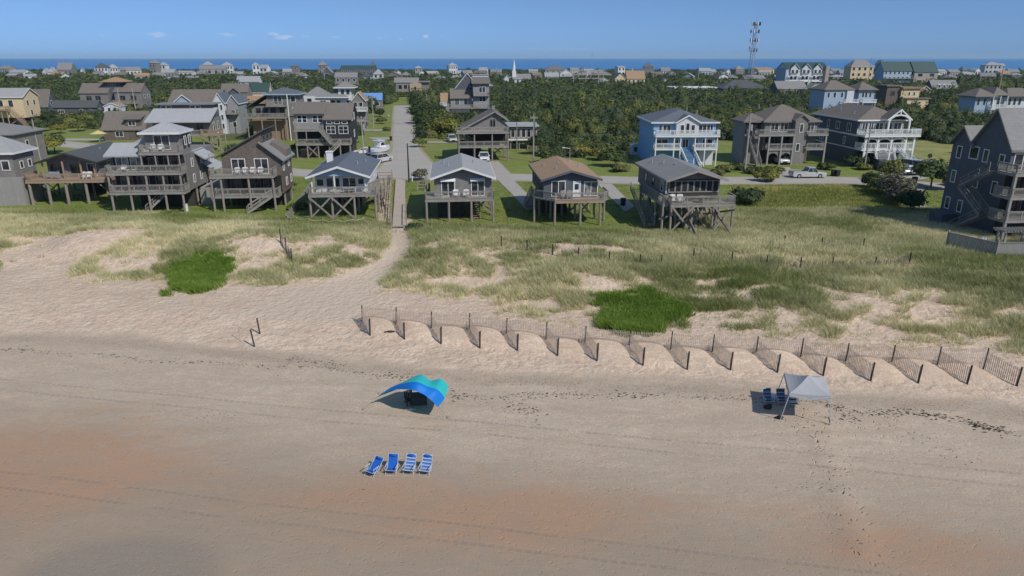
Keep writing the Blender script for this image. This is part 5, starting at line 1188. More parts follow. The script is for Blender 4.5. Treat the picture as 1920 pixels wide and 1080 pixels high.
# old fence remnants
GSL = M_('grey old slats', (.20,.17,.185), (.12,.10,.11), 3)
def oldfence(pix, label, hh=.75):
    pts = [G(*p) for p in pix]; t = empty('old_sand_fence', pts[0], 0, label=label, cat='fence'); o = t.location; b = MB()
    for a, c in zip(pts[:-1], pts[1:]):
        n = int((c-a).length/.13)
        for i in range(n):
            if random.random() < .12: continue
            p = a.lerp(c, i/n); z = Hs(p.x, p.y); tl = random.uniform(-.12,.12); b.beam((p.x-o.x, p.y-o.y, z-o.z-.1), (p.x-o.x+tl, p.y-o.y+random.uniform(-.1,.1), z-o.z+hh*random.uniform(.8,1.1)), .05, .015)
    b.build('slats', GSL, t)
    for p in pts: b = MB(); z = Hs(p.x, p.y); b.tube((p.x-o.x, p.y-o.y, z-o.z-.2), (p.x-o.x, p.y-o.y, z-o.z+hh+.35), .06); b.build('post', POST, t)
oldfence([(527,455),(537,470),(548,492)], 'grey leaning remnant of sand fence on the left dune', 1.1)
oldfence([(940,462),(988,470),(1036,478),(1084,485),(1142,492),(1200,497),(1240,499)], 'half-buried old slat fence on the dune behind the middle')
oldfence([(1300,486),(1372,492),(1437,500),(1500,503),(1560,502),(1640,502),(1705,494)], 'purplish grey old slat fence in the right-hand dune grass')
oldfence([(1470,460),(1540,465),(1618,466)], 'short grey old slat fence in the meadow')
# marker posts
def post(px, py, top, label, lean=0, r=.06, mat=POST):
    g = G(px, py); k = 1/ppm(py)*(CAMZ-GZ)/(CAMZ-g.z); hg = (py-top)*(F and 1/(F*(-dirv(960, py)[2])/(CAMZ-g.z)))*1.08
    b = MB(); b.tube((0,0,-.3),(lean,0,hg),r,n=8); b.tube((lean,0,hg),(lean,0,hg+.01),r*.9,n=8); o = b.build('marker_post', mat, None, label=label, cat='post'); o.location = g; return o
post(478, 650, 618, 'dark thick marker post in the open sand, the front one of the pair', -.18); post(488, 626, 597, 'dark marker post in the open sand, the rear one of the pair', -.12); post(451, 639, 607, 'thin stake left of the dark marker posts', -.05, .02, DECK)
post(1236, 408, 396, 'little', 0) if 0 else None
post(743, 436, 424, 'short stake at the left of the boardwalk foot', 0, .05, DECK); post(757, 436, 424, 'short stake at the right of the boardwalk foot', 0, .05, DECK)
# bins
def bin_(px, py, label, mat=DKPL):
    t = empty('trash_bin', G(px, py), R(5), label=label, cat='bin', group='wheeled bins'); b = MB(); b.prism([(-.25,-.28,.1),(.25,-.28,.1),(.32,-.3,1.0),(-.32,-.3,1.0)], (0,.62,0)); b.build('body', mat, t, fixn=True)
    b = MB(); b.box(-.35,.35,-.36,.36,1.01,1.09); b.build('lid', mat, t, bevel=.02); b = MB(); b.tube((-.3,.3,.12),(.3,.3,.12),.12,n=10); b.build('wheel', BLACK, t)
bin_(1562, 330, 'left dark bin of the pair right of the silver pickup'); bin_(1570, 331, 'right dark bin of the pair right of the silver pickup'); bin_(1714, 344, 'dark bin at the roadside below the silver van')
bin_(733, 264, 'dark bin at the left kerb of the street'); bin_(729, 220, 'bluish bin further up the left kerb of the street', GRPT); bin_(1168, 386, 'dark bin beside the stairs of the screened-porch house'); bin_(1448, 338, 'dark bin at the roadside left of the silver pickup')
b = MB(); b.tube((0,0,0),(0,0,.9),.3,n=14); b.tube((0,0,.9),(0,0,.95),.32,n=14); o = b.build('water_barrel', WHITE, None, label='white barrel at the right foot of the three-storey tower house', cat='barrel'); o.location = G(349, 396)
b = MB(); b.tube((0,0,0),(0,0,2.3),.04); b.tube((0,-.05,2.0),(0,.05,2.0),.42,n=16); o = b.build('round_sign', DKPL, None, label='round dark sign on a post right of the silver van', cat='sign'); o.location = G(1740, 312)
for px, py, lb in ((1180, 295, 'white marker pipe left of the street corner'),):
    b = MB(); b.tube((0,0,0),(0,0,1),.08); o = b.build('marker_pipe', WHITE, None, label='white marker pipe at the street junction', cat='pipe'); o.location = G(773, 341)
# yellow umbrella
t = empty('patio_umbrella', G(187, 266), 0, label='yellow patio umbrella by the brown-roofed cottage', cat='umbrella'); b = MB(); b.tube((0,0,0),(0,0,2.6),.04); b.build('pole', WHITE, t)
b = MB(); n = 12; b.add([(1.9*math.cos(2*math.pi*i/n), 1.9*math.sin(2*math.pi*i/n), 2.0) for i in range(n)]+[(0,0,2.75)], [(i, (i+1) % n, n) for i in range(n)]); b.build('canopy', M_('yellow cloth', (.62,.5,.24), (.55,.43,.2)), t)
# ------------------------------------------------------------------ beach chairs
def stripe(name, c1, c2, freq, c3=None):
    m, nt, b = nodes(name); tc = N(nt, 'TexCoord'); sx = N(nt, 'SeparateXYZ'); nt.links.new(tc.outputs['Object'], sx.inputs[0])
    v = mth(nt, 'ADD', sx.outputs[2], sx.outputs[1]); fr = mth(nt, 'FRACT', mth(nt, 'MULTIPLY', v, freq)); col = mixc(nt, mth(nt, 'GREATER_THAN', fr, .5), c1, c2)
    if c3: fr2 = mth(nt, 'FRACT', mth(nt, 'MULTIPLY', v, freq*.5)); col = mixc(nt, mth(nt, 'GREATER_THAN', fr2, .8), col, c3)
    nt.links.new(col, b.inputs['Base Color']); b.inputs['Roughness'].default_value = .75; return m
FBLUE = M_('royal blue cloth', (.018,.13,.52), (.012,.10,.42), 6, .7, bmp=.1, big=.15); FSTR = stripe('blue white striped cloth', (.06,.18,.50), (.50,.59,.70), 7.5, (.03,.06,.2)); FNAV = stripe('navy striped cloth', (.035,.08,.17), (.30,.38,.46), 6.0, (.015,.03,.06))
def beach_chair(loc, rz, cloth, frame, label, low=False, group=None):
    t = empty('beach_chair', loc, rz, label=label, cat='beach chair', group=group); w = .30; t.scale = (.9,.9,.88)
    rec = .62 if low else .34   # lean of the back
    zb = .55 if low else .78
    def sling(p, q, sag, name, n=6):
        b = MB(); vs = []
        for i in range(n+1):
            f = i/n; y = p[0]+(q[0]-p[0])*f; z = p[1]+(q[1]-p[1])*f-sag*4*f*(1-f)
            vs += [(-w+.02, y, z), (w-.02, y, z), (-w+.02, y+.012, z-.02), (w-.02, y+.012, z-.02)]
        fs = []
        for i in range(n):
            a = i*4; fs += [(a, a+1, a+5, a+4), (a+2, a+6, a+7, a+3), (a, a+4, a+6, a+2), (a+1, a+3, a+7, a+5)]
        fs += [(0,2,3,1), (n*4, n*4+1, n*4+3, n*4+2)]; b.add(vs, fs); return b.build(name, cloth, t, fixn=True)
    S0, S1, B1 = (-.32, .34), (.16, .22), (.16+rec, .22+zb)
    sling(S0, S1, .03, 'seat'); sling(S1, B1, .03, 'backrest')
    b = MB(); b.ell((0, S1[0]+rec*.88-.03, S1[1]+zb*.88+.03), (w*.75, .06, .09)); b.build('pillow', cloth if cloth is FBLUE else FNAV if cloth is FNAV else FBLUE, t, smooth=True)
    for sx in (-1, 1):
        x = sx*w; b = MB(); b.path([(x, S0[0], S0[1]), (x, S1[0], S1[1]), (x, B1[0], B1[1])], .016); b.build('side_rail', frame, t)
        b = MB(); b.path([(x*1.04, -.30, .34), (x*1.08, .25, .02)], .014); b.build('leg', frame, t); b = MB(); b.path([(x*1.04, -.36, .02), (x*1.04, .22, .50)], .014); b.build('leg', frame, t)
        b = MB(); b.beam((x*1.1, -.28, .52), (x*1.1, .26, .52), .05, .025); b.build('armrest', ALU, t); b = MB(); b.path([(x*1.08, -.22, .30), (x*1.1, -.22, .51)], .013); b.build('arm_support', frame, t)
    b = MB(); b.path([(-w, B1[0], B1[1]), (w, B1[0], B1[1])], .016); b.path([(-w*1.04, -.36, .02), (w*1.04, -.36, .02)], .014); b.path([(-w*1.08, .25, .02), (w*1.08, .25, .02)], .014); b.path([(-w, S0[0], S0[1]), (w, S0[0], S0[1])], .014); b.build('cross_bar', frame, t)
    return t
ALU = M_('white tube', (.56,.59,.62), (.46,.49,.52), 4, .35, bmp=0)
beach_chair(G(698, 889), R(-28), FBLUE, ALU, 'solid blue beach chair laid low, leftmost of the four on the sand', True, None)
beach_chair(G(735, 886), R(-6), FBLUE, ALU, 'solid blue upright beach chair, second from left of the four on the sand', False, None)
beach_chair(G(768, 886), R(-10), FSTR, ALU, 'blue and white striped beach chair, third from left of the four on the sand', False, None)
beach_chair(G(798, 887), R(-12), FSTR, ALU, 'blue and white striped beach chair, rightmost of the four on the sand', False, None)
beach_chair(G(1440, 757), R(4), FNAV, ALU, 'navy striped beach chair at the left edge of the canopy shade', False, None)
beach_chair(G(1465, 758), R(0), FNAV, ALU, 'navy striped beach chair in the middle of three by the white canopy', False, None)
beach_chair(G(1486, 762), R(-3), FNAV, ALU, 'dark blue beach chair with a white towel, right of the three by the white canopy', False, None)
b = MB(); b.ell((0,0,.12),(.28,.18,.14)); b.ell((.15,.05,.2),(.14,.12,.12)); o = b.build('beach_bag', DKPL, None, label='black bag on the sand in front of the left navy chair', cat='bag', smooth=True); o.location = G(1439, 766)
b = MB(); b.ell((0,0,.1),(.22,.16,.13)); b.ell((-.18,.03,.06),(.12,.1,.08)); o = b.build('sand_bag', DKPL, None, label='black weight bag at the foot of the front left canopy leg', cat='bag', smooth=True); o.location = G(1462, 785)
b = MB(); b.box(-.2,.2,-.12,.12,0,.03); o = b.build('towel', WHITE, None, label='folded white towel on the right navy chair', cat='towel'); o.location = G(1486, 762)+Vector((0,0,.32))
b = MB(); b.box(-.35,.35,-.25,.25,.28,.33); [b.beam((x,y,0),(x,y,.29),.03) for x in (-.3,.3) for y in (-.2,.2)]; o = b.build('side_table', WHITE, None, label='small white table between the left and middle navy chairs', cat='table'); o.location = G(1452, 750)
# ------------------------------------------------------------------ white canopy
CLOTH = M_('white canopy cloth', (.40,.405,.415), (.36,.365,.375), 1.5, .8, bmp=.05, big=.1)
c0 = G(1512, 775); t = empty('beach_canopy', c0, 0, label='white pop-up canopy with peaked roof on slanting legs over the sand', cat='canopy'); o = t.location
FL, FR, BR_, BL_ = [P(*q) for q in ((1481,737,2.15),(1557,742,2.15),(1546,706,2.15),(1471,699,2.15))]; PK = P(1518, 704, 2.75)
cor = [v-o for v in (FL, FR, BR_, BL_)]; pk = PK-o; cen = sum(cor, Vector())/4; pk = Vector((cen.x, cen.y, pk.z))
b = MB(); vs = []; rings = 6
for r in range(rings+1):
    f = r/rings
    for i in range(4):
        for s in range(6):
            q = cor[i].lerp(cor[(i+1) % 4], s/6); p = q.lerp(pk, f); p.z -= .10*math.sin(math.pi*f)*(1) + .05*math.sin(math.pi*s/6)*(1-f); vs.append(p)
n = 24; fs = [(r*n+i, r*n+(i+1) % n, (r+1)*n+(i+1) % n, (r+1)*n+i) for r in range(rings) for i in range(n)]
b.add(vs, fs); r_ = b.build('canopy_top', CLOTH, t)
b = MB(); ed = [v for v in vs[:24]]; b.add([Vector(v)+Vector((0,0,0)) for v in ed]+[Vector((v[0],v[1],v[2]-.26)) for v in ed], [(i, (i+1) % 24, (i+1) % 24+24, i+24) for i in range(24)]); b.build('valance', CLOTH, t)
feet = [G(1463, 787)-o, G(1557, 797)-o, G(1554, 756)-o, G(1452, 748)-o]
for a, c in zip(cor, feet): b = MB(); b.tube(a-Vector((0,0,.03)), c, .028, .028, 6); b.build('leg', ALU, t)
b = MB()
for i in range(4): a, c = cor[i], cor[(i+1) % 4]; mid = (a+c)/2-Vector((0,0,.35)); d_ = Vector((0,0,-.1)); b.tube(a+d_, mid, .014); b.tube(mid, c+d_, .014)
b.build('truss', ALU, t)
b = MB(); p = G(1557, 797)-o; q = G(1556, 780)-o; b.tube(p+Vector((0,0,.02)), p+Vector((-.1,.2,.45)), .03); b.build('leg_strap', DKPL, t)
# ------------------------------------------------------------------ blue sail tent
TB = M_('deep blue stretch cloth', (.005,.105,.50), (.004,.09,.43), 1.5, .6, bmp=.05, big=.1); TT = M_('turquoise stretch cloth', (.03,.50,.50), (.025,.44,.45), 1.5, .6, bmp=.05, big=.1); TL = M_('light blue stretch cloth', (.008,.19,.62), (.006,.15,.52), 1.5, .6, bmp=.05, big=.1)
ctl = [[(700,749,.55),(732,732,1.35),(770,731,2.0),(793,739,1.8),(808,750,1.5),(822,763,.95)],
       [(709,744,.60),(738,724,1.5),(778,716,2.3),(803,725,2.0),(821,731,1.85),(834,746,1.2)],
       [(742,731,.8),(760,715,1.4),(789,702,2.0),(808,713,1.6),(827,710,1.75),(841,723,1.25)]]
c0 = G(770, 765); t = empty('beach_tent', c0, 0, label='blue and turquoise wing-shaped beach sunshade staked over the sand', cat='sunshade'); o = t.location
K = [[P(*q)-o for q in row] for row in ctl]
def cr(p0, p1, p2, p3, f): return .5*((2*p1)+(-p0+p2)*f+(2*p0-5*p1+4*p2-p3)*f*f+(-p0+3*p1-3*p2+p3)*f**3)
def interp(ps, f):
    n = len(ps)-1; s = min(int(f*n), n-1); g = f*n-s; a = ps[max(s-1,0)] if s > 0 else ps[0]*2-ps[1]; d = ps[s+2] if s+2 <= n else ps[n]*2-ps[n-1]
    return cr(a, ps[s], ps[s+1], d, g)
U, V_ = 28, 16
grid = [[interp([interp(K[r], u/U) for r in range(3)], v/V_) for u in range(U+1)] for v in range(V_+1)]
def panel(v0, v1, name, mat):
    b = MB(); w = U+1; vs = [grid[v][u] for v in range(v0, v1+1) for u in range(w)]; b.add(vs, [((v)*w+u, v*w+u+1, (v+1)*w+u+1, (v+1)*w+u) for v in range(v1-v0) for u in range(U)]); q = b.build(name, mat, t, smooth=True); return q
panel(0, 8, 'front_band', TL); panel(8, 16, 'rear_band', TT)
b = MB(); 
for (a, q) in ((K[0][2], G(770, 758)-o), (K[2][2], G(790, 731)-o)): b.tube(a, q, .025, n=6)
b.build('tent_pole', DKPL, t)
for a, q in ((K[0][0], G(683, 768)-o), (K[0][4], G(841, 783)-o), (K[2][4], G(862, 748)-o), (K[2][0], G(712, 738)-o)):
    b = MB(); b.tube(a, q, .010, n=5); b.ell(q+Vector((0,0,.03)), (.14,.12,.07)); b.build('guy_rope', DECK if 0 else M_('pale cord', (.4,.36,.3)), t)
# items beneath
t2 = empty('cooler_box', G(786, 757), R(8), label='black folding crate table under the blue sunshade', cat='crate'); b = MB(); b.box(-.5,.5,-.3,.3,.05,.62); b.build('bin', M_('dark nylon', (.05,.06,.075), (.03,.035,.045), 3, .7), t2, bevel=.03)
b = MB(); b.box(-.54,.54,-.34,.34,.63,.67); b.build('lid', DKPL, t2)
for x in (-.48,.48):
    for y in (-.28,.28): b = MB(); b.tube((x,y,0),(x,y,.63),.02); b.build('leg', DKPL, t2)
armchair(G(769, 757), R(25), DKPL, 'dark folding chair beside the black crate under the blue sunshade', s=.8, name='folding_chair')
b = MB(); b.box(-.35,.35,-.05,.05,0,.03); b.box(-.1,.1,-.1,.1,0,.05); o2 = b.build('beach_toy', WHITE, None, label='small white item lying in the shade of the blue sunshade', cat='toy'); o2.location = G(770, 768)
b = MB(); b.ell((0,0,.03),(.35,.12,.07)); b.ell((-.4,-.05,.02),(.12,.06,.04)); o2 = b.build('driftwood', POST, None, label='dark driftwood piece on the first mound left of the fence', cat='driftwood', smooth=True); o2.location = G(733, 622)
# ------------------------------------------------------------------ zones (world space)
def wpoly(pts, z=GZ):
    q = [P(a, b, z) if z == GZ else G(a, b) for a, b in pts]; return np.array([[p.x, p.y] for p in q])
def inpoly(poly, x, y):
    r = np.zeros(np.shape(x), bool); n = len(poly)
    for i in range(n):
        x0, y0 = poly[i]; x1, y1 = poly[(i+1) % n]
        if y0 == y1: continue
        c = ((y0 > y) != (y1 > y)) & (x < (x1-x0)*(y-y0)/(y1-y0)+x0); r ^= c
    return r
def dline(pts, x, y):
    d = np.full(np.shape(x), 1e9)
    for (ax, ay), (bx, by) in zip(pts[:-1], pts[1:]):
        vx, vy = bx-ax, by-ay; t = np.clip(((x-ax)*vx+(y-ay)*vy)/(vx*vx+vy*vy+1e-9), 0, 1); d = np.minimum(d, np.hypot(x-ax-t*vx, y-ay-t*vy))
    return d
def blob(cx, cy, rx, ry, x, y, z=0, ang=0):
    c = P(cx, cy, z); dx, dy = x-c.x, y-c.y; ca, sa = math.cos(ang), math.sin(ang)
    return np.exp(-(((dx*ca+dy*sa)/rx)**2+((-dx*sa+dy*ca)/ry)**2))
BARE = [wpoly(p, 2.4) for p in ([(0,475),(60,455),(150,434),(250,428),(300,434),(210,458),(140,500),(120,530),(0,545)], [(1065,505),(1130,518),(1180,548),(1130,565),(1125,600),(1105,560)], [(1290,585),(1375,580),(1345,622),(1290,640)], [(1600,592),(1700,622),(1660,655),(1560,645)], [(985,455),(1080,458),(1200,470),(1190,478),(1060,470)], [(820,520),(900,518),(950,530),(880,545)], [(430,452),(540,450),(560,470),(470,478)], [(1730,560),(1790,575),(1770,600),(1720,590)])]
GREEN1 = wpoly([(322,548),(325,510),(365,478),(425,480),(432,510),(400,540),(362,553)], 2.2); GREEN2 = wpoly([(1122,590),(1120,560),(1185,545),(1240,552),(1285,575),(1290,605),(1240,612),(1215,628),(1130,615)], 1.6)
def front(x): return 57.0-5.5*sst(-8, 6, x)+3*(vn(x*.12, 3.1)-.5)
def pathd(x, y): return np.abs(x-pathx(y))
def pathw(y): return np.interp(y, [50, 57, 61, 64, 67, 72, 80], [5.5, 4.5, 3.2, 1.7, .9, .75, .7])
def dgrass(x, y):
    s = y+.16*x; f = front(x); n = fbm(x*.35, y*.5, 4); n2 = fbm(x*.09+40, y*.12, 3)
    core = sst(f+5, f+15, s); edge = sst(f-1.5, f+2.5, s)
    n3 = fbm(x*.9, y*1.1, 3); v = .37+.12*sst(0, 12, x)+.27*core+(n-.5)*1.8*(1-.5*core)+(n2-.5)*.75+(n3-.5)*2.0*(1-.5*core)
    v = np.clip(v, 0, 1)*edge
    for p in BARE: v = np.where(inpoly(p, x, y), v*.12, v)
    v = v*sst(0, .8, pathd(x, y)-pathw(y))
    v = v*(1-sst(80, 84, s)*(x < 21))
    return v
# roads, as world polylines (x, y, half width)
def wl(pts, z=GZ): return [(P(a, b, z).x, P(a, b, z).y) for a, b in pts]
R_MAIN = wl([(-60,262),(100,268),(250,284),(400,310),(540,323),(640,328),(765,331),(900,331),(1050,335),(1200,339),(1400,339),(1560,338),(1640,340),(1760,350),(1960,372)])
R_SIDE = wl([(767,333),(765,315),(761,280),(757,240),(754,215),(753,198)])
R_LEFT = wl([(90,262),(190,262),(215,255)])
R_LOT = wl([(1660,322),(1700,326),(1750,332)])
ROADS = [(R_MAIN, 3.4), (R_SIDE, 3.0), (R_LEFT, 2.5), (R_LOT, 4.5)]
DRIVES = [wpoly(p) for p in ([(925,330),(955,330),(990,365),(1010,392),(988,395),(955,360)], [(1120,345),(1147,345),(1190,388),(1172,398),(1145,372)], [(905,328),(960,328),(935,303),(880,303)], [(1448,336),(1495,336),(1480,314),(1440,314)], [(640,302),(745,300),(745,288),(650,282)], [(700,262),(735,262),(735,258),(690,258)], [(680,246),(737,246),(737,243),(675,243)], [(770,268),(855,269),(855,266),(770,265)], [(540,326),(560,326),(550,318),(530,318)], [(1715,345),(1740,350),(1700,388),(1790,405),(1800,398),(1720,384)], [(1075,306),(1190,316),(1190,322),(1070,312)] if 0 else [(1680,335),(1700,335),(1700,330),(1680,330)])]
FOREST = wpoly([(-200,228),(0,228),(60,236),(120,240),(200,238),(280,246),(330,250),(440,262),(470,258),(560,255),(620,245),(640,225),(690,213),(735,192),(741,190),(741,178),(776,178),(777,205),(776,240),(790,258),(860,262),(880,240),(960,262),(1000,292),(1060,300),(1100,292),(1188,300),(1192,258),(1350,262),(1400,270),(1540,262),(1710,262),(1790,270),(1822,250),(2120,250),(2400,134),(2400,131),(-500,131),(-500,228)])
def forest(x, y): return inpoly(FOREST, x, y)
def nearfoot(x, y, pad=0):
    r = np.zeros(np.shape(x), bool)
    for (fx, fy, a, x0, x1, y0, y1) in FOOT:
        dx, dy = x-fx, y-fy; u = dx*math.cos(a)+dy*math.sin(a); v = -dx*math.sin(a)+dy*math.cos(a)
        r |= (u > x0-pad) & (u < x1+pad) & (v > y0-pad*2.5) & (v < y1+pad)
    return r
def onroad(x, y, pad=0):
    r = np.zeros(np.shape(x), bool)
    for p, w in ROADS: r |= dline(p, x, y) < w+pad
    for p in DRIVES: r |= inpoly(p, x, y)
    return r
MEAD = wpoly([(1380,420),(1372,345),(1500,345),(1640,350),(1720,392),(1810,440),(2100,520),(2100,560),(1300,500),(1250,450)])
MEAD2 = wpoly([(1700,262),(1822,262),(1830,310),(1770,315),(1712,300)])
# ------------------------------------------------------------------ terrain sheet
ys = np.concatenate([np.arange(-30, 18, 4), np.arange(18, 74, .24), np.arange(74, 100, .5), np.arange(100, 160, 1.5), np.geomspace(160, 1170, 60)])
xs = np.concatenate([-np.geomspace(60, 1700, 45)[::-1], np.arange(-59.5, 60, .32), np.geomspace(60, 1700, 45)])
X, Y = np.meshgrid(xs, ys); Z = H(X.ravel(), Y.ravel()).reshape(X.shape)
Z = Z-2.2*sst(1120, 1165, Y)
V = np.stack([X, Y, Z], -1).reshape(-1, 3); nx, ny = len(xs), len(ys)
ii = (np.arange(ny-1)[:, None]*nx+np.arange(nx-1)[None]).ravel(); Fq = np.stack([ii, ii+1, ii+nx+1, ii+nx], 1)
x, y = V[:, 0].astype(float), V[:, 1].astype(float); s = y+.16*x
dg = dgrass(x, y)
lawn = sst(80, 83.5, s+2.5*(fbm(x*.3, y*.3, 2)-.5))
mead = np.where(inpoly(MEAD, x, y) | inpoly(MEAD2, x, y), 1., 0)*sst(66, 76, s)
lawn = lawn*(1-mead)
fo = forest(x, y).astype(float)*(s > 90)
fo = np.where(y > 700, 1, fo)
dry = sst(43.0, 45.5, s+5.0*(fbm(x*.07, y*.12, 4)-.5)*1.3)
path = (1-sst(0, 1, pathd(x, y)-pathw(y)))*(s > 50)*(s < 84)
strip = inpoly(wpoly([(708,420),(712,334),(735,334),(732,420)]), x, y).astype(float)
red = np.clip(blob(40,850,7,3.5,x,y)+.9*blob(170,880,5,2.2,x,y)+blob(0,930,5,2.5,x,y)+.8*blob(900,980,7,2.0,x,y)+.9*blob(1010,960,3,2.0,x,y)+.55*blob(700,910,4,1.2,x,y)+.9*blob(1740,1040,4.5,1.3,x,y)+.6*blob(1640,1010,4,1.2,x,y)+.35*blob(1200,940,3,1,x,y)+.4*blob(1500,960,4,.9,x,y)+.5*blob(600,940,6,.9,x,y), 0, 1)
wet = sst(.35, .65, blob(215,1090,5.2,3.4,x,y)+.1*(fbm(x*.5, y*.5, 3)-.5))
grey = 1-sst(27, 37, s+3*(fbm(x*.08, y*.15, 3)-.5)*2)
trail = np.clip(np.exp(-(dline(wl([(1500,752),(1530,790),(1545,840),(1570,900),(1600,1000),(1615,1030)], 0), x, y)/.9)**2)+np.exp(-(dline(wl([(1480,800),(1540,800),(1640,790),(1800,860)], 0), x, y)/1.2)**2)*.7+.6*np.exp(-((s-42.6)/1.0)**2)*sst(.4,.6,fbm(x*.4,y*.4,2)), 0, 1)
st = np.clip(1-np.abs(s+5.0*(fbm(x*.07, y*.12, 4)-.5)*1.3-43.0)/1.7, 0, 1)*.95*(.6+.8*fbm(x*.2, 7.7, 2))
m1 = np.stack([dg, lawn, mead, dry*(1-lawn)], 1); m2 = np.stack([red, wet, trail, fo], 1); m3 = np.stack([np.clip(path+strip, 0, 1), grey, st, 1-.85*np.clip(mound(x, y)*2.5, 0, 1)*((x > -18) & (x < 42))], 1)

m, nt, b = nodes('ground'); b.inputs['Roughness'].default_value = .9; b.inputs['Specular IOR Level'].default_value = .2
tc = N(nt, 'TexCoord'); v = tc.outputs['Object']
def att(nm):
    a = N(nt, 'Attribute', attribute_name=nm); sp = N(nt, 'SeparateColor'); nt.links.new(a.outputs['Color'], sp.inputs[0]); return sp.outputs, a.outputs['Alpha']
(A1, A1a), (A2, A2a), (A3, A3a) = att('m1'), att('m2'), att('m3')
nA = noise(nt, v, .35, 5, .6); nB = noise(nt, v, 2.2, 4, .65); nC = noise(nt, v, 14, 3, .6); nD = noise(nt, vscale(nt, v, (.25, 1, 1)), .6, 4, .6, .6)
def lift(mask, n, k=.5, lo=.35, hi=.65): return ramp(nt, mth(nt, 'ADD', mask, mth(nt, 'MULTIPLY', mth(nt, 'SUBTRACT', n, .5), k)), lo, hi)
damp = mixc(nt, ramp(nt, nD, .3, .7), (.475,.38,.278), (.605,.487,.365))
damp = mixc(nt, mth(nt, 'MULTIPLY', ramp(nt, nB, .45, .75), .3), damp, (.57,.47,.37))
damp = mixc(nt, mth(nt, 'MULTIPLY', A3[1], .8), damp, (.315,.245,.175))
dryc = mixc(nt, ramp(nt, nA, .3, .7), (.66,.495,.36), (.78,.615,.465))
dryc = mixc(nt, mth(nt, 'MULTIPLY', ramp(nt, nC, .4, .7), .25), dryc, (.46,.35,.25))
sand = mixc(nt, lift(A1a, nA, .3), damp, dryc)
sand = mixc(nt, mth(nt, 'MULTIPLY', lift(A3[2], nB, .9, .45, .8), .35), sand, (.34,.26,.19)); vs2 = N(nt, 'TexVoronoi'); vs2.inputs['Scale'].default_value = 5.0; nt.links.new(v, vs2.inputs['Vector']); sand = mixc(nt, mth(nt, 'MULTIPLY', mth(nt, 'MULTIPLY', mth(nt, 'LESS_THAN', vs2.outputs['Distance'], .27), lift(A3[2], nB, 1.2, .45, .7)), .6), sand, (.12,.09,.065))
nR = noise(nt, vscale(nt, v, (.55, 1.3, 1)), .55, 7, .68, 1.6); rf = mth(nt, 'MULTIPLY', ramp(nt, mth(nt, 'ADD', A2[0], mth(nt, 'MULTIPLY', mth(nt, 'SUBTRACT', nR, .5), 1.7)), -.02, .85), mth(nt, 'ADD', .48, mth(nt, 'MULTIPLY', noise(nt, v, 4.5, 5, .7), .55)))
sand = mixc(nt, rf, sand, (.45,.255,.145))
sand = mixc(nt, mth(nt, 'MULTIPLY', A2[1], .75), sand, (.24,.205,.17))
nE = noise(nt, v, 7, 6, .75); nF = noise(nt, v, 38, 3, .7); nG = noise(nt, vscale(nt, v, (.5, 1.3, 1)), .8, 8, .72, 1.4)
sand = mixc(nt, mth(nt, 'MULTIPLY', ramp(nt, nE, .5, .72), .30), sand, (.66,.56,.45)); sand = mixc(nt, mth(nt, 'MULTIPLY', ramp(nt, nE, .48, .32), .30), sand, (.26,.20,.15))
sand = mixc(nt, mth(nt, 'MULTIPLY', ramp(nt, nF, .56, .7), .30), sand, (.24,.19,.145)); sand = mixc(nt, mth(nt, 'MULTIPLY', mth(nt, 'MULTIPLY', ramp(nt, nG, .50, .62), mth(nt, 'SUBTRACT', 1.0, A3[1])), .34), sand, (.70,.60,.48)); sand = mixc(nt, mth(nt, 'MULTIPLY', ramp(nt, nG, .50, .40), .30), sand, (.30,.24,.18))
# tyre tracks: pairs of thin lines running along the shore
sx = N(nt, 'SeparateXYZ'); nt.links.new(v, sx.inputs[0]); scl = mth(nt, 'ADD', sx.outputs[1], mth(nt, 'MULTIPLY', sx.outputs[0], .182))
wob = mth(nt, 'MULTIPLY', mth(nt, 'SUBTRACT', noise(nt, vscale(nt, v, (1, .2, 1)), .06, 2), .5), .9); scl = mth(nt, 'ADD', scl, wob)
trk = None
for c in (36.9, 35.6, 27.2, 25.9):
    t = ramp(nt, mth(nt, 'ABSOLUTE', mth(nt, 'SUBTRACT', scl, c)), .05, .17, (1,1,1,1), (0,0,0,1)); trk = t if trk is None else mth(nt, 'MAXIMUM', trk, t)
trk = mth(nt, 'MULTIPLY', trk, mth(nt, 'ADD', .35, mth(nt, 'MULTIPLY', mth(nt, 'GREATER_THAN', mth(nt, 'FRACT', mth(nt, 'MULTIPLY', sx.outputs[0], 2.4)), .45), .65))); trk = mth(nt, 'MULTIPLY', trk, ramp(nt, nA, .36, .52)); sand = mixc(nt, mth(nt, 'MULTIPLY', trk, .35), sand, (.25,.20,.165))
# small damp pits and shell specks
vo = N(nt, 'TexVoronoi'); vo.inputs['Scale'].default_value = 1.7; nt.links.new(v, vo.inputs['Vector'])
spk = mth(nt, 'MULTIPLY', mth(nt, 'LESS_THAN', vo.outputs['Distance'], .06), ramp(nt, nA, .5, .6)); sand = mixc(nt, mth(nt, 'MULTIPLY', spk, .55), sand, (.12,.10,.085))
grs = mixc(nt, ramp(nt, nB, .3, .7), (.20,.20,.065), (.44,.38,.19)); grs = mixc(nt, mth(nt, 'MULTIPLY', ramp(nt, nC, .4, .7), .35), grs, (.40,.34,.21))
col = mixc(nt, lift(A1[0], nB, .9, .42, 1.35), sand, grs)
lw = mixc(nt, ramp(nt, nA, .3, .7), (.12,.175,.03), (.20,.24,.055)); lw = mixc(nt, mth(nt, 'MULTIPLY', ramp(nt, nB, .4, .75), .5), lw, (.27,.26,.10))
lw = mixc(nt, mth(nt, 'MULTIPLY', ramp(nt, noise(nt, v, .11, 3), .5, .68), .6), lw, (.24,.21,.09))
col = mixc(nt, lift(A1[1], nB, .4), col, lw)
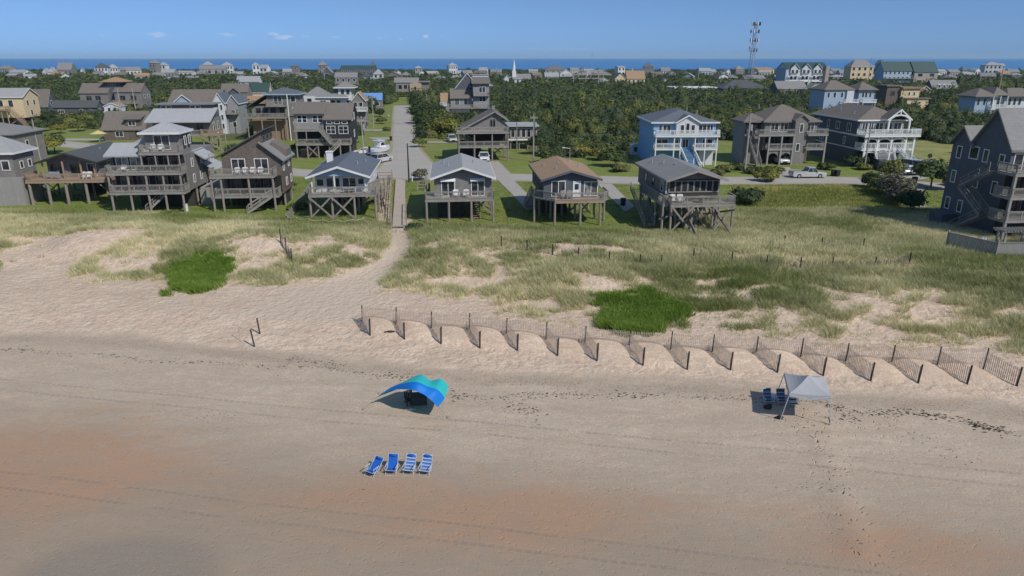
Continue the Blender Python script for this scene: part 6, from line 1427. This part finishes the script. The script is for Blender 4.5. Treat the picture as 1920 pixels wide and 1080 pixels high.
md = mixc(nt, ramp(nt, noise(nt, vscale(nt, v, (.6,1.4,1)), .3, 5, .65), .32, .68), (.17,.19,.05), (.37,.34,.13)); md = mixc(nt, mth(nt, 'MULTIPLY', ramp(nt, nB, .4, .7), .45), md, (.18,.18,.05)); md = mixc(nt, ramp(nt, nA, .66, .8), md, (.45,.38,.25))
col = mixc(nt, lift(A1[2], nA, .5), col, md)
col = mixc(nt, lift(A2a, nB, .3), col, mixc(nt, nB, (.06,.075,.03), (.15,.16,.06)))
col = mixc(nt, ramp(nt, A3[0], .3, .8), col, mixc(nt, nA, (.50,.40,.30), (.60,.49,.37)))
nt.links.new(col, b.inputs['Base Color'])
# bump: wind-ruffled, foot-churned dry sand; finer grain on the damp beach
foot = N(nt, 'TexVoronoi', feature='SMOOTH_F1'); foot.inputs['Scale'].default_value = 1.9; foot.inputs['Smoothness'].default_value = .6
dv = N(nt, 'VectorMath', operation='ADD'); nt.links.new(v, dv.inputs[0]); nz = N(nt, 'TexNoise'); nz.inputs['Scale'].default_value = 1.3; nt.links.new(v, nz.inputs['Vector']); nt.links.new(nz.outputs['Color'], dv.inputs[1]); nt.links.new(dv.outputs[0], foot.inputs['Vector'])
dm = mth(nt, 'MULTIPLY', A1a, A3a); hf = mth(nt, 'MULTIPLY', foot.outputs['Distance'], mth(nt, 'MULTIPLY', dm, .15)); hn = mth(nt, 'MULTIPLY', noise(nt, v, 3.2, 3), mth(nt, 'MULTIPLY', dm, .09))
pit = N(nt, 'TexVoronoi'); pit.inputs['Scale'].default_value = 2.6; nt.links.new(dv.outputs[0], pit.inputs['Vector'])
hp = mth(nt, 'MULTIPLY', mth(nt, 'MINIMUM', pit.outputs['Distance'], .28), mth(nt, 'MULTIPLY', mth(nt, 'ADD', A2[2], .22), .45))
hh = mth(nt, 'ADD', mth(nt, 'ADD', hf, hn), mth(nt, 'ADD', hp, mth(nt, 'MULTIPLY', nC, .028))); hh = mth(nt, 'SUBTRACT', hh, mth(nt, 'MULTIPLY', trk, .03))
bn = N(nt, 'Bump'); bn.inputs['Strength'].default_value = .75; bn.inputs['Distance'].default_value = 1.0; nt.links.new(hh, bn.inputs['Height']); nt.links.new(bn.outputs[0], b.inputs['Normal'])
GROUND = m
tag(npmesh('ground', V, Fq, GROUND, cols={'m1': m1, 'm2': m2, 'm3': m3}, smooth=True), kind='structure')

def sheet(poly, name, mat, dz, kind='structure'):
    b = MB(); pts = [(p[0], p[1], GZ+dz) for p in poly]; b.v = pts; b.f = [tuple(range(len(pts)))]
    o = b.build(name, mat, None, kind=kind)
    if o.data.polygons[0].normal.z < 0: o.data.flip_normals()
    return o
def strip_(pts, w, name, mat, dz, flare=None):
    p = [Vector((a, c, 0)) for a, c in pts]; L = []; Rr = []
    for i, q in enumerate(p):
        d = (p[min(i+1, len(p)-1)]-p[max(i-1, 0)]).normalized(); n = Vector((-d.y, d.x, 0)); ww = w+(flare or {}).get(i, 0); L.append(q+n*ww); Rr.append(q-n*ww)
    b = MB(); vs = [(q.x, q.y, GZ+dz) for q in L+Rr]; k = len(p); b.add(vs, [(k+i, k+i+1, i+1, i) for i in range(k-1)]); return b.build(name, mat, None, kind='structure')
VERGE = M_('sandy verge', (.40,.33,.23), (.26,.25,.13), .8, .9, contrast=.8)
strip_(R_MAIN, 4.1, 'road_verge', VERGE, .03); strip_(R_SIDE, 3.6, 'road_verge', VERGE, .034, {0: 8.6, 1: 2})
strip_(R_MAIN, 3.3, 'road', ASPH, .05); strip_(R_SIDE, 2.9, 'side_street', ASPH, .054, {0: 9, 1: 2.2}); strip_(R_LEFT, 2.5, 'side_street', ASPH, .058); strip_(R_LOT, 5.0, 'parking_lot', ASPH, .062)
for p in DRIVES: sheet(p, 'driveway', CONC, .07)
# sea
m, nt, b = nodes('sea water'); tc = N(nt, 'TexCoord'); n1 = noise(nt, vscale(nt, tc.outputs['Object'], (.0006, .004, 1)), 1.0, 4)
nt.links.new(mixc(nt, ramp(nt, n1, .35, .65), (.045,.175,.40), (.065,.22,.46)), b.inputs['Base Color']); b.inputs['Roughness'].default_value = .55; b.inputs['Specular IOR Level'].default_value = .15
bb = MB(); bb.add([(-16000,1050,.05),(16000,1050,.05),(16000,16000,.05),(-16000,16000,.05)], [(0,1,2,3)]); bb.build('sea', m, None, kind='structure')

# ------------------------------------------------------------------ foliage
m, nt, b = nodes('foliage'); at = N(nt, 'Attribute', attribute_name='tint'); nt.links.new(at.outputs['Color'], b.inputs['Base Color']); b.inputs['Roughness'].default_value = .65; b.inputs['Specular IOR Level'].default_value = .25
tr = N(nt, 'BsdfTranslucent'); nt.links.new(at.outputs['Color'], tr.inputs[0]); mx = N(nt, 'MixShader'); mx.inputs[0].default_value = .25
out = [n for n in nt.nodes if n.type == 'OUTPUT_MATERIAL'][0]; nt.links.new(b.outputs[0], mx.inputs[1]); nt.links.new(tr.outputs[0], mx.inputs[2]); nt.links.new(mx.outputs[0], out.inputs[0])
LEAF = m
BARK = M_('bark', (.14,.11,.085), (.08,.065,.05), 4)
def leafcloud(C, Rd, per, size, col, g, jit=.25, dome=True):
    """C (n,3) centres, Rd (n,3) radii, per quads each, size (n,), col (n,3) -> V, F, cols"""
    n = len(C); th = g.random((n, per))*2*math.pi; cz = g.random((n, per))*1.25-.25
    sz = np.sqrt(1-np.clip(cz, -1, 1)**2); d = np.stack([sz*np.cos(th), sz*np.sin(th), cz], -1)
    lob = 1+.22*np.sin(d[..., 0]*5+g.random((n, 1))*6)*np.sin(d[..., 1]*5+g.random((n, 1))*6)
    rad = (.80+.30*g.random((n, per)))*lob
    c = C[:, None]+d*rad[..., None]*Rd[:, None]
    nr = d*.9+g.normal(size=(n, per, 3))*.36+np.array([0,0,.35]); nr /= np.linalg.norm(nr, axis=-1, keepdims=True)
    a = g.normal(size=(n, per, 3)); e1 = np.cross(nr, a); e1 /= np.linalg.norm(e1, axis=-1, keepdims=True)+1e-9; e2 = np.cross(nr, e1)
    s = size[:, None]*(.5+g.random((n, per))*.8); s1 = (s*(.7+.6*g.random((n, per))))[..., None]; s2 = (s*(.5+.5*g.random((n, per))))[..., None]
    V = np.stack([c-e1*s1, c-e2*s2*.9, c+e1*s1, c+e2*s2], 2).reshape(-1, 3); m = n*per; Fc = np.arange(m*4).reshape(m, 4)
    j = (1+(g.random((n, per, 1))-.5)*2*jit)*(1+(g.random((n, per, 3))-.5)*.2); cc = np.clip(col[:, None]*j, .005, .9); cc = np.repeat(cc.reshape(-1, 3), 4, 0)
    if dome:
        k, r = 7, 4; tt = np.linspace(0, 2*math.pi, k, endpoint=False); zz = np.array([-.3, .25, .68, .9, ]); rr = np.array([.92, .86, .6, .05])
        ring = np.stack([np.stack([rr[i]*np.cos(tt), rr[i]*np.sin(tt), np.full(k, zz[i]*.92)], -1) for i in range(4)]).reshape(-1, 3)*.86
        DV = (C[:, None]+ring[None]*Rd[:, None]).reshape(-1, 3); base = []
        for q in range(3):
            for i in range(k): base.append((q*k+i, q*k+(i+1) % k, (q+1)*k+(i+1) % k, (q+1)*k+i))
        base = np.array(base); DF = (base[None]+(np.arange(n)*4*k)[:, None, None]).reshape(-1, 4)+len(V)
        V = np.concatenate([V, DV]); Fc = np.concatenate([Fc, DF]); cc = np.concatenate([cc, np.repeat(col*.9, 4*k, 0)])
    return V, Fc, np.concatenate([cc, np.ones((len(cc), 1))], 1)
PAL = np.array([(.054,.080,.032),(.085,.113,.037),(.145,.165,.048),(.23,.225,.05),(.070,.095,.052),(.145,.14,.095),(.26,.24,.06)])
def palette(g, x, y):
    n = len(x); k = fbm(x*.03, y*.03, 3); k2 = g.random(n); i = np.where(k2 < .34, 0, np.where(k2 < .54, 1, np.where(k2 < .80, 2, np.where(k2 < .90, 4, np.where(k2 < .95, 5, 3)))))
    i = np.where((fbm(x*.06+20, y*.06, 3) > .60) & (k2 > .3) & (y < 260), 3, i); i = np.where((k > .56) & (k2 > .55) & (y < 330), 3, i); i = np.where((k > .6) & (k2 > .9) & (y < 260), 6, i)
    b_ = PAL[i]*.5+PAL[np.where(k > .5, 1, 0)]*.5
    return b_*(.8+.4*g.random((n, 1)))*(.75+.5*fbm(x*.08+3, y*.05, 3))[:, None]
def thicket():
    g = np.random.default_rng(11); Vs, Fs, Cs, off = [], [], [], 0
    for (y0, y1, sp, per, rad, hgt, ls) in ((105, 240, 2.6, 130, 2.1, 2.6, .27), (240, 420, 3.5, 85, 2.9, 3.0, .42), (420, 700, 5.6, 50, 4.4, 3.0, .75), (700, 1110, 10.0, 34, 7.2, 2.3, 1.2)):
        gx = np.arange(-.80*y1-30, .80*y1+30, sp); gy = np.arange(y0, y1, sp); XX, YY = np.meshgrid(gx, gy); xx = (XX+g.uniform(-.9, .9, XX.shape)*sp).ravel(); yy = (YY+g.uniform(-.9, .9, XX.shape)*sp).ravel()
        ok = (np.abs(xx) < .80*yy+14) & forest(xx, yy) & ~nearfoot(xx, yy, 1.2+rad*.8) & ~onroad(xx, yy, rad*.75)
        ok &= ~((fbm(xx*.06+50, yy*.05, 3) > .635) & (yy < 330)); ok &= g.random(len(xx)) < np.where(yy > 300, .9, .97)
        xx, yy = xx[ok], yy[ok]; n = len(xx); big = fbm(xx*.05+7, yy*.05, 3)
        sc = (.5+.6*g.random(n)**1.5)*(.35+1.3*big)*(1+.55*(g.random(n) < .05)); edge = np.clip(sst(105, 190, yy)*.6+.5, 0, 1)
        hz = hgt*sc*edge*1.15; C = np.stack([xx, yy, GZ+hz*.30], 1); rr = rad*(.6+.8*g.random(n)**1.6)
        V, Fc, c = leafcloud(C, np.stack([rr, rr, hz*.95], 1), per, np.full(n, ls), palette(g, xx, yy), g)
        Vs.append(V); Fs.append(Fc+off); Cs.append(c); off += len(V)
    tag(npmesh('woodland_thicket', np.concatenate(Vs), np.concatenate(Fs), LEAF, cols=np.concatenate(Cs)), 'dense low green maritime thicket spreading behind the houses', 'thicket', kind='stuff')
thicket()
# individual trees and shrubs
_proto = {}
def shrub_mesh(kind, seed):
    key = (kind, seed)
    if key in _proto: return _proto[key]
    g = np.random.default_rng(100+seed*7+len(kind)); nb = {'bush': 7, 'tree': 11, 'low': 6}[kind]
    a = g.random(nb)*6.28; r = np.sqrt(g.random(nb))*.55; zc = {'bush': .45, 'tree': .62, 'low': .3}[kind]
    C = np.stack([r*np.cos(a), r*np.sin(a), zc+(g.random(nb)-.4)*.3*(1-r)], 1); rad = .32+.18*g.random(nb); Rd = np.stack([rad, rad, rad*(.8 if kind != 'low' else .6)], 1)
    _proto[key] = (C, Rd, g, nb); return _proto[key]
def plant(px, py, w, h, label, kind='bush', col=1, name='shrub', cat='shrub', group=None, leaf=.22):
    g0 = G(px, py); t = empty(name, g0, random.uniform(0, 6), label=label, cat=cat, group=group); seed = int(px*7+py) % 1000
    C, Rd, g, nb = shrub_mesh(kind, seed); sc = np.array([w/2, w/2, h]); c3 = np.tile(PAL[col], (nb, 1))*(.8+.4*g.random((nb, 1)))
    V, Fc, c = leafcloud(C*sc, Rd*sc*[1.15, 1.15, 1.0], max(60, int(260*w/nb)), np.full(nb, leaf), c3, g); npmesh('crown' if kind == 'tree' else 'foliage', V, Fc, LEAF, t, cols=c)
    b = MB(); 
    if kind == 'tree':
        b.tube((0,0,-.2), (.1,0,h*.5), .16, .09)
        for i in range(4): p = C[i]*sc; b.tube((.08,0,h*.3), p, .07, .03, 6)
    else:
        for i in range(4): p = C[i]*sc*[.8,.8,.8]; b.tube((0,0,-.1), p, .05, .02, 5)
    b.build('trunk' if kind == 'tree' else 'stem', BARK, t)
PL = [(1400,382,5.2,2.4,'dark green round shrub right of the screened-porch pile house','bush',0),(1654,362,6.5,3.4,'olive tall shrub at the left end of the meadow hedge','bush',2),(1672,372,6.5,3.8,'grey green tall shrub in the middle of the meadow hedge','bush',5),(1690,384,5.0,3.3,'brownish green shrub toward the right of the meadow hedge','bush',5),
(1708,396,5.0,3.0,'dark green rounded shrub at the right end of the meadow hedge','bush',0),(1628,352,4.5,2.8,'dark low shrub left of the meadow hedge','bush',0),(1665,340,5.0,3.4,'bright green tree in front of the parked grey car','tree',2),(1745,352,6.5,4.0,'wind-swept green tree in front of the golf cart','tree',1),(1772,356,5.0,3.6,'second green tree right of the wind-swept one','tree',1),
(1435,340,4.5,2.2,'yellow green shrub at the roadside in front of the carport','bush',3),(1418,326,4.0,1.8,'low dark shrub left of the carport drive','low',1),(1450,326,4.0,2.0,'low green shrub right beside the carport drive','low',2),(1360,322,4.5,1.9,'spreading green shrub right of the blue house','low',2),(1385,318,4.0,1.7,'low shrub beside the leaning utility pole','low',1),(1345,328,3.5,1.5,'small shrub at the blue house right corner','low',2),
(1150,312,6.0,3.6,'large dark shrub left of the blue house by the road','bush',1),(1163,322,4.0,2.0,'lower green shrub in front of the dark one left of the blue house','low',2),(1075,325,3.5,1.6,'pale low shrub behind the brown-roofed cottage','low',2),(1120,300,5,2.6,'yellow green bush in the clearing left of the beach shed','bush',3),(1090,292,5,2.5,'bright bush at the forest edge behind the street lamp','bush',6),
(790,338,3.2,2.1,'feathery pale shrub at the street junction beside the white pipe','bush',5),(788,276,4.2,2.4,'fluffy pale green shrub on the right side of the street','bush',2),(665,268,4.8,3.6,'dark tree behind the white saloon car','tree',0),(648,250,4.5,2.6,'hedge shrub behind the charcoal block','bush',0),(668,250,4.5,2.6,'hedge shrub right beside the one behind the charcoal block','bush',1),(622,286,4,2,'bush beside the deck stairs of the charcoal block','bush',1),
(715,232,3.5,2.2,'round green shrub on the street lawn','bush',2),(713,219,4.2,3.0,'dark clipped shrub further up the street lawn','bush',0),(726,245,3.5,1.8,'low olive shrub at the left kerb of the street','low',2),(698,206,5,5,'conical dark tree beside the tarpaulin roof','tree',0),
(560,392,3.0,1.2,'low green shrub left of the white cottage','low',2),(545,356,3.5,2.0,'green bush right of the saltbox house','bush',2),(440,292,5,2.6,'dark shrub behind the saltbox house','bush',1),(560,286,4.5,2.4,'green shrub behind the saltbox roof at the right','bush',1),(485,284,5,3.2,'tall green shrub between saltbox and tower house','bush',0),(530,300,4,1.8,'low green shrub on the lawn behind the saltbox','low',2),
(90,290,6.0,3.6,'rounded yellow green tree between the two leftmost houses','tree',3),(103,286,5.0,3.8,'dark green tree touching the yellow green one at the left','tree',1),(50,262,6,3.0,'dark shrub below the cream yellow house','bush',0),(20,262,5.5,2.6,'dark shrub at the left edge below the yellow house','bush',0),(80,246,5,3.2,'shrub right of the outside stairs of the yellow house','bush',1),(95,236,5,4.5,'dark tree in front of the steep taupe-roofed house','tree',0),
(150,246,5,3.4,'green bush behind the parking lawn at the left','bush',2),(175,242,5,3.6,'dark bush left of the dormer cottage','bush',1),(115,250,5,2.8,'yellowish bush on the parking lawn edge','bush',3),(430,382,2.6,1.0,'small shrub at the left pile of the saltbox','low',2),(320,404,2.6,.9,'tiny shrub under the three-storey tower house','low',2),
(1880,440,2.6,1.8,'green plant inside the patio fence','bush',2),(1905,445,2.4,1.5,'darker plant at the right inside the patio','bush',1),(1240,330,3.2,1.5,'low shrub in front of the white ground wall of the blue house','low',2),(775,430,2.4,1.0,'rounded olive shrub at the top of the dune path','low',0),
(1600,312,4.5,2.4,'shrub at the near corner of the dark slate house','bush',0),(1620,318,3.5,1.8,'low shrub beside the grey pole at the slate house','low',2),(1545,318,4,1.8,'olive shrub between the carport house and the slate house','low',1),(1012,290,5.5,4.0,'dark tree beside the pale utility pole','tree',0),(1028,305,5,3.2,'green bush at the forest edge behind the brown-roofed cottage','bush',1)]
for (px, py, w, h, lb, kd, col) in PL: plant(px, py, w, h, lb, kd, col, 'tree' if kd == 'tree' else 'shrub', 'tree' if kd == 'tree' else 'shrub')
pos = ['first','second','third','fourth','fifth','sixth','seventh','eighth','ninth','tenth']
for i, (px, py) in enumerate(((782,203),(790,212),(800,222),(790,232),(806,238),(822,228),(838,240),(815,252),(835,256),(852,250))):
    plant(px, py, 7.0, 4.6, 'dark leaning tree right of the street, %s counting from the far end' % pos[i], 'tree', [0,0,1,0,1,0,2,1,3,1][i], 'tree', 'tree', 'trees along the right side of the street', .34)
# ------------------------------------------------------------------ dune grass
def blades(x, y, z, per, hgt, wid, g, colA, colB, bend=.5, mixf=None, spread=.16):
    n = len(x); a = g.random((n, per))*6.283; r = spread*np.sqrt(g.random((n, per))); bx = x[:, None]+r*np.cos(a); by = y[:, None]+r*np.sin(a)
    h = hgt[:, None]*(.55+.6*g.random((n, per))); la = a+g.normal(size=(n, per))*.5; L = h*bend*(.3+g.random((n, per)))
    tx = bx+np.cos(la)*L-.12*h; ty = by+np.sin(la)*L; ww = wid*(.7+.6*g.random((n, per))); wa = g.random((n, per))*3.1416
    B = np.stack([np.stack([bx-np.cos(wa)*ww, by-np.sin(wa)*ww, z[:, None]-.04+0*bx], -1), np.stack([bx+np.cos(wa)*ww, by+np.sin(wa)*ww, z[:, None]-.04+0*bx], -1), np.stack([tx, ty, z[:, None]+h], -1)], 2)
    V = B.reshape(-1, 3); Fc = np.arange(len(V)).reshape(-1, 3); f = g.random((n, per, 1)) if mixf is None else np.clip(mixf[:, None, None]+(g.random((n, per, 1))-.5)*.6, 0, 1)
    c = (np.array(colA)*(1-f)+np.array(colB)*f)*(.75+.5*g.random((n, per, 1))); c = np.repeat(c.reshape(-1, 3), 3, 0); return V, Fc, np.concatenate([c, np.ones((len(c), 1))], 1)
def grasses():
    g = np.random.default_rng(21); n = 300000; x = g.uniform(-75, 75, n); y = g.uniform(44, 92, n)
    ok = np.abs(x) < .78*y+3; x, y = x[ok], y[ok]; d = dgrass(x, y); ok = (g.random(len(x)) < d**1.3*.95) & (d > .08); x, y, d = x[ok], y[ok], d[ok]
    ok = ~nearfoot(x, y, -.4) & ~inpoly(GREEN1, x, y) & ~inpoly(GREEN2, x, y); x, y, d = x[ok], y[ok], d[ok]; z = H(x, y); f = np.clip(.50-.45*(fbm(x*.12, y*.12, 2)-.5)*2.6-.25*(d-.5)-.30*sst(69, 78, y+.16*x)*(x < 15), 0, 1)
    V, Fc, c = blades(x, y, z, 10, .34+.34*d, .022, g, (.18,.225,.05), (.78,.71,.44), .85, f, .26)
    tag(npmesh('dune_grass', V, Fc, LEAF, cols=c), 'tufted olive and straw coloured dune grass', 'grass', kind='stuff')
    n = 60000; x = g.uniform(5, 90, n); y = g.uniform(66, 122, n); ok = (inpoly(MEAD, x, y) | inpoly(MEAD2, x, y)) & ~onroad(x, y, 1) & ~nearfoot(x, y, 0); x, y = x[ok], y[ok]; z = H(x, y)
    k = fbm(x*.15, y*.25, 3); V, Fc, c = blades(x, y, z, 6, .22+.25*k, .035, g, (.19,.225,.045), (.48,.44,.16), .9, np.clip(.45+(k-.5)*1.8, 0, 1), .4)
    tag(npmesh('meadow_grass', V, Fc, LEAF, cols=c), 'short yellow green meadow grass at the right', 'grass', kind='stuff')
    # tall seed stalks in front of the houses
    n = 9000; x = g.uniform(-60, 34, n); y = g.uniform(66, 92, n); s = y+.16*x; cl = fbm(x*.2, y*.2, 2); ok = (s > 72) & (s < 81.5) & (g.random(n) < sst(.42, .65, cl)) & (pathd(x, y) > 1.6) & ~nearfoot(x, y, -.8); x, y = x[ok], y[ok]
    V, Fc, c = blades(x, y, H(x, y), 5, np.full(len(x), .95), .022, g, (.16,.17,.07), (.52,.46,.28), .3, np.full(len(x), .6), .2); tag(npmesh('sea_oats', V, Fc, LEAF, cols=c), 'tall pale seed stalks of sea oats below the houses', 'grass', kind='stuff')
    # rough lawn fringe
    n = 45000; x = g.uniform(-75, 70, n); y = g.uniform(78, 118, n); s = y+.16*x; ok = (s > 80) & (g.random(len(x)) < .75) & ~onroad(x, y, .8) & ~nearfoot(x, y, 0) & ~inpoly(MEAD, x, y) & (np.abs(x) < .78*y) & ((x < -14.8) | (x > -12)); x, y = x[ok], y[ok]
    V, Fc, c = blades(x, y, H(x, y), 5, .10+.16*fbm(x*.2, y*.2, 2), .03, g, (.12,.185,.032), (.25,.28,.08), .6, None, .3); tag(npmesh('lawn_grass', V, Fc, LEAF, cols=c), 'bright green lawn grass between the houses', 'grass', kind='stuff')
grasses()
def patch(poly, label, seed):
    poly = poly.mean(0)+(poly-poly.mean(0))*.92; g = np.random.default_rng(seed); lo, hi = poly.min(0), poly.max(0); n = 5600; x = g.uniform(lo[0]-.6, hi[0]+.6, n); y = g.uniform(lo[1]-.6, hi[1]+.6, n); jx = (fbm(x*.8, y*.8, 4)-.5)*3.4; jy = (fbm(x*.8+9, y*.8, 4)-.5)*3.4
    ok = (inpoly(poly, x+jx, y+jy) & (g.random(n) < sst(.30, .52, fbm(x*.8+4, y*.8, 3))+.12)) | (inpoly(poly.mean(0)+(poly-poly.mean(0))*1.18, x+jx*1.4, y+jy*1.4) & (g.random(n) < .16)); x, y = x[ok], y[ok]; c = poly.mean(0); t = empty('ground_vine_patch', (c[0], c[1], Hs(*c)), 0, label=label, cat='plant patch'); o = np.array(t.location); z = H(x, y)
    k = fbm(x*.6, y*.6, 2); V, Fc, cc = blades(x, y, z+.05, 14, .38+.25*k, .040, g, (.125,.235,.025), (.27,.36,.07), .8, None, .3); npmesh('leaves', V-o, Fc, LEAF, t, cols=cc)
    b = MB()
    for i in range(14):
        q = g.integers(len(x)); r_ = g.integers(len(x)); b.tube((x[q]-o[0], y[q]-o[1], z[q]-o[2]+.06), (x[q]-o[0]+g.uniform(-1,1), y[q]-o[1]+g.uniform(-1,1), z[q]-o[2]+.1), .015, n=5)
    b.build('runner_stem', BARK, t)
patch(GREEN1, 'bright green ground plant patch on the left dune slope', 5); patch(GREEN2, 'bright green ground plant patch behind the sand fence right of centre', 6)
# ------------------------------------------------------------------ wrack
def wrack():
    g = np.random.default_rng(5); V = []; Fc = []; off = 0; L = []
    def add(px, py, n, sx, sy, s0, s1):
        c = P(px, py, .15)
        for i in range(n): L.append((c.x+g.normal()*sx, c.y+g.normal()*sy, g.uniform(s0, s1)))
    for (a, b_, n, sz) in (((0,656),(60,654),16,.22),((60,654),(160,662),14,.13),((200,662),(270,678),14,.2),((270,678),(290,674),4,.14),((120,690),(300,690),24,.12),((290,765),(440,778),34,.13),((540,672),(650,686),40,.2),((500,700),(640,720),14,.14),((720,700),(765,707),26,.2),((840,735),(862,745),10,.26),((930,742),(1100,738),60,.17),((950,755),(1010,770),34,.2),((1100,738),(1310,744),34,.14),((1150,736),(1200,745),14,.24),((1560,756),(1600,790),50,.22),((1610,772),(1700,770),36,.22),((1700,770),(1760,778),34,.25),((1785,785),(1895,806),42,.26),((1830,795),(1880,808),18,.26),((1330,738),(1420,745),14,.16),((1390,800),(1480,820),10,.12),((1440,900),(1570,915),16,.15),((900,740),(1000,800),26,.14)):
        for i in range(int(n*2.2)):
            f = g.random(); c = P(a[0]+(b_[0]-a[0])*f, a[1]+(b_[1]-a[1])*f, .2); L.append((c.x+g.normal()*.35, c.y+g.normal()*.3, sz*g.uniform(.2, .95)))
    LN = [(0,655),(160,662),(300,676),(420,680),(560,686),(640,692),(760,706),(860,738),(960,740),(1100,738),(1300,742),(1400,744),(1560,758),(1620,772),(1760,778),(1920,812)]
    for a, b_ in zip(LN[:-1], LN[1:]):
        for i in range(60):
            f = g.random(); c = P(a[0]+(b_[0]-a[0])*f, a[1]+(b_[1]-a[1])*f, .2); L.append((c.x+g.normal()*.2, c.y+g.normal()*.16+.25*math.sin(c.x*.8), g.uniform(.05, .17)))
    for i in range(1500):
        yy = g.uniform(24, 43); xx = g.uniform(-.75, .75)*yy; 
        if fbm(np.array([xx*.15]), np.array([yy*.3]), 2)[0] > .47: L.append((xx, yy, g.uniform(.02, .055)*(1+1.2*(g.random() < .1))))
    for (x, y, r) in L:
        k = 9; a = g.random()*6.28; e = g.uniform(.2, .55); z = Hs(x, y); t = np.linspace(0, 6.283, k, endpoint=False); rr = r*(.3+.95*g.random(k)); ax = rr*np.cos(t); ay = rr*e*np.sin(t)
        px_ = x+ax*math.cos((a-3.1)*.2)-ay*math.sin((a-3.1)*.2); py_ = y+ax*math.sin((a-3.1)*.2)+ay*math.cos((a-3.1)*.2); hgt = min(.10, r*.3); r *= 1.15
        r *= .7; hgt *= .7
        V += [(px_[i], py_[i], z-.02) for i in range(k)]+[(x, y, z+hgt)]; Fc += [(off+i, off+(i+1) % k, off+k) for i in range(k)]; off += k+1
    tag(npmesh('seaweed_debris', np.array(V), np.array(Fc), M_('dry black seaweed', (.035,.032,.026), (.018,.017,.014), 12, .9)), 'dark dried seaweed scattered along the high tide line', 'seaweed', kind='stuff')
wrack()

# ------------------------------------------------------------------ world, sun, haze
SUN = Vector((.62, -.62, .84)).normalized()
sl = bpy.data.lights.new('sun', 'SUN'); sl.energy = 3.5; sl.angle = R(.53); sl.color = (1, .95, .88); so = bpy.data.objects.new('sun', sl); COL.objects.link(so); so.rotation_euler = SUN.to_track_quat('Z', 'Y').to_euler()
w = bpy.data.worlds.new('World'); SC.world = w; w.use_nodes = True; nt = w.node_tree; nt.nodes.clear(); out = nt.nodes.new('ShaderNodeOutputWorld'); bg = nt.nodes.new('ShaderNodeBackground'); sky = nt.nodes.new('ShaderNodeTexSky')
sky.sky_type = 'NISHITA'; sky.sun_disc = False; sky.sun_elevation = math.asin(SUN.z); sky.sun_rotation = math.atan2(SUN.x, SUN.y); sky.altitude = 0; sky.air_density = 1.0; sky.dust_density = .2; sky.ozone_density = 4.0
tc = N(nt, 'TexCoord'); sp = N(nt, 'SeparateXYZ'); nt.links.new(tc.outputs['Generated'], sp.inputs[0])
# clear-air blue towards the horizon instead of the model's white band
hzr = N(nt, 'ValToRGB'); nt.links.new(sp.outputs[2], hzr.inputs[0]); e_ = hzr.color_ramp.elements; e_[0].position = 0; e_[0].color = (.25,.47,1.08,1); e_[1].position = .35; e_[1].color = (.88,.90,.90,1); q_ = e_.new(.11); q_.color = (.355,.445,.615,1); hz = hzr.outputs[0]; colr = mixc(nt, 1.0, sky.outputs[0], hz, 'MULTIPLY')
# a few small fair-weather clouds low over the sea
az = mth(nt, 'ARCTAN2', sp.outputs[0], sp.outputs[1]); cm = None
cv = N(nt, 'CombineXYZ'); nt.links.new(mth(nt, 'MULTIPLY', az, 60), cv.inputs[0]); nt.links.new(mth(nt, 'MULTIPLY', sp.outputs[2], 150), cv.inputs[1]); cn = noise(nt, cv.outputs[0], .8, 5, .6)
for (px, py, rx, ry, a) in ((295,64,60,8,.65),(425,65,38,6,.35),(512,64,22,9,.9),(535,70,50,9,.6),(580,68,60,7,.3),(630,69,30,5,.3),(712,71,26,5,.3),(753,73,9,5,.6),(798,68,11,8,.8),(832,68,22,10,.9),(190,65,8,4,.35),(1060,92,200,4,.15)):
    d = dirv(px, py); A = math.atan2(d[0], d[1]); E = d[2]/np.linalg.norm(d); ra = rx/F; re = ry/F
    q = mth(nt, 'ADD', mth(nt, 'POWER', mth(nt, 'ABSOLUTE', mth(nt, 'DIVIDE', mth(nt, 'SUBTRACT', az, A), ra)), 2.0), mth(nt, 'POWER', mth(nt, 'ABSOLUTE', mth(nt, 'DIVIDE', mth(nt, 'SUBTRACT', sp.outputs[2], float(E)), re)), 2.0))
    k = mth(nt, 'MULTIPLY', ramp(nt, mth(nt, 'ADD', q, mth(nt, 'MULTIPLY', cn, 1.6)), .3, 1.7, (1,1,1,1), (0,0,0,1)), a); cm = k if cm is None else mth(nt, 'MAXIMUM', cm, k)
colr = mixc(nt, mth(nt, 'MULTIPLY', cm, .95), colr, (7.0,6.6,6.6))
nt.links.new(colr, bg.inputs[0]); bg.inputs[1].default_value = .12; nt.links.new(bg.outputs[0], out.inputs[0])
m = bpy.data.materials.new('thin sea haze'); m.use_nodes = True; nt = m.node_tree; nt.nodes.clear(); o_ = nt.nodes.new('ShaderNodeOutputMaterial'); pv = nt.nodes.new('ShaderNodeVolumePrincipled'); pv.inputs['Color'].default_value = (.64,.86,1,1); pv.inputs['Density'].default_value = .00005; pv.inputs['Anisotropy'].default_value = 0; nt.links.new(pv.outputs[0], o_.inputs['Volume'])
hb = MB(); hb.box(-17000, 17000, -400, 17000, -4, 75); hz_ = hb.build('haze', m, None, 'haze' if 0 else False); tag(hz_, kind='stuff', label='thin pale sea haze over the whole coast', cat='haze')
vs_ = SC.view_settings; vs_.view_transform = 'Standard'; vs_.look = 'None'; vs_.exposure = 0; vs_.gamma = 1; SC.display_settings.display_device = 'sRGB'
SC.cycles.max_bounces = 5; SC.cycles.transparent_max_bounces = 4
